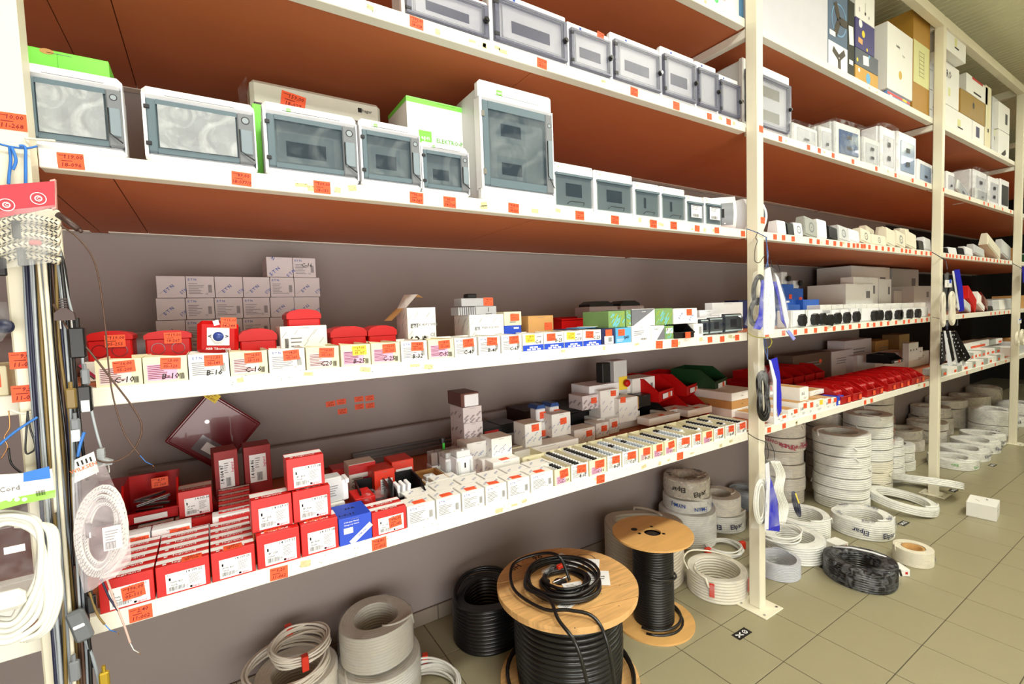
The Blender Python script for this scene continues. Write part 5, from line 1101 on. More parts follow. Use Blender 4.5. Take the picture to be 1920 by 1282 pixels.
def CB(name, label, u0, u1, v, y, d, z0=None, m=PWHITE, feats=None, tg=None, topm=None, group=None):
    z0 = Z1 if z0 is None else z0
    x0, x1, h = box_px(u0, u1, v, y, z0); t = carton(name, label, x0, x1, y, y+d, z0, h, m, feats=feats, topm=topm, group=group)
    if tg: price(t, (x1-x0)*tg[0], -.0012, h*tg[1], '', '', min(.04, (x1-x0)*.55), min(.032, h*.45), paper=tg[2] if len(tg) > 2 else None)
    return t
num = lambda s: (lambda q, w, d, h: (q.text(s, (-w*.15, 0, h*.55), h*.34, INK), q.lines((w*.1, 0, h*.2), w*.4, h*.2, 3, GINK), q.rect((0, d/2, h+.0013), w*.8, d*.9, KRAFT, 'top')))
for lab, u0, u1, v, s, z, pp in [('white carton of strips marked 50A with red top, first right of the nearest post', 1452, 1476, 783, '50A', 0, None), ('red-edged white carton marked E3 right of the nearest post', 1478, 1496, 770, 'E3', 0, None), ('long white carton marked 3-8 with orange label', 1498, 1513, 757, '3-8', 0, None),
                            ('narrow white carton between 3-8 and the yellow-labelled one', 1514, 1524, 755, '', 0, None), ('white carton marked C6 with yellow label', 1525, 1545, 752, 'C6', 0, YELLOW), ('white carton marked 1-2 with orange label', 1546, 1558, 749, '1-2', 0, None), ('white carton marked 1-3 beside the small blue box', 1559, 1568, 747, '1-3', 0, None)]:
    CB('strip_carton', lab, u0, u1, v, .01, .3, feats=num(s), tg=(.22, .75, pp) if pp else (.25, .75))
for lab, u0, u1, y, z in [('upper long white carton marked 3-5 on the strip cartons', 1500, 1516, .06, .075), ('short white strip carton behind the blue box, upper layer', 1519, 1545, .12, .07)]:
    x0, x1 = X_at(u0, y, Z1+.1), X_at(u1, y, Z1+.1); carton('strip_carton', lab, x0, x1, y, y+.3, Z1+z, .085 if 'upper long' in lab else .03, PWHITE, feats=num('3-5'))
CB('blue_carton', 'small bright blue and white box left of the red bins', 1570, 1582, 744, .02, .1, m=BLUE, feats=lambda q, w, d, h: q.rect((0, 0, h*.3), w*.7, h*.4, LPAPER))
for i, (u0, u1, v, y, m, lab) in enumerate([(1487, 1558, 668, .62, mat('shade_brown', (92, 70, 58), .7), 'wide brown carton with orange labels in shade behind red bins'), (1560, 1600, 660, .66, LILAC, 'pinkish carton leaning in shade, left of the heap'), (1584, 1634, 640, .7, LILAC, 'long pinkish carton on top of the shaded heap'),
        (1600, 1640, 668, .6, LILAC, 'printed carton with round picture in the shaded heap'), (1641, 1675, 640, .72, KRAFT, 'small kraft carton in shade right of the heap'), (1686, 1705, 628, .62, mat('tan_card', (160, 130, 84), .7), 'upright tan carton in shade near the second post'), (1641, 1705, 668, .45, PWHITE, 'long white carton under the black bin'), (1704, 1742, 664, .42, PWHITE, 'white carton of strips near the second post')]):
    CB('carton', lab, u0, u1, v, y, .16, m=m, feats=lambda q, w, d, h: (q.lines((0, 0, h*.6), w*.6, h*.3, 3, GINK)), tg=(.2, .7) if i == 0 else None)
x = X_at(1682, .3, Z1+.15); storage_bin('storage_bin', 'black bin with orange tag lying on top of the red bins', x, .3, Z1+.12, .26, .2, .08, BLACK)
for i in range(3): CB('switch_row', f'white block of small switches, {ORD[i]} step beside the black bin', 1704+i*6, 1722+i*8, 664-10*(2-i), .33+.05*i, .05, Z1+.10, WHITE, lambda q, w, d, h: [q.rect((w*(.3*k-.3), 0, h*.6), w*.08, h*.1, INK) for k in range(3)] and None)
# third bay, lowest shelf
k = 0
for r_, (y, zz, us_) in enumerate([(.01, 0, [1766, 1776, 1786, 1795, 1804, 1816, 1824, 1830, 1838, 1845, 1853, 1861, 1869, 1876, 1884]), (.08, .065, [1805, 1812, 1819, 1826, 1833, 1840, 1848, 1856, 1866, 1876]), (.2, .13, [1800, 1855, 1868, 1880])]):
    for i in range(len(us_)-1):
        x0, x1 = X_at(us_[i], y, Z1+zz+.03), X_at(us_[i+1]-.6, y, Z1+zz+.03)
        t = carton('small_carton', f'white carton in third bay, {["bottom", "middle", "top"][r_]} layer, {ORD[i]} from the second post', x0, x1, y, y+.14, Z1+zz, .062 if not (r_ == 2 and i == 0) else .075, PWHITE if (i+r_) % 3 else mat('grey_print_card', (170, 176, 170), .6), feats=(lambda q, w, d, h: (q.text('EXAL', (w*.2, 0, h*.6), h*.2, INK))) if i % 3 == 0 else None, group='white cartons in the third bay')
        if i % 2 == 0 or r_ == 1: price(t, (x1-x0)*.1, -.001, .022, '', '', (x1-x0)*.5, .024)
# far bay fill seen through the posts
for zi, z in enumerate((Z1, Z2, Z3)):
    for i in range(5): x = 8.0+.4*i; carton('far_carton', f'distant carton beyond the far post, {["lowest", "eye-level", "third"][zi]} shelf, {ORD[i]} along', x, x+.3, .04, .3, z, .1+.03*((i+zi) % 3), (PWHITE, PALE, KRAFT, DGREEN, PWHITE)[(i+zi) % 5])
# ------------------------------------------------------------------ top level
Z5 = TOP[4]
def T5(label, u0, u1, v, m, y=.02, d=.3, z0=Z5, feats=None, name='large_carton', h=None, topm=None):
    x0, x1, hh = box_px(u0, u1, v, y, z0); return carton(name, label, x0, x1, y, y+d, z0, h or hh, m, feats=feats, topm=topm, lid=False)
T5('white and blue carton with green dot on the top shelf left of the nearest post', 1270, 1394, -60, PWHITE, h=.26, feats=lambda q, w, d, h: (q.rect((w*.46, 0, h/2), w*.08, h, mat('steel_blue_print', (90, 140, 180), .6)), q.disc((w*.06, 0, h*.15), .018, mat('mint_print', (90, 220, 120), .5)), q.text('1600x600', (w*.12, 0, h*.22), .022, mat('plum_ink', (140, 60, 90), .6))))
T5('huge plain white carton on the top shelf right of the nearest post', 1420, 1552, -140, mat('cool_white_card', (206, 206, 216), .6), feats=lambda q, w, d, h: (q.rect((w*.12, 0, h*.62), w*.32, h*.2, LPAPER), q.rect((w*.09, -.0005, h*.64), w*.24, h*.18, NAVY), q.rect((w*.09, -.001, h*.56), w*.24, h*.02, mat('magenta_print', (190, 40, 110), .5)), q.rect((w*.24, -.001, h*.62), w*.03, h*.16, YELLOW)), h=.75)
FANB = mat('fan_blue_print', (88, 108, 134), .5)
def fan(q, w, d, h):
    q.rect((0, 0, h*.16), w, h*.32, LPAPER); q.ringf((w*.05, -.0006, h*.62), w*.36, w*.39, mat('sky_print', (120, 170, 210), .5), n=26)
    for k in range(3): q.rect((w*.05+.06*math.cos(2.1*k), -.001, h*.62+.06*math.sin(2.1*k)), .11, .05, mat('bronze_print', (70, 62, 56), .5), rot=2.1*k)
    for k in range(3): q.rect((w*.05+.05*math.cos(2.1*k+.6), -.001, h*.16+.05*math.sin(2.1*k+.6)), .09, .04, MATS['bronze_print'], rot=2.1*k+.6)
    q.rect((-w*.3, -.0012, h*.42), w*.3, h*.06, LPAPER)
T5('tall grey-blue fan carton with propeller picture on the top shelf', 1553, 1589, -60, FANB, feats=fan, h=.52)
T5('dark narrow side carton with white sticker beside the fan carton', 1590, 1602, -40, mat('olive_black_card', (44, 46, 40), .6), feats=lambda q, w, d, h: (q.rect((0, 0, h*.55), w*.7, h*.24, LPAPER, rot=.1), q.rect((0, 0, h*.2), w*.6, h*.06, LPAPER)), h=.5)
VIO = mat('violet_card', (66, 62, 122), .5)
base = 0
for lab, hh, m, f in [('kraft lamp carton with pale fan picture, bottom of the four-carton pile', .11, mat('ochre_card', (206, 160, 76), .6), lambda q, w, d, h: (q.disc((w*.05, 0, h*.5), h*.34, LBLUE, n=9), q.disc((-w*.35, 0, h*.75), h*.14, LPAPER))),
                      ('slate lamp carton with white picture, second in the pile', .115, mat('slate_card', (84, 92, 104), .5), lambda q, w, d, h: (q.rect((-w*.05, 0, h*.5), w*.25, h*.55, LPAPER, rot=.1), q.disc((w*.1, 0, h*.85), h*.1, LBLUE), q.disc((-w*.42, 0, h*.3), h*.12, YELLOW))),
                      ('violet lamp carton with yellow bulb picture, third in the pile', .2, VIO, lambda q, w, d, h: (q.disc((-w*.1, 0, h*.56), h*.12, YELLOW), q.rect((-w*.25, 0, h*.28), w*.22, h*.18, mat('peach_print', (230, 170, 110), .6), rot=-.1), q.disc((-w*.25, 0, h*.86), h*.14, LPAPER), q.disc((w*.1, 0, h*.1), h*.06, YELLOW))),
                      ('white carton with candle picture, top of the four-carton pile', .2, PWHITE, lambda q, w, d, h: (q.rect((0, 0, h*.5), .004, h*.3, INK), q.disc((0, 0, h*.28), .012, INK), q.rect((-w*.3, 0, h*.3), .01, .03, GINK), q.rect((w*.2, 0, h*.22), .01, .02, INK)))]:
    x0, x1 = X_at(1604, .02, Z5+base), X_at(1650, .02, Z5+base); x1 = x0+.36 if base < .2 else x0+.30; carton('lamp_carton', lab, x0, x1, .02, .25, Z5+base, hh-.002, m, feats=f, lid=False); base += hh
T5('thin upright ochre packet with clear window beside the lamp cartons', 1652, 1662, 62, mat('ochre_card', (206, 160, 76), .6), y=.06, feats=lambda q, w, d, h: (q.rect((0, 0, h*.45), w*.7, h*.8, mat('pale_aqua_print', (190, 206, 186), .5)), q.disc((0, 0, h*.6), w*.2, LBLUE)))
x0 = X_at(1666, .02, Z5+.05); carton('flat_carton', 'flat colourful carton with red and blue print under the white lamp carton', x0-.02, X_at(1706, .02, Z5), .02, .25, Z5, .05, mat('rainbow_blue', (120, 160, 220), .5), feats=lambda q, w, d, h: (q.rect((0, 0, h*.7), w, h*.4, mat('rainbow_red', (214, 66, 54), .5)), q.rect((w*.25, -.0005, h*.7), w*.2, h*.36, YELLOW), q.rect((-w*.35, -.0005, h*.4), w*.1, h*.3, LPAPER)), lid=False)
xw0, xw1 = X_at(1664, .01, Z5+.3), X_at(1711, .01, Z5+.3)
carton('lamp_carton', 'tall white carton with small yellow bulb picture on the top shelf', xw0, xw1, .01, .3, Z5+.055, on_y(1666, 40, .01).z-Z5-.055, PWHITE, feats=lambda q, w, d, h: (q.disc((0, 0, h*.30), .032, mat('amber_print', (214, 176, 70), .5)), q.text('bailey', (-w*.1, 0, h*.72), .03, INK), q.text('Glow', (w*.12, 0, h*.62), .022, GINK)), lid=False)
T5('tall brown carton with pale printed sheet left of the second post', 1712, 1743, 15, mat('mustard_kraft', (178, 132, 44), .6), feats=lambda q, w, d, h: (q.rect((0, 0, h*.5), w*.95, h*.42, mat('pale_lime_sheet', (222, 222, 160), .6)), [q.rect((0, -.0006, h*(.38+.04*k)), w*.3, .003, INK) for k in range(7)], q.rect((-w*.14, -.0006, h*.5), .003, h*.26, INK), q.rect((w*.14, -.0006, h*.5), .003, h*.26, INK)), d=.45)
for i in range(4): T5(f'grey carton edge stacked beside the second post, {ORD[i]} from the bottom', 1744, 1750, 0, PALE, y=.1, z0=Z5+.17*i, h=.165)
fig = lambda q, w, d, h: (q.rect((0, 0, h*.5), w*.12, h*.3, mat('pale_lime_sheet', (222, 222, 160), .6)), q.rect((w*.05, 0, h*.3), w*.2, h*.06, INK))
def T6(label, u0, u1, z, hh, m, y=.02, d=.3, feats=fig, name='stacked_carton'):
    x0, x1 = X_at(u0, y, Z5+z+hh/2), X_at(u1, y, Z5+z+hh/2); return carton(name, label, x0, x1, y, y+d, Z5+z, hh, m, feats=feats, lid=False)
T6('white carton at the bottom of the third bay top shelf, beside second post', 1772, 1822, 0, .2, PWHITE)
T6('white carton with black letters RO, middle of the pile', 1772, 1798, .205, .36, PWHITE, feats=lambda q, w, d, h: (q.text('RO', (-w*.25, 0, h*.72), .09, INK), q.rect((-w*.2, 0, h*.32), w*.14, h*.2, mat('pale_lime_sheet', (222, 222, 160), .6))))
T6('white carton protruding at the top of the third bay pile', 1772, 1811, .57, .22, PWHITE, y=-.05)
T6('small white carton behind the protruding one', 1808, 1820, .44, .16, PWHITE, y=.08)
T6('white carton with dark square picture at the shelf edge', 1823, 1845, 0, .2, PWHITE, feats=lambda q, w, d, h: q.rect((-w*.05, 0, h*.55), w*.3, h*.5, NAVY))
T6('brown carton wrapped in shiny clear film', 1801, 1848, .205, .22, mat('amber_card', (176, 136, 50), .3, coat=.8), feats=lambda q, w, d, h: (q.disc((0, 0, h*.6), .03, DARKG), q.rect((w*.1, 0, h*.5), w*.5, h*.8, FILM, off=.004)))
T6('white carton with red corner on the film-wrapped one', 1812, 1852, .43, .17, PWHITE, feats=lambda q, w, d, h: (q.rect((w*.0, 0, h*.93), w*.5, h*.12, RED), q.rect((0, 0, h*.2), w*.35, h*.1, INK)))
T6('cream narrow carton in the third bay top shelf', 1847, 1858, 0, .62, CREAM)
T6('tall pale carton right of the cream one', 1860, 1870, 0, .6, PALE, y=.05)
T6('lower pale carton with black stain near the far post', 1872, 1892, 0, .27, PWHITE, feats=lambda q, w, d, h: q.rect((0, 0, h*.14), w*.4, h*.2, BLACK, rot=.4))
T6('upper pale carton with dark window near the far post', 1872, 1893, .275, .28, PWHITE, feats=lambda q, w, d, h: q.rect((w*.2, 0, h*.5), w*.2, h*.4, DARKG))
T6('dark glossy bag lying on the highest cartons', 1826, 1890, .6, .14, BLACK, y=.3, d=.3, name='dark_bag')
# ------------------------------------------------------------------ cable coils on the floor
def coil_prof(R, r, h, wr):
    """closed section of a tight coil, every wire a rounded bump"""
    n = max(2, int(round(h/(2*wr)))); m_ = max(2, int(round((R-r)/(2*wr)))); P = []
    for i in range(n):
        z = h*(i+.5)/n
        for a in (-85, -45, 0, 45, 85): P.append((R-wr+wr*math.cos(math.radians(a)), z+h/n*.5*math.sin(math.radians(a))))
    for i in range(m_):
        x = R-(R-r)*(i+.5)/m_
        for a in (35, 90, 145): P.append((x+(R-r)/m_*.5*math.cos(math.radians(a)), h-wr*.5+wr*.6*math.sin(math.radians(a))))
    for i in range(n):
        z = h-h*(i+.5)/n
        for a in (100, 140, 180, 220, 260): P.append((r+wr+wr*math.cos(math.radians(a)), z+h/n*.5*math.sin(math.radians(a))))
    P.append((r+wr, 0)); P.append((R-wr, 0))
    return P
def wrap_text(q, R, z, s, size, m, a0, lean=0, flip=False):
    def fn(x, y):
        if flip: x, y = -x, -y
        x2 = x*math.cos(lean)-y*math.sin(lean); y2 = x*math.sin(lean)+y*math.cos(lean)
        a = a0+x2/R; return (R*math.cos(a), R*math.sin(a), z+y2)
    q.text(s, (0, 0, 0), size, m, fn=fn)
def coil(label, x, y, z, R, h, m=CWHT, r=None, wr=.007, n=44, group=None, jig=.0, wrap=None, words=None, wm=None, tilt=(0, 0), name='cable_coil', tie=False, top_words=True, sticker=None):
    r = r or R*.55; t = thing(name, label, 'cable coil', (x, y, z), 0, group); t.rotation_euler = (tilt[0], tilt[1], random.uniform(0, 6) if tilt == (0, 0) and not words else 0)
    q = MB(); q.lathe(coil_prof(R, r, h, wr), m, n, closed=True)
    if jig:
        rr = random.Random(label); A, B = rr.uniform(0, 6), rr.uniform(0, 6)
        q.v = [(v[0]*(1+jig*math.sin(2*math.atan2(v[1], v[0])+A)), v[1]*(1+jig*math.sin(3*math.atan2(v[1], v[0])+B)), v[2]*(1+jig*1.5*math.sin(2*math.atan2(v[1], v[0])+B))) for v in q.v]
    q.build('windings', t)
    q = MB(); a = random.uniform(3.3, 5); q.tube([(( r+(R-r)*k/5)*math.cos(a+.2*k), (r+(R-r)*k/5)*math.sin(a+.2*k), h+.004) for k in range(6)]+[(R*1.03*math.cos(a+1.1), R*1.03*math.sin(a+1.1), h*.7)], wr*.9, m, 6); q.build('loose_end', t)
    if wrap:
        q = MB(); rr = random.Random(label+'w'); N = 22; rings = [(R*1.0, -.0), (R*1.035, h*.3), (R*1.035, h*.8), (R*.97, h*1.06), ((R+r)/2, h*1.08), (r*.98, h*1.02), (r*.95, h*.5)]
        vs = [((rd+rr.uniform(-.003, .004))*math.cos(2*PI*k/N), (rd+rr.uniform(-.004, .006))*math.sin(2*PI*k/N), max(.001, zz+rr.uniform(-.004, .005))) for k in range(N) for rd, zz in rings]; M_ = len(rings)
        q.add(vs, [(k*M_+i, ((k+1) % N)*M_+i, ((k+1) % N)*M_+i+1, k*M_+i+1) for k in range(N) for i in range(M_-1)], wrap, True); q.build('plastic_wrap', t)
    if words:
        q = MB(); rr = random.Random(label)
        for k in range(4):
            a0 = -PI/2+(-1.25, -.35, .55, 1.45)[k]; wrap_text(q, R*1.055, h*rr.uniform(.3, .7), words, min(h*.42, .05), wm or INK, a0, rr.uniform(-.3, .3), flip=k % 2 == 0)
        if top_words:
            for k in range(5): a0 = k*1.25; q.text(words, (math.cos(a0)*(R+r)/2, math.sin(a0)*(R+r)/2, h*1.1), .042, wm or INK, 'top', rot=a0+PI/2)
        q.build('printing', t)
    if sticker:
        for a in sticker: q = MB(); q.box(-.014, .014, -.003, 0, -h*.3, h*.3, ORED, .001); q.build('sticker', t, (R*1.01*math.cos(a), R*1.01*math.sin(a), h*.6), (0, 0, a+PI/2))
    return t
def loose(label, x, y, z, R, nt, wr=.0045, m=CWHT, sp=.018, hh=.03, group=None, sticker=(), name='loose_coil', tilt=(0, 0)):
    """hank of a few loops lying loosely: each loop its own wobble"""
    t = thing(name, label, 'cable coil', (x, y, z), 0, group); t.rotation_euler = (*tilt, 0); rr = random.Random(label); q = MB()
    for k in range(nt):
        a, b, c = (rr.uniform(0, 6) for _ in range(3)); r0 = R-rr.uniform(0, sp); z0 = wr+hh*k/max(1, nt-1)
        q.tube([((r0+.006*math.sin(2*i*2*PI/40+a))*math.cos(i*2*PI/40)+.004*math.cos(b), (r0+.006*math.sin(3*i*2*PI/40+b))*math.sin(i*2*PI/40), z0+.006*(1+math.sin(i*2*PI/40+c))) for i in range(40)], wr, m, 6, closed=True)
    q.build('windings', t)
    for a in sticker: q = MB(); q.box(-.013, .013, -sp-.006, .004, -hh*.6-.002, hh*.6+.006, ORED, .002); q.build('sticker', t, (R*math.cos(a), R*math.sin(a), hh/2+.008), (0, 0, a+PI/2))
    return t
def stack(xy, R, hs, labels, m=CWHT, wrap=FILM, words=None, jig=.012, top_v=None, wr=.0075, **k):
    z = 0
    for i, (h, lab) in enumerate(zip(hs, labels)):
        coil(lab, xy[0]+random.uniform(-.008, .008), xy[1]+random.uniform(-.008, .008), z, R*random.uniform(.97, 1.01), h, m, wr=wr, jig=jig, wrap=wrap, words=(words or [None]*9)[i], tilt=(0, 0), **k); z += h*1.04+.004
    return z
def hstack(xy, v, n): H = min(.94, Z_at(v, *xy)); return [H/n/1.04-.004]*n
PO = ['bottom', 'second from bottom', 'third from bottom', 'fourth from bottom', 'fifth from bottom', 'sixth from bottom', 'top']
# the tallest white stack right of the nearest post
xy = (4.455, .358); hs = hstack(xy, 806, 7); stack(xy, .207, hs, [f'shrink-wrapped white cable coil, {PO[i]} of the tallest floor stack' for i in range(7)])
xy = (4.98, .36); hs = hstack(xy, 772, 7); z = 0
for i in range(7):
    t = coil(f'white coil {"with orange lettered wrap" if i > 3 else ("with blue stripe" if i in (1, 2) else "plain cream-tinted")}, {PO[i]} of the stack behind the tallest', *xy, z, .185, hs[i], IV if i < 3 else CWHT, wrap=FILM, wr=.0075, r=.1)
    q = MB()
    if i > 3:
        for a in (-1.25, -.7): wrap_text(q, .193, hs[i]*.5, 'TE', hs[i]*.8, mat('burnt_orange_print', (206, 100, 40), .6), a)
        q.build('printing', t, (0, 0, 0), (0, 0, -t.rotation_euler.z))
    elif i in (1, 2): wrap_text(q, .193, hs[i]*.5, 'lll', hs[i]*.3, BLUE, -1.0); q.build('printing', t, (0, 0, 0), (0, 0, -t.rotation_euler.z))
    z += hs[i]*1.04+.004
xy = (4.18, .70); hs = hstack(xy, 788, 6); stack(xy, .175, hs, [f'lilac-white coil, {PO[i] if i < 5 else "top"} of the shaded stack beside the tallest' for i in range(6)], CWRM, words=[None, None, None, None, 'TTUDROHTTA', None], wm=mat('crimson_print', (180, 40, 80), .6), top_words=False)
xy = (5.0, .72); hs = hstack(xy, 745, 6); stack(xy, .17, hs, [f'grey-white coil in shade, {PO[i]} of the stack near the second post' for i in range(6)], CWRM)
xy = (5.42, .40); hs = [.13, .1, .075, .06]; stack(xy, .17, hs, [f'white coil, {PO[i]} of the tapering stack left of the second post' for i in range(4)])
xy = (5.85, .45); hs = [.09, .08, .07]; stack(xy, .17, hs, [f'white coil, {PO[i]} of the short stack behind the second post' for i in range(3)])
xy = (6.1, .74); stack(xy, .2, hstack(xy, 728, 5), [f'grey coil in deep shade, {PO[i]} of the stack behind the second post' for i in range(5)], CWRM)
# bag-wrapped leaning coils in front of the tall stack
coil('loose white coil lying tilted in a clear bag in front of the tall stacks', 4.72, .02, .025, .235, .06, CWHT, r=.17, wr=.0075, jig=.02, wrap=BAGF, tilt=(.12, .10))
coil('bagged white coil leaning on the tilted one, reaching the second post foot', 5.18, .02, .09, .26, .055, CWHT, r=.17, wr=.0075, jig=.03, wrap=FILM2, tilt=(-.10, .30))
q = MB(); q.box(-.1, .1, -.085, .085, 0, .115, PWHITE, .003); t = thing('white_carton', 'plain white carton lying alone on the tiles near the second post', 'box', (5.02, -.40, 0), .12); q.build('carton', t)
q = MB(); q.lines((-.03, -.085, .075), .09, .01, 1, INK); q.rect((-.02, .03, .115), .05, .004, GINK, 'top', rot=.6); q.text('BKT', (.04, -.02, .115), .018, INK, 'top'); q.build('printing', t)
q = MB(); q.box(.1, .104, -.075, .085, .01, .1, DARKG); q.build('dark_end', t)
# middle floor pile
coil('large white loose coil behind the pile, orange sticker on its rim', 3.66, .30, 0, .20, .13, CWHT, r=.145, wr=.0075, jig=.02, wrap=BAGF, sticker=(1.6, 5.2))
coil('wide white coil in the front pile right of the nearest post', 3.289, .15, 0, .185, .125, CWHT, r=.115, wr=.0075, jig=.02, wrap=BAGF)
coil('silver-grey coil in a clear bag just right of the post foot', 2.96, .085, 0, .125, .10, mat('silver_cable', (196, 198, 206), .35), r=.098, wr=.005, jig=.015, wrap=BAGF)
loose('thin white loops lying on top of the wide front pile', 3.2, .22, .13, .15, 5, m=CWHT)
coil('white coil in a bag printed Elpar, lying left of the small cream coil', 4.02, .03, 0, .195, .12, CWHT, r=.12, wr=.0075, jig=.025, wrap=FILM2, words='Elpar', wm=NAVY)
coil('black cable coil in crinkled clear film with a white strap', 3.298, -.235, 0, .19, .115, CBLK, r=.10, wr=.0075, jig=.03, wrap=film('glossy_film', (210, 214, 222), .0, .22, 26, .08))
q = MB(); t = [o for o in COL.objects if o.name.startswith('cable_coil') and 'black cable' in o.get('label', '')][0]
q.tube([(.06, .17, .11), (.09, .08, .128), (.12, -.02, .128), (.14, -.09, .118), (.145, -.125, .09), (.14, -.135, .02)], .006, LPAPER, 4); q.build('strap', t)
t = coil('small cream coil with blue label standing alone on the open tiles', 3.781, -.346, 0, .106, .095, IV, r=.062, wr=.004, jig=0, wrap=FILM)
q = MB(); wrap_text(q, .112, .035, 'lllllll', .03, BINK, -1.2); wrap_text(q, .112, .06, 'llllll', .014, INK, -1.2); q.build('paper_label', t, (0, 0, 0), (0, 0, -t.rotation_euler.z))
q = MB(); q.lathe([(.062, .0), (.062, .09), (.045, .09), (.045, 0)], KRAFT, 20); q.build('core', t)
loose('thin white hank with two orange stickers lying left of the nearest post', 2.93, .44, 0, .125, 8, m=CWHT, sp=.03, hh=.035, sticker=(2.9, 5.9))
coil('thick cream coil in a clear bag, left of the nearest post foot', 2.49, .20, 0, .17, .135, mat('cream_cable', (226, 220, 204), .35), r=.125, wr=.0085, jig=.01, wrap=BAGF, sticker=(1.2, 6.0))
t = thing('loose_coil', 'thin white cable loop resting on the thick cream coil', 'cable coil', (2.49, .2, .14)); q = MB(); q.tube(smooth_path([(-.19, .06, .02), (-.15, .12, .05), (-.02, .16, .04), (.1, .1, .02), (.15, .0, .01)]), .005, IV, 6); q.build('windings', t)
z = 0
xy = (2.90, .72)
coil('white coil at the bottom of the printed pile near the wall', *xy, 0, .20, .24, CWHT, wr=.0075, jig=.02, wrap=BAGF, r=.12); coil('white coil in red and blue printed bag, middle of the pile near the wall', *xy, .245, .17, .09, CWHT, wr=.0075, wrap=FILM2, words='NYM-J', wm=BINK, r=.1, top_words=False); coil('coil wrapped in bag printed with black lettering, topmost near the wall', *xy, .345, .16, .125, IV, wr=.0075, wrap=film('milky_wrap', (226, 218, 208), .5, .9, 20), words='Elpar', r=.08)
coil('white coil with blue printed bag under the milky ring near the wall', 3.29, .70, 0, .17, .12, CWHT, wr=.0075, wrap=FILM2, words='Elpar', wm=NAVY, r=.1, top_words=False); coil('milky translucent coil ring on top of the blue printed one', 3.26, .70, .13, .155, .13, CWRM, wr=.0055, wrap=FILM2, r=.085)
coil('dark bagged coil in shade behind the nearest post', 3.75, .78, 0, .12, .16, CGRY, wrap=FILM2)
coil('broad beige flat-cable coil standing behind the small spool', 2.28, .58, 0, .24, .33, mat('beige_cable', (196, 186, 168), .45), r=.17, wr=.010, jig=.03)
for lab, u, v in [('flat white carton lying between the coils and the open tiles', 1581, 1030), ('flat white carton with red mark half under the black coil', 1690, 1080)]:
    p = on_z(u, v, 0); carton('flat_carton', lab, p.x-.06, p.x+.05, p.y, p.y+.09, 0, .04, PWHITE, rz=-.2 if u < 1600 else -.6, feats=lambda q, w, d, h: q.rect((w*.3, 0, h*.5), .015, .015, RED))
# front left coils
c_ = mat('warm_grey_cable', (200, 196, 184), .4)
coil('warm grey coil, lower one of the two wrapped rings in the front left', .575, .64, 0, .185, .15, c_, r=.10, wr=.0065, jig=.02, wrap=BAGF)
coil('warm grey coil, upper one of the two wrapped rings in the front left', .575, .66, .16, .165, .16, c_, r=.095, wr=.0065, jig=.02, wrap=BAGF, n=60)
coil('coil in bag printed Elpar at the bottom left edge of the photo', .235, .70, 0, .17, .19, CWRM, r=.1, wr=.0075, jig=.02, wrap=BAGF, words='Elpar', wm=INK, top_words=False)
loose('beige hank with orange sticker, lower on the printed coil', .20, .69, .20, .165, 9, m=CWRM, hh=.04, sticker=(4.6,), wr=.005)
loose('beige hank with two orange stickers, highest on the printed coil', .255, .70, .26, .12, 9, m=CWRM, hh=.045, sticker=(4.7, 1.8), wr=.0045)
loose('white hank with two orange stickers beside the wrapped rings', .72, .44, .0, .15, 10, m=CWHT, hh=.07, sticker=(1.2, 1.9), wr=.0055)
coil('black heavy coil half hidden behind the big wooden drum', 1.17, .665, 0, .19, .22, CBLK, r=.12, wr=.009, jig=.03); loose('single black loop sticking up from the heavy black coil', 1.16, .66, .2, .17, 2, m=CBLK, hh=.03, wr=.008, tilt=(.3, -.2))
# distant coils
for i, (x, y, z, R, h, wd, wm_) in enumerate([(6.34, .12, 0, .20, .09, 'Exo', mat('leaf_ink', (90, 180, 70), .6)), (6.77, .14, 0, .21, .10, 'Elpar', NAVY), (7.2, .15, 0, .21, .11, 'Elpar', NAVY), (7.63, .19, 0, .2, .11, 'Elpar', INK), (8.3, .25, .12, .22, .17, None, None), (8.3, .25, 0, .22, .11, 'Elpar', NAVY), (7.3, .62, 0, .2, .13, None, None), (7.35, .62, .14, .2, .08, None, None), (8.35, .71, 0, .22, .25, None, None), (8.35, .71, .26, .22, .1, None, None), (7.8, .72, 0, .22, .2, None, None), (7.8, .72, .21, .2, .12, None, None), (9.0, .2, 0, .2, .12, 'Elpar', NAVY), (9.2, .68, 0, .22, .3, None, None), (9.6, .3, 0, .2, .2, None, None), (6.7, .66, 0, .2, .12, None, None), (6.7, .66, .13, .19, .1, None, None), (9.95, .7, 0, .2, .34, None, None)]):
    lab = ['flat coil in green printed bag right of the second post foot', 'flat coil in blue printed bag behind the green printed one', 'second blue printed coil bag going back along the rack', 'cream coil in printed bag lying third along the rack front', 'white shiny coil on a printed one before the far post', 'blue printed coil under the white shiny one before the far post', 'grey coil with orange mark in shade, lower', 'grey coil with orange mark in shade, upper', 'big coil in shade before the far post, lower', 'big coil in shade before the far post, upper',
           'shaded coil near the back wall, lower', 'shaded coil near the back wall, upper', 'blue printed coil right of the far post foot', 'tall coil beyond the far post', 'white coil furthest along the rack front', 'low shaded coil behind the green printed one', 'upper shaded coil behind the green printed one', 'tall shaded coil furthest along the wall'][i]
    coil(lab, x, y, z, R, h, CWHT if y < .5 else CWRM, n=30, jig=.03, wrap=FILM2, words=wd, wm=wm_, wr=.007, top_words=False)
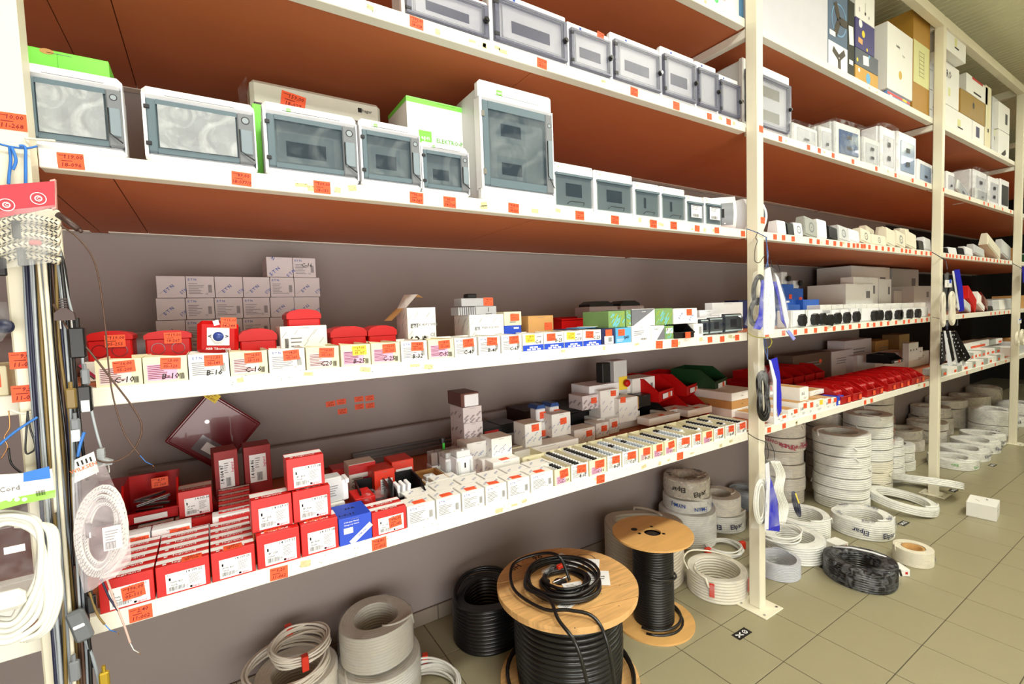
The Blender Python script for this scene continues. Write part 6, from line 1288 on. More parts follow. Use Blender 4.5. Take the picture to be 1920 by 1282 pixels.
# ------------------------------------------------------------------ wooden cable drums
def drum(name, label, x, y, R, H, rw, flange, m, layers=30, wr=.0075, bulge=0, holes=True, planks=False):
    t = thing(name, label, 'cable drum', (x, y, 0))
    for s, z in ((0, 0), (1, H-flange)):
        if planks and s:
            fl_ = None; nb = 6
            for k in range(nb):
                a, b = -R+2*R*k/nb+.0014, -R+2*R*(k+1)/nb-.0014; pts = []
                for j in range(9): yy = a+(b-a)*j/8; pts.append((math.sqrt(max(0, R*R-yy*yy)), yy))
                P = pts+[(-px, py) for px, py in pts[::-1]]
                q = MB(); q.prism(P, 'z', z+flange*.5, z+flange+random.uniform(0, .0012), PINE); q.xf(Matrix.Rotation(-.25, 4, 'Z'))
                for sx in (-.55, -.2, .2, .55): q.cyl((sx*R, (a+b)/2, z+flange), .0022, .002, DARKG, n=6)
                q.build('plank', t)
            q = MB(); q.lathe([(.0, z), (R*.995, z), (R*.995, z+flange*.5), (0, z+flange*.5)], PINE, 56, smooth=False); q.build('flange', t)
        else:
            q = MB(); q.lathe([(rw*.42 if holes and s else .0, z), (R, z), (R, z+flange), (rw*.42 if holes and s else .0, z+flange)], m, 56, smooth=False, closed=bool(holes and s)); q.build('flange', t)
    P = []; n = layers; h0, h1 = flange, H-flange
    for i in range(n):
        zz = h0+(h1-h0)*(i+.5)/n; b = bulge*math.sin(PI*(i+.5)/n)
        for a in (-80, -45, 0, 45, 80): P.append((rw+b-wr+wr*math.cos(math.radians(a)), zz+(h1-h0)/n*.5*math.sin(math.radians(a))))
    q = MB(); q.lathe(P, CBLK, 56); q.build('cable_winding', t)
    return t
t = drum('cable_spool', 'slim plywood spool of black cable with round disc ends', 1.96, .225, .212, .493, .108, .010, PLY, 34, .0065)
q = MB(); zt = .4935
for px, py, rr_ in ((-.055, .078, .018), (.045, .045, .009), (-.07, .028, .009), (.03, -.052, .009)): q.disc((px, py, zt), rr_, BLACK, 'top', n=16)
q.build('flange_hole', t)
q = MB(); q.lathe([(.036, .0), (.036, .48), (.0, .48)], DARKG, 20); q.build('core_tube', t)
for k, (z0, z1, ph) in enumerate([(.30, .20, 0), (.012, .018, 1)]):
    q = MB(); r0 = (.118, .15)[k]; q.tube([(r0*math.cos(a), r0*math.sin(a), z0+(z1-z0)*i/24) for i, a in enumerate([3.6+j*.2 for j in range(25)])], .007, CBLK, 6); q.build('loose_turn', t)
q = MB(); q.tube([(.14*math.cos(a), .14*math.sin(a), .03+.0006*i) for i, a in enumerate([3.4+j*.14 for j in range(30)])], .007, CBLK, 6); q.build('loose_turn', t)
BX, BY, BR, BH = 1.303, .152, .317, .47
t = drum('cable_drum', 'big pine drum wound with thick black cable, planked top flange', BX, BY, BR, BH, .235, .028, PINE, 17, .012, .012, planks=True)
q = MB(); q.disc((-.02, .02, BH+.0018), .03, BLACK, 'top', n=18); q.ringf((.2, .1, BH+.0018), .048, .051, DARKG, 'top', n=24); q.build('flange_hole', t)
q = MB(); q.text('8H', (-.12, .24, BH+.002), .05, mat('brown_stencil', (70, 50, 36), .7), 'top', rot=.2); q.text('06', (.02, .255, BH+.002), .055, MATS['brown_stencil'], 'top', rot=-.1+PI); q.build('stencil', t)
for k, (px, py, rz) in enumerate([(-.08, .06, 0), (-.05, -.06, 1)]):
    q = MB(); q.cyl((px, py, BH+.001), .026, .004, STEEL, n=18); q.cyl((px, py, BH+.005), .010, .008, STEEL, n=6); q.build('bolt', t)
q = MB(); q.box(-.06, .02, .02, .03, BH, BH+.012, STEEL, .002); q.build('bracket', t)
for k, (px, py, w_, h_, rz) in enumerate([(.09, .14, .13, .15, .1), (.14, -.06, .10, .12, -.7), (-.09, -.13, .11, .05, .25), (.0, -.05, .09, .07, -.35), (.2, .05, .08, .07, .8)]):
    q = MB(); q.box(-w_/2, w_/2, -h_/2, h_/2, 0, .0008, LPAPER); q.lines((0, 0, .0008), w_*.7, h_*.6, 4, GINK, 'top', seed=k)
    if k == 1: q.text('Powoli', (0, .01, .0008), .02, GINK, 'top')
    o = q.build('paper_sheet', None, (BX+px, BY+py, BH+.002+.0004*k), (0, 0, rz)); tag(o, ['printed sheet under the cable loops at the back of the drum top', 'white sheet with printed word near the right rim of the drum top', 'white slip under the cable loops at the front of the drum top', 'small slip in the middle of the drum top', 'slip at the right of the drum top beside the routed ring'][k], 'paper', 'papers on the drum')
lp = thing('cable_loop', 'thick black cable looped on the drum top with ends hanging down its front', 'cable', (BX-.05, BY, BH)); 
for k, (r0, cx, cy, zz) in enumerate([(.165, .03, .0, .012), (.155, .035, .005, .026), (.168, .025, -.005, .032), (.098, .03, -.02, .012), (.09, .03, -.02, .027), (.10, .035, -.015, .034), (.105, .02, -.02, .016), (.16, .03, .0, .045)]):
    rr = random.Random(k); A = rr.uniform(0, 6)
    q = MB(); q.tube([(cx+(r0+.006*math.sin(2*a+A))*math.cos(a), cy+(r0+.006*math.sin(3*a+A))*math.sin(a), zz+.004*math.sin(a+A)) for a in [i*2*PI/48 for i in range(48)]], .0072, CBLK, 7, closed=True); q.build('loop', lp)
q = MB(); q.tube(smooth_path([(.06, -.01, .01), (.05, .05, .10), (.0, .14, .09), (-.12, .18, .06), (-.2, .05, .03), (-.17, -.12, .02), (-.10, -.2, .03), (-.04, -.28, .02), (-.03, -.345, -.06), (.0, -.36, -.3), (.02, -.37, -.46)], 8), .0072, CBLK, 7); q.build('hanging_end', lp)
q = MB(); q.tube(smooth_path([(-.10, .10, .04), (-.17, .0, .05), (-.14, -.12, .05), (-.17, -.22, .03), (-.16, -.32, -.03), (-.12, -.35, -.25), (-.06, -.36, -.46)], 8), .0075, CBLK, 7); q.build('hanging_end', lp)
q = MB(); q.box(-.03, .03, .06, .085, .03, .05, FILM2, .004); q.box(.05, .09, .055, .075, .03, .05, ORED, .003); q.build('tape', lp)
loose('black cable turn fallen around the foot of the big drum', BX, BY, .03, .30, 2, m=CBLK, hh=.02, wr=.008)
# ------------------------------------------------------------------ cords and bags hanging at the near left post
def hang(label, pts, r, m, y=-.10, name='hanging_cord', group=None, parts=(), cat='cable'):
    """cord through points read off the photo (u, v[, depth]) at its real distance in front of the post"""
    P = [on_y(p[0], p[1], p[2] if len(p) > 2 else y) for p in pts]
    t = thing(name, label, cat, P[0], 0, group); q = MB(); q.tube([p-P[0] for p in smooth_path(P, 8)], r, m, 8); q.build('sheath', t)
    if parts:
        e = P[-1]-P[0]; dr = (P[-1]-P[-2]).normalized(); sd = dr.orthogonal().normalized()
        for k, c in enumerate(parts):
            q = MB(); q.tube([e, e+dr*.02+sd*.004*(k-.5), e+dr*.035+sd*.010*(k-.5)*2], r*.45, c, 6); q.tube([e+dr*.035+sd*.010*(k-.5)*2, e+dr*.042+sd*.011*(k-.5)*2], r*.3, mat('copper', (206, 150, 100), .3, 1), 5); q.build('core_wire', t)
    return t
ex = [(48, 'navy', CNAVY), (58, 'pale grey', None), (66, 'black', CBLK), (76, 'grey', CGRY), (82, 'cream', IV), (90, 'olive', COLV), (96, 'brown', CBRN), (102, 'dark navy', CNAVY), (108, 'grey', CGRY), (113, 'black', CBLK)]
spec = [(f'{c} cord in the back layer of the bundle, {ORD[i]} from the left', [(u, 480), (u+12+i, 680), (u+30+i, 950), (u+50+i*.3, 1180), (u+58, 1290)], .0046, m or mat('pale_grey_cable', (176, 184, 190), .4)) for i, (u, c, m) in enumerate(ex)]+[('grey flat cord, leftmost of the bundle on the near left post', [(44, 470), (52, 640), (74, 900), (112, 1290)], .0036, CGRY),
        ('dark navy cord beside the leftmost grey one', [(56, 470), (62, 650), (86, 900), (124, 1290)], .003, CNAVY),
        ('pale grey cord, third in the hanging bundle', [(62, 480), (70, 660), (92, 920), (130, 1240)], .0032, mat('pale_grey_cable', (176, 184, 190), .4)),
        ('olive gold cord running the full height of the bundle', [(70, 480), (82, 700), (101, 950), (118, 1120), (124, 1290)], .0042, COLV),
        ('white cord between the olive and brown ones', [(72, 490), (86, 650), (98, 830), (104, 960)], .0034, IV),
        ('thick brown cord crossing the bundle diagonally', [(78, 480), (100, 580), (118, 760), (146, 850), (158, 1100)], .0038, CBRN),
        ('steel grey cord in the middle of the bundle', [(86, 470), (90, 660), (118, 900), (128, 1000), (150, 1120)], .0036, CGRY),
        ('thin black cord in the middle of the bundle', [(92, 450), (100, 640), (124, 830), (136, 1050), (150, 1180)], .0028, CBLK),
        ('second olive cord behind the brown socket', [(104, 470), (112, 650), (132, 800), (136, 930), (148, 1080)], .0036, COLV),
        ('grey-white cord right of the middle ending in a switch', [(110, 460), (124, 640), (134, 800), (140, 980), (150, 1145)], .003, MATS['pale_grey_cable']),
        ('thick black cord at the right side of the bundle', [(105, 450), (120, 500), (132, 600), (150, 800), (164, 900)], .0042, CBLK),
        ('light grey cord at the right edge holding the flat plug', [(112, 470), (128, 560), (150, 640), (158, 700), (176, 790), (190, 842)], .0034, MATS['pale_grey_cable']),
        ('navy cord dangling below the braided cord bag', [(150, 1060), (158, 1120), (166, 1190), (176, 1250)], .0034, CNAVY),
        ('brown cord dangling to the bottom of the photo', [(140, 1060), (150, 1160), (156, 1240), (160, 1300)], .0034, CBRN),
        ('grey cord leaving the inline switch downwards', [(160, 1200), (176, 1240), (190, 1300)], .0042, CGRY),
        ('grey cord hanging straight at the left of the inline switch', [(120, 960), (124, 1080), (132, 1200), (140, 1290)], .0036, CGRY),
        ('black cord hanging behind the inline switch', [(146, 900), (150, 1060), (158, 1200), (166, 1300)], .0055, CBLK)]
for i, (lab, pts, r, m) in enumerate(spec): hang(lab, pts, r*.8, m, y=-.085-.006*(i % 5))
hang('thin brown cord arcing right and crossing in front of the shelf boxes', [(110, 420, -.12), (150, 450, -.13), (180, 500, -.13), (196, 600, -.13), (205, 700, -.13), (216, 760, -.13), (235, 815, -.13), (262, 853, -.13)], .0017, CBRN, parts=(CBLU,))
hang('brown cord sweeping diagonally and curling back under the shelf', [(100, 570, -.12), (130, 620, -.13), (165, 655, -.13), (210, 712, -.13), (250, 765, -.13), (266, 800, -.13), (256, 835, -.13), (232, 858, -.13), (200, 867, -.13), (165, 855, -.13)], .002, CBRN)
hang('olive cord end with blue core pointing right at the lowest shelf', [(168, 1110), (182, 1150), (196, 1170)], .0022, COLV, parts=(CBLU,), y=-.13)
hang('pinkish cord end hanging in front of the lowest shelf edge', [(200, 1085), (216, 1130), (232, 1170), (244, 1205)], .0022, mat('pink_clear_cable', (214, 180, 170), .3), y=-.13, parts=(CWHT,))
hang('dark grey cord end beside the pinkish one', [(190, 1085), (205, 1120), (222, 1145)], .0022, CNAVY, y=-.13)
hang('bright blue cord stub by the braided cord header', [(158, 810), (150, 835), (146, 856)], .003, CBLU, y=-.14)
hang('blue cord coming in from the left photo edge', [(-6, 838), (30, 808), (70, 782)], .0025, CBLU, y=-.12)
def px_thing(name, label, cat, u, v, y): p = on_y(u, v, y); return thing(name, label, cat, p), p
t, p = px_thing('inline_switch', 'grey inline dimmer switch with white slider hanging low on the cords', 'switch', 150, 1172, -.13)
q = MB(); q.box(-.016, .016, -.008, .008, -.036, .036, mat('switch_grey', (104, 108, 112), .4), .005); q.xf(Matrix.Rotation(-.22, 4, 'Y')); q.build('housing', t)
q = MB(); q.box(-.010, .010, -.011, -.007, -.002, .006, WHITE, .002); q.xf(Matrix.Rotation(-.22, 4, 'Y')); q.build('slider', t)
t, p = px_thing('flat_plug', 'pale grey flat two-pin plug hanging above the braided cord bag', 'plug', 191, 866, -.12)
q = MB(); q.prism([(-.016, -.008), (.018, -.008), (.020, .0), (.006, .008), (.006, .03), (-.006, .03), (-.006, .008), (-.018, .0)], 'y', -.007, .007, mat('plug_grey', (170, 176, 180), .4)); q.build('housing', t)
for k in range(4): q = MB(); q.box(-.0065, .0065, -.0075, .0075, .012+k*.005, .0145+k*.005, MATS['plug_grey']); q.build('strain_ring', t)
for sx in (-.011, .011): q = MB(); q.cyl((sx, 0, -.026), .002, .018, STEEL, n=8); q.build('pin', t)
t, p = px_thing('brown_socket', 'brown lamp cord connector with ribbed neck in the hanging bundle', 'plug', 121, 590, -.13)
q = MB(); q.prism([(-.016, -.012), (.018, -.012), (.016, .004), (.006, .012), (-.006, .012), (-.015, .004)], 'y', -.008, .008, mat('umber_plastic', (70, 50, 46), .4)); q.build('housing', t)
for k in range(5): q = MB(); q.box(-.006, .006, -.006, .006, .012+k*.005, .0145+k*.005, MATS['umber_plastic']); q.build('strain_ring', t)
for sx in (-.008, .01): q = MB(); q.cyl((sx, 0, -.03), .0022, .018, STEEL, n=8); q.build('pin', t)
for lab, u, v, m, s in [('black plug in the upper part of the hanging bundle', 146, 640, BLACK, 1.5), ('black plug with white paper flag on its cord', 160, 745, BLACK, 1.3), ('olive plug with brass top in the hanging bundle', 134, 745, COLV, 1.0), ('grey plug right of the olive one', 160, 705, GREYP, .8), ('grey plug with white flag beside the brown cords', 142, 800, GREYP, .9), ('grey plug low in the bundle at the bottom of the photo', 140, 1255, GREYP, 1.0), ('black cord connector at the lower right of the bundle', 172, 1130, BLACK, .9), ('brass-yellow fitting at the bottom edge of the photo', 196, 1275, mat('brass', (190, 160, 50), .3, .6), 1.0)]:
    t, p = px_thing('cord_plug', lab, 'plug', u, v, -.125)
    q = MB(); q.box(-.009*s, .009*s, -.007*s, .007*s, -.024*s, .02*s, m, .003); q.build('housing', t); q = MB(); q.cyl((0, 0, .02*s), .004*s, .014*s, m, n=8); q.build('neck', t)
    if 'flag' in lab: q = MB(); q.box(-.006, .008, -.012, -.0115, -.03, -.005, LPAPER); q.build('paper_flag', t)
# blue tie and wire hooks round the post
hang('bright blue tie wire knotted around the near left post with two long ends', [(-8, 268), (20, 275), (48, 278), (70, 274)], .0022, CBLU, y=-.075, name='tie_wire')
hang('left hanging end of the blue tie wire', [(18, 276), (20, 300), (17, 330), (16, 345)], .0028, CBLU, y=-.08, name='tie_wire'); hang('right hanging end of the blue tie wire', [(36, 273), (47, 276), (48, 300), (48, 350)], .0028, CBLU, y=-.08, name='tie_wire'); hang('short middle loop of the blue tie wire', [(22, 276), (30, 300), (24, 318)], .0028, CBLU, y=-.085, name='tie_wire')
hang('cream cord stub lying across the rail at the near left post', [(46, 259), (80, 262), (104, 264)], .0025, IV, y=-.07, name='tie_wire')
hang('white and blue wire ring around the post above the white cord bag', [(18, 768), (40, 775), (58, 772), (72, 766)], .002, IV, y=-.08, name='tie_wire'); hang('black wire hook hanging from the ring on the near left post', [(52, 770), (50, 800), (48, 846), (58, 848), (66, 836), (56, 800), (52, 776)], .0018, CBLK, y=-.085, name='wire_hook')
hang('brown curly wire at the left edge beside the post', [(2, 860), (14, 838), (8, 820), (18, 800), (16, 770)], .0012, mat('copper', (206, 150, 100), .3, 1), y=-.06, name='tie_wire'); hang('black wire arriving at the white cord bag header', [(16, 840), (22, 870), (48, 892)], .002, CBLK, y=-.1, name='wire_hook')
# braided rope cords in the top bag
def px_poly(pts, y, thick, m, q=None):
    P = [on_y(u, v, y) for u, v in pts]; q = q or MB(); q.prism([(p.x, p.z) for p in P], 'y', y-thick, y, m); return q
t = thing('braided_cord_bag', 'clear bag of black and cream braided cord under a crimson header at the top left', 'bag', (0, 0, 0))
px_poly([(-60, 362), (0, 348), (103, 340), (104, 388), (60, 398), (-60, 420)], -.15, .004, mat('crimson_header', (192, 60, 74), .5)).build('header', t)
q = MB()
for u, v in ((72, 372), (12, 384)): p = on_y(u, v, -.155); q.ringf((p.x, -.1545, p.z), .011, .0125, LPAPER); q.ringf((p.x, -.1545, p.z), .004, .006, LPAPER); q.text('C', (p.x, -.1545, p.z), .008, LPAPER)
q.build('header_print', t)
q = px_poly([(96, 340), (106, 338), (108, 392), (100, 395)], -.14, .012, mat('header_edge', (226, 170, 160), .5)); q.build('header_edge', t)
ROPE = mat('cream_braid', (222, 214, 190), .6, var=.1, bump=.6, bscale=300)
def rope(pts, y, r, q, m=ROPE, flecks=True):
    P = smooth_path([on_y(u, v, y) for u, v in pts], 8); q.tube(P, r, m, 8)
    if flecks:
        for i in range(0, len(P)-1, 2):
            for a in (-.8, .0, .8):
                c = P[i]+Vector((0, -r*math.cos(a), r*math.sin(a)))*1.0; q.rect((c.x, c.y, c.z), r*.8, r*.28, INK, rot=.8 if (i+int(a*2)) % 2 else -.8, off=.0008)
q = MB()
for v0 in (414, 430, 446, 464, 482): rope([(-40, v0+22), (0, v0+8), (40, v0-4), (80, v0), (112, v0+8)], -.145-.008*((v0//16) % 2), .0084, q)
q.build('braided_cord', t)
q = MB()
for u, v, rz in ((30, 430, -.3), (40, 482, -.5), (4, 500, .3)): p = on_y(u, v, -.165); q.box(p.x-.006, p.x+.006, -.168, -.16, p.z-.018, p.z+.018, BLACK, .002)
p = on_y(66, 455, -.165); q.box(p.x-.009, p.x+.009, -.168, -.162, p.z-.005, p.z+.005, RED, .002); q.build('clasp', t)
rr = random.Random(4); q = MB(); vs = []; G = [[(-60, 400), (-20, 398), (30, 392), (70, 388), (102, 384)], [(-60, 430), (-20, 430), (30, 425), (80, 415), (122, 430)], [(-60, 470), (-20, 470), (40, 465), (90, 460), (116, 462)], [(-60, 510), (-20, 508), (30, 500), (80, 494), (120, 490)]]
vs = [on_y(u, v, -.172-rr.uniform(0, .012)) for row in G for u, v in row]; q.add(vs, [(r*5+c, r*5+c+1, (r+1)*5+c+1, (r+1)*5+c) for r in range(3) for c in range(4)], FILM2, True); q.build('plastic_bag', t)
# white extension cord bag lower left
t = thing('extension_cord_bag', 'clear bag with thick white extension cord, green and blue header reading Cord', 'bag', (0, 0, 0))
px_poly([(-40, 892), (50, 886), (98, 878), (104, 925), (-40, 952)], -.19, .003, PWHITE).build('header', t)
q = px_poly([(44, 886), (92, 874), (95, 896), (44, 903)], -.1935, .0006, mat('header_blue', (40, 120, 214), .5)); p = on_y(10, 918, -.195); q.text('n Cord', (p.x, -.194, p.z), .014, GINK)
px_poly([(-40, 952), (40, 930), (104, 918), (104, 932), (40, 945), (-40, 966)], -.1935, .0006, mat('header_green', (150, 206, 70), .5), q)
p = on_y(76, 924, -.195); q.bars((p.x, -.1942, p.z), .014, .010, INK)
for k, u in enumerate((18, 32, 46)): p = on_y(u, 936, -.195); q.disc((p.x, -.1945, p.z), .004, LPAPER)
q.build('header_print', t)
q = MB()
for k, (a, b, c) in enumerate([(0, 0, 0), (10, 6, 1), (20, 10, 2), (-12, -4, 1), (30, 16, 0)]):
    P = [(-30+a*.2, 990-a), (20+b, 975-a*.4), (70+b*.6-a*.2, 1000-b), (82-a*.4, 1080), (70-a, 1150-a*.6), (20, 1190-a), (-30, 1185-a)]
    q.tube(smooth_path([on_y(u, v, -.17-.005*c) for u, v in P], 8), .0058, mat('ext_white', (236, 236, 226), .35), 8)
for k in range(3): q.tube(smooth_path([on_y(u-6*k, v, -.165-.004*k) for u, v in [(40, 985), (100, 990), (108, 1060), (112, 1120), (90, 1180), (50, 1200)]], 8), .0055, MATS['ext_white'], 8)
q.build('cord', t)
p = on_y(22, 1125, -.19); q = MB(); q.box(p.x-.026, p.x+.02, -.2, -.175, p.z-.02, p.z+.02, MATS['ext_white'], .010); q.build('socket_block', t)
q = MB(); p1 = on_y(0, 1100, -.195); p2 = on_y(96, 1075, -.195); q.tube([p1, (p1+p2)/2, p2], .001, FILM2, 4); p = on_y(30, 1030, -.2); q.box(p.x-.018, p.x+.012, -.196, -.1955, p.z-.007, p.z+.007, LPAPER); q.build('paper_band', t)
vs = []; rr = random.Random(8); G = [[(-40, 945), (10, 940), (60, 930), (104, 922)], [(-40, 1030), (20, 1030), (80, 1025), (116, 1030)], [(-40, 1110), (20, 1110), (80, 1110), (122, 1115)], [(-40, 1205), (20, 1204), (80, 1188), (116, 1170)]]
vs = [on_y(u, v, -.205-rr.uniform(0, .012)) for row in G for u, v in row]; q = MB(); q.add(vs, [(r*4+c, r*4+c+1, (r+1)*4+c+1, (r+1)*4+c) for r in range(3) for c in range(3)], BAGF, True); q.build('plastic_bag', t)
# white textile cord bag
t = thing('textile_cord_bag', 'clear pinkish bag with oval hank of white textile cord before the red cartons', 'bag', (0, 0, 0))
q = MB()
TXT = mat('textile_white', (232, 230, 226), .6, bump=.5, bscale=400)
for k in range(5):
    n = 26; P = []
    for j in range(n): a = 2*PI*j/n; P.append(on_y(190+(48-5.2*k)*math.cos(a)-6*math.sin(a)+2*math.sin(3*a+k), 998+(84-7*k)*math.sin(a)+3*math.cos(2*a+k), -.15-.004*(k % 3)))
    q.tube(P, .0043, TXT, 7, closed=True)
    for j in range(n):
        for w_ in (0, .5):
            a_, b_ = P[j], P[(j+1) % n]; c = a_.lerp(b_, w_); q.rect((c.x, c.y-.0043, c.z), .0048, .0010, NAVY, rot=.9, off=.0006)
q.build('cord', t)
p = on_y(207, 1010, -.17); q = MB(); q.box(p.x-.012, p.x+.02, -.172, -.1715, p.z-.024, p.z+.028, LPAPER); q.lines((p.x+.004, -.172, p.z+.006), .024, .03, 5, GINK); q.bars((p.x, -.172, p.z-.014), .018, .014, INK); q.xf(Matrix.Identity(4)); q.build('paper_label', t)
px_poly([(140, 862), (176, 846), (186, 884), (140, 905)], -.165, .002, mat('header_white', (226, 224, 220), .5)).build('header', t)
q = MB(); p = on_y(150, 880, -.17); q.text('WILKSEN', (p.x+.006, -.1672, p.z+.002), .011, mat('burnt_orange_print', (206, 100, 40), .6), rot=.3); [q.rect((p.x-.003+.007*k, -.1672, p.z+.012+.002*k), .003, .010, INK, rot=.2) for k in range(4)]; q.build('header_print', t)
p = on_y(166, 1000, -.17); q = MB(); q.box(p.x-.006, p.x+.006, -.168, -.16, p.z-.012, p.z+.02, BLACK, .003); q.rect((p.x+.002, -.168, p.z-.005), .003, .012, LPAPER); q.build('plug', t)
G = [[(134, 895), (160, 885), (185, 875), (196, 868)], [(136, 940), (165, 930), (205, 920), (226, 938)], [(140, 1010), (170, 1010), (215, 1000), (244, 1010)], [(148, 1075), (175, 1085), (215, 1075), (246, 1050)], [(158, 1112), (175, 1105), (195, 1090), (215, 1082)]]
rr = random.Random(3); vs = [on_y(u, v, -.175-rr.uniform(0, .010)) for row in G for u, v in row]; q = MB(); q.add(vs, [(r*4+c, r*4+c+1, (r+1)*4+c+1, (r+1)*4+c) for r in range(4) for c in range(3)], film('pink_bag', (228, 214, 220), .2, .55, 9), True); q.build('plastic_bag', t)
# small clear bag with dark reel behind the top bag
t, p = px_thing('parts_bag', 'small clear bag with round dark part hanging left of the post', 'bag', 8, 612, -.10)
q = MB(); q.lathe([(0, -.012), (.012, -.012), (.016, 0), (.012, .012), (0, .012)], CNAVY, 18, axis='y'); q.build('round_part', t)
q = MB(); q.add([(-.03, -.02, .05), (.012, -.02, .05), (.018, -.024, 0), (.0, -.02, -.03), (-.04, -.02, -.03)], [(0, 1, 2, 3, 4)], BAGF); q.build('plastic_bag', t)
# goods of the bay left of the post
for lab, u0, u1, v, z, m in [('cream open box with orange label, left of the near left post', -40, 14, 696, Z2, CREAM), ('white box behind the extension cord bag', -60, 40, 1100, Z1, PWHITE)]:
    x1 = X_at(u1, .01, z+.03); t = carton('breaker_box', lab, x1-.1, x1, .01, .2, z, .066, m); price(t, .02, -.001, .035, '11,-', '05-0', .04, .03)
# ------------------------------------------------------------------ bags hanging on the other posts
def oval_hank(q, cu, cv, ru, rv, y, n, r, m, rot=0, fig8=False):
    for k in range(n):
        P = []
        for j in range(30):
            a = 2*PI*j/30; uu = (ru-1.6*k)*math.cos(a)*(.55+.45*abs(math.sin(a)) if fig8 else 1); vv = (rv-2.2*k)*math.sin(a)
            P.append(on_y(cu+uu*math.cos(rot)-vv*math.sin(rot), cv+uu*math.sin(rot)+vv*math.cos(rot), y-.004*(k % 3)))
        q.tube(P, r, m, 6, closed=True)
def bag(q, rows, y, m, seed=1, dep=.02):
    rr = random.Random(seed); nc = len(rows[0]); vs = [on_y(u, v, y-rr.uniform(0, dep)) for row in rows for u, v in row]
    q.add(vs, [(r*nc+c, r*nc+c+1, (r+1)*nc+c+1, (r+1)*nc+c) for r in range(len(rows)-1) for c in range(nc-1)], m, True)
def slab(q, pts, y, th, m): P = [on_y(u, v, y) for u, v in pts]; q.prism([(p.x, p.z) for p in P], 'y', y-th, y, m)
LONG = mat('bag_print_strip', (226, 228, 236), .4)
# upper cluster at the nearest post
t = thing('cord_bag', 'upper cluster of cord bags with black cord and blue stripes at the nearest post', 'bag', (0, 0, 0))
q = MB(); oval_hank(q, 1422, 543, 11, 28, -.13, 4, .005, CBLK, .1); oval_hank(q, 1418, 585, 13, 26, -.135, 4, .005, CBLK, .15); q.build('black_cord', t)
q = MB(); slab(q, [(1427, 525), (1432, 525), (1430, 610), (1424, 618), (1412, 616), (1422, 590)], -.15, .004, BLUE2); slab(q, [(1449, 528), (1456, 528), (1466, 560), (1474, 600), (1473, 614), (1464, 600), (1458, 560)], -.15, .004, BLUE2); q.build('blue_stripe', t)
q = MB(); slab(q, [(1433, 506), (1442, 501), (1449, 540), (1452, 590), (1449, 626), (1430, 628), (1431, 560)], -.155, .006, LONG); slab(q, [(1452, 512), (1458, 520), (1470, 560), (1478, 600), (1476, 618), (1470, 600), (1461, 550)], -.155, .004, LONG); rr = random.Random(2)
for k in range(16): p = on_y(1434+rr.uniform(0, 5), 520+6.3*k, -.162); q.rect((p.x, -.161, p.z), .004, .002, INK)
for k in range(10): p = on_y(1440+rr.uniform(0, 14), 530+8*k, -.162); q.rect((p.x, -.161, p.z), .02, .0015, GINK, rot=PI/2)
q.build('printed_strip', t)
q = MB(); bag(q, [[(1412, 512), (1430, 502), (1446, 500), (1456, 508)], [(1410, 545), (1428, 540), (1450, 535), (1468, 540)], [(1402, 590), (1425, 585), (1455, 580), (1480, 585)], [(1396, 608), (1420, 618), (1455, 622), (1484, 615)], [(1414, 620), (1430, 632), (1460, 636), (1476, 622)]], -.165, FILM2, 3, .03); q.build('plastic_bag', t)
q = MB(); slab(q, [(1472, 620), (1478, 618), (1490, 634), (1486, 638)], -.15, .006, mat('pale_violet', (150, 156, 230), .4)); q.build('blue_tip', t)
t = thing('cord_bag', 'middle cord bag with black flat cord hank and blue stripe at the nearest post', 'bag', (0, 0, 0))
q = MB(); oval_hank(q, 1431, 742, 16, 46, -.128, 7, .0062, CBLK, -.04, True); q.build('black_cord', t)
q = MB(); slab(q, [(1444, 674), (1456, 670), (1461, 700), (1464, 740), (1464, 770), (1458, 782), (1455, 760), (1455, 720), (1449, 690)], -.14, .004, BLUE2); q.build('blue_stripe', t)
q = MB(); slab(q, [(1441, 674), (1445, 676), (1455, 712), (1455, 782), (1450, 784), (1449, 714)], -.142, .003, LONG); p = on_y(1448, 737, -.15); q.rect((p.x, -.146, p.z), .025, .014, LPAPER); q.build('printed_strip', t)
q = MB(); p = on_y(1447, 728, -.15); q.box(p.x-.003, p.x+.003, -.15, -.144, p.z-.012, p.z+.012, RED, .001); q.build('red_clip', t)
q = MB(); bag(q, [[(1412, 678), (1430, 670), (1442, 672)], [(1416, 720), (1432, 716), (1452, 718)], [(1424, 760), (1438, 756), (1456, 760)], [(1430, 792), (1440, 790), (1462, 786)]], -.15, BAGF, 4, .015); q.build('plastic_bag', t)
t = thing('cord_bag', 'lowest cluster of cord bags with white cords and blue stripe at the nearest post', 'bag', (0, 0, 0))
q = MB(); oval_hank(q, 1427, 940, 14, 42, -.13, 6, .0045, MATS['ext_white'], .03); 
for k in range(6): q.tube(smooth_path([on_y(u+3*k, v, -.12-.006*(k % 3)) for u, v in [(1446, 865), (1456, 890), (1452, 920), (1462, 950), (1456, 980)]], 5), .005, MATS['ext_white'], 6)
q.build('white_cord', t)
q = MB(); slab(q, [(1443, 893), (1447, 905), (1456, 935), (1461, 990), (1460, 996), (1436, 993), (1440, 940)], -.15, .004, BLUE2); q.build('blue_stripe', t)
q = MB(); slab(q, [(1434, 870), (1441, 866), (1443, 900), (1440, 992), (1433, 992), (1436, 920)], -.152, .003, LONG); 
for v in (910, 950): p = on_y(1437, v, -.156); q.text('KABLE 5m', (p.x, -.1556, p.z), .010, BINK, rot=-PI/2)
q.build('printed_strip', t)
q = MB(); oval_hank(q, 1493, 945, 5, 24, -.11, 3, .005, CNAVY, -.25); slab(q, [(1490, 925), (1492, 924), (1499, 943), (1497, 944)], -.12, .002, YELLOW); q.build('dark_cord', t)
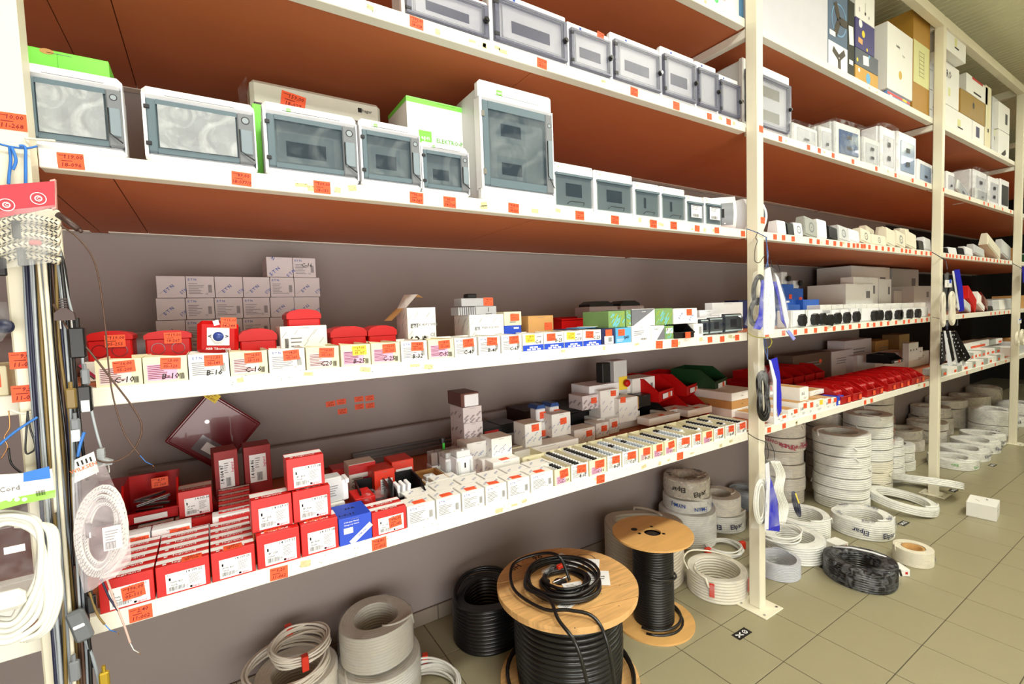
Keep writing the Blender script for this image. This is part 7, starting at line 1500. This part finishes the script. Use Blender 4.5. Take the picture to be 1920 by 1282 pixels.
q = MB(); bag(q, [[(1430, 862), (1450, 858), (1475, 858), (1494, 872)], [(1416, 900), (1440, 900), (1470, 900), (1490, 910)], [(1412, 950), (1436, 950), (1470, 950), (1502, 955)], [(1408, 990), (1436, 992), (1460, 985), (1500, 968)]], -.16, BAGF, 6, .02); q.build('plastic_bag', t)
def P1w(label, pts, r, m, y=-.07): hang(label, pts, r, m, y=y, name='tie_wire', cat='wire')
P1w('blue tie wire around the nearest post above the cord bags', [(1400, 429, -.067), (1415, 434), (1432, 442), (1438, 446, -.06)], .0022, mat('dull_blue_wire', (60, 90, 150), .4)); P1w('blue wire holding the upper cord bags', [(1437, 444, -.09), (1438, 470, -.1), (1440, 500, -.14)], .0025, MATS['dull_blue_wire']); P1w('second blue wire holding the upper cord bags', [(1436, 446, -.09), (1440, 478, -.11), (1436, 502, -.14)], .0025, MATS['dull_blue_wire'])
P1w('empty black twisted wire hook on the nearest post', [(1421, 435), (1417, 445), (1420, 452), (1416, 465), (1415, 480), (1416, 490), (1424, 492), (1430, 484), (1434, 478)], .0018, CBLK, -.075); P1w('black wire hook right of the upper bags', [(1445, 488, -.1), (1450, 505, -.1), (1460, 512, -.1), (1462, 504, -.1), (1456, 492, -.1)], .0016, CBLK)
P1w('yellow-green tie wire around the nearest post at eye-level shelf', [(1402, 624, -.067), (1414, 631), (1430, 633), (1442, 632), (1447, 640), (1443, 650), (1436, 652)], .0022, mat('yellow_green_wire', (176, 166, 50), .4)); P1w('blue wire loop holding the middle cord bag', [(1432, 634, -.08), (1434, 655, -.1), (1440, 674, -.13)], .0022, MATS['dull_blue_wire']); P1w('second blue strand down to the middle cord bag', [(1434, 634, -.08), (1439, 655, -.1), (1439, 674, -.13)], .0022, MATS['dull_blue_wire'])
P1w('black tie wire around the nearest post at the lowest shelf', [(1402, 812, -.067), (1418, 822), (1432, 827), (1436, 830)], .002, CBLK); P1w('black wire loop holding the lowest bags', [(1435, 828, -.08), (1434, 850, -.1), (1437, 864, -.13), (1441, 850, -.1), (1438, 830, -.08)], .002, CBLK); P1w('second black hook into the lowest bags', [(1444, 830, -.08), (1451, 845, -.1), (1452, 862, -.12)], .0018, CBLK)
# second post
t = thing('cord_hank', 'white flat cord hank in a bag hanging on the second post', 'cable', (0, 0, 0))
q = MB(); oval_hank(q, 1768, 580, 6, 32, -.12, 4, .007, IV, 0, True); oval_hank(q, 1785, 578, 8, 31, -.13, 5, .007, IV, 0, True); q.build('cord', t)
q = MB(); p = on_y(1778, 532, -.15); q.box(p.x-.07, p.x+.07, -.155, -.145, p.z-.03, p.z+.03, PWHITE, .003); q.rect((p.x+.03, -.155, p.z+.02), .05, .03, BLUE); q.lines((p.x-.02, -.155, p.z), .06, .04, 4, GINK); q.build('header', t)
q = MB(); bag(q, [[(1762, 530), (1775, 510), (1790, 512)], [(1762, 560), (1778, 558), (1797, 560)], [(1760, 608), (1778, 612), (1797, 610)]], -.16, BAGF, 2); q.build('plastic_bag', t)
t = thing('blue_packet', 'long narrow blue packet hanging at the right of the second post', 'packet', (0, 0, 0)); q = MB(); slab(q, [(1788, 506), (1797, 505), (1803, 540), (1806, 582), (1798, 584), (1796, 545)], -.12, .008, BLUE2); q.build('sleeve', t)
q = MB(); slab(q, [(1785, 508), (1788, 508), (1799, 580), (1796, 582)], -.13, .003, LONG); q.build('printed_strip', t)
t = thing('cord_bag', 'fan of black cord bags with white strips hanging low on the second post', 'bag', (0, 0, 0))
for k, (a, b, c, d_) in enumerate([(1764, 1768, 1762, 1771), (1773, 1777, 1778, 1788), (1783, 1787, 1796, 1806), (1788, 1791, 1808, 1818)]):
    q = MB(); slab(q, [(a, 622), (b, 620), (d_, 676-k*2), (c, 684-k*2)], -.12-.01*k, .008, CBLK); rr = random.Random(k)
    for j in range(7): p = on_y((a+b)/2+((c+d_)/2-(a+b)/2)*j/7, 628+7*j, -.13-.01*k); q.rect((p.x+rr.uniform(-.01, .01), -.129-.01*k, p.z), .014, .010, LPAPER, rot=rr.uniform(-1, 1))
    q.build('black_bag', t)
for k, (a, c) in enumerate([(1769, 1776), (1779, 1793), (1786, 1804)]):
    q = MB(); slab(q, [(a, 620), (a+3, 620), (c+9-k, 684), (c+1, 686)], -.135, .004, LONG); q.build('printed_strip', t)
P1w('blue tie wire knot on the second post above the white cord hank', [(1748, 473, -.067), (1760, 480), (1772, 488), (1776, 505, -.1)], .003, CNAVY); P1w('blue wire knot under the white cord hank', [(1774, 605, -.1), (1776, 618, -.11)], .008, CNAVY)
P1w('thin dark wire tied around the second post at eye-level shelf', [(1748, 594, -.067), (1760, 597), (1768, 598)], .002, CNAVY); P1w('thin dark wire tied around the far post', [(1899, 494, -.067), (1910, 500), (1916, 503)], .003, CNAVY)
t = thing('cord_hank', 'white cord hank in a bag hanging on the far post', 'cable', (0, 0, 0))
q = MB(); oval_hank(q, 1908, 635, 5, 13, -.12, 4, .008, IV); oval_hank(q, 1917, 632, 5, 14, -.13, 4, .008, IV); q.build('cord', t); q = MB(); p = on_y(1910, 602, -.14); q.box(p.x-.06, p.x+.06, -.15, -.14, p.z-.025, p.z+.025, PWHITE, .003); q.rect((p.x, -.15, p.z+.02), .1, .012, BLUE); q.build('header', t)
t = thing('blue_packet', 'dark blue packet hanging on the far post at the photo edge', 'packet', (0, 0, 0)); q = MB(); slab(q, [(1916, 500), (1924, 500), (1926, 528), (1918, 530)], -.12, .01, BLUE2); q.build('sleeve', t)

t = thing('brown_connector', 'thick brown tube connector at the top of the arcing brown cord', 'plug', on_y(130, 415, -.13))
P_ = [on_y(108, 402, -.12), on_y(126, 414, -.125), on_y(147, 430, -.13)]; q = MB(); q.tube([p-P_[1] for p in P_], .0065, MATS['umber_plastic'], 10); q.xf(Matrix.Translation(P_[1]-t.location)); q.build('housing', t)
q = MB(); q.tube([P_[2]-t.location, P_[2]-t.location+(P_[2]-P_[1])*.3], .004, MATS['umber_plastic'], 10); q.build('neck', t)
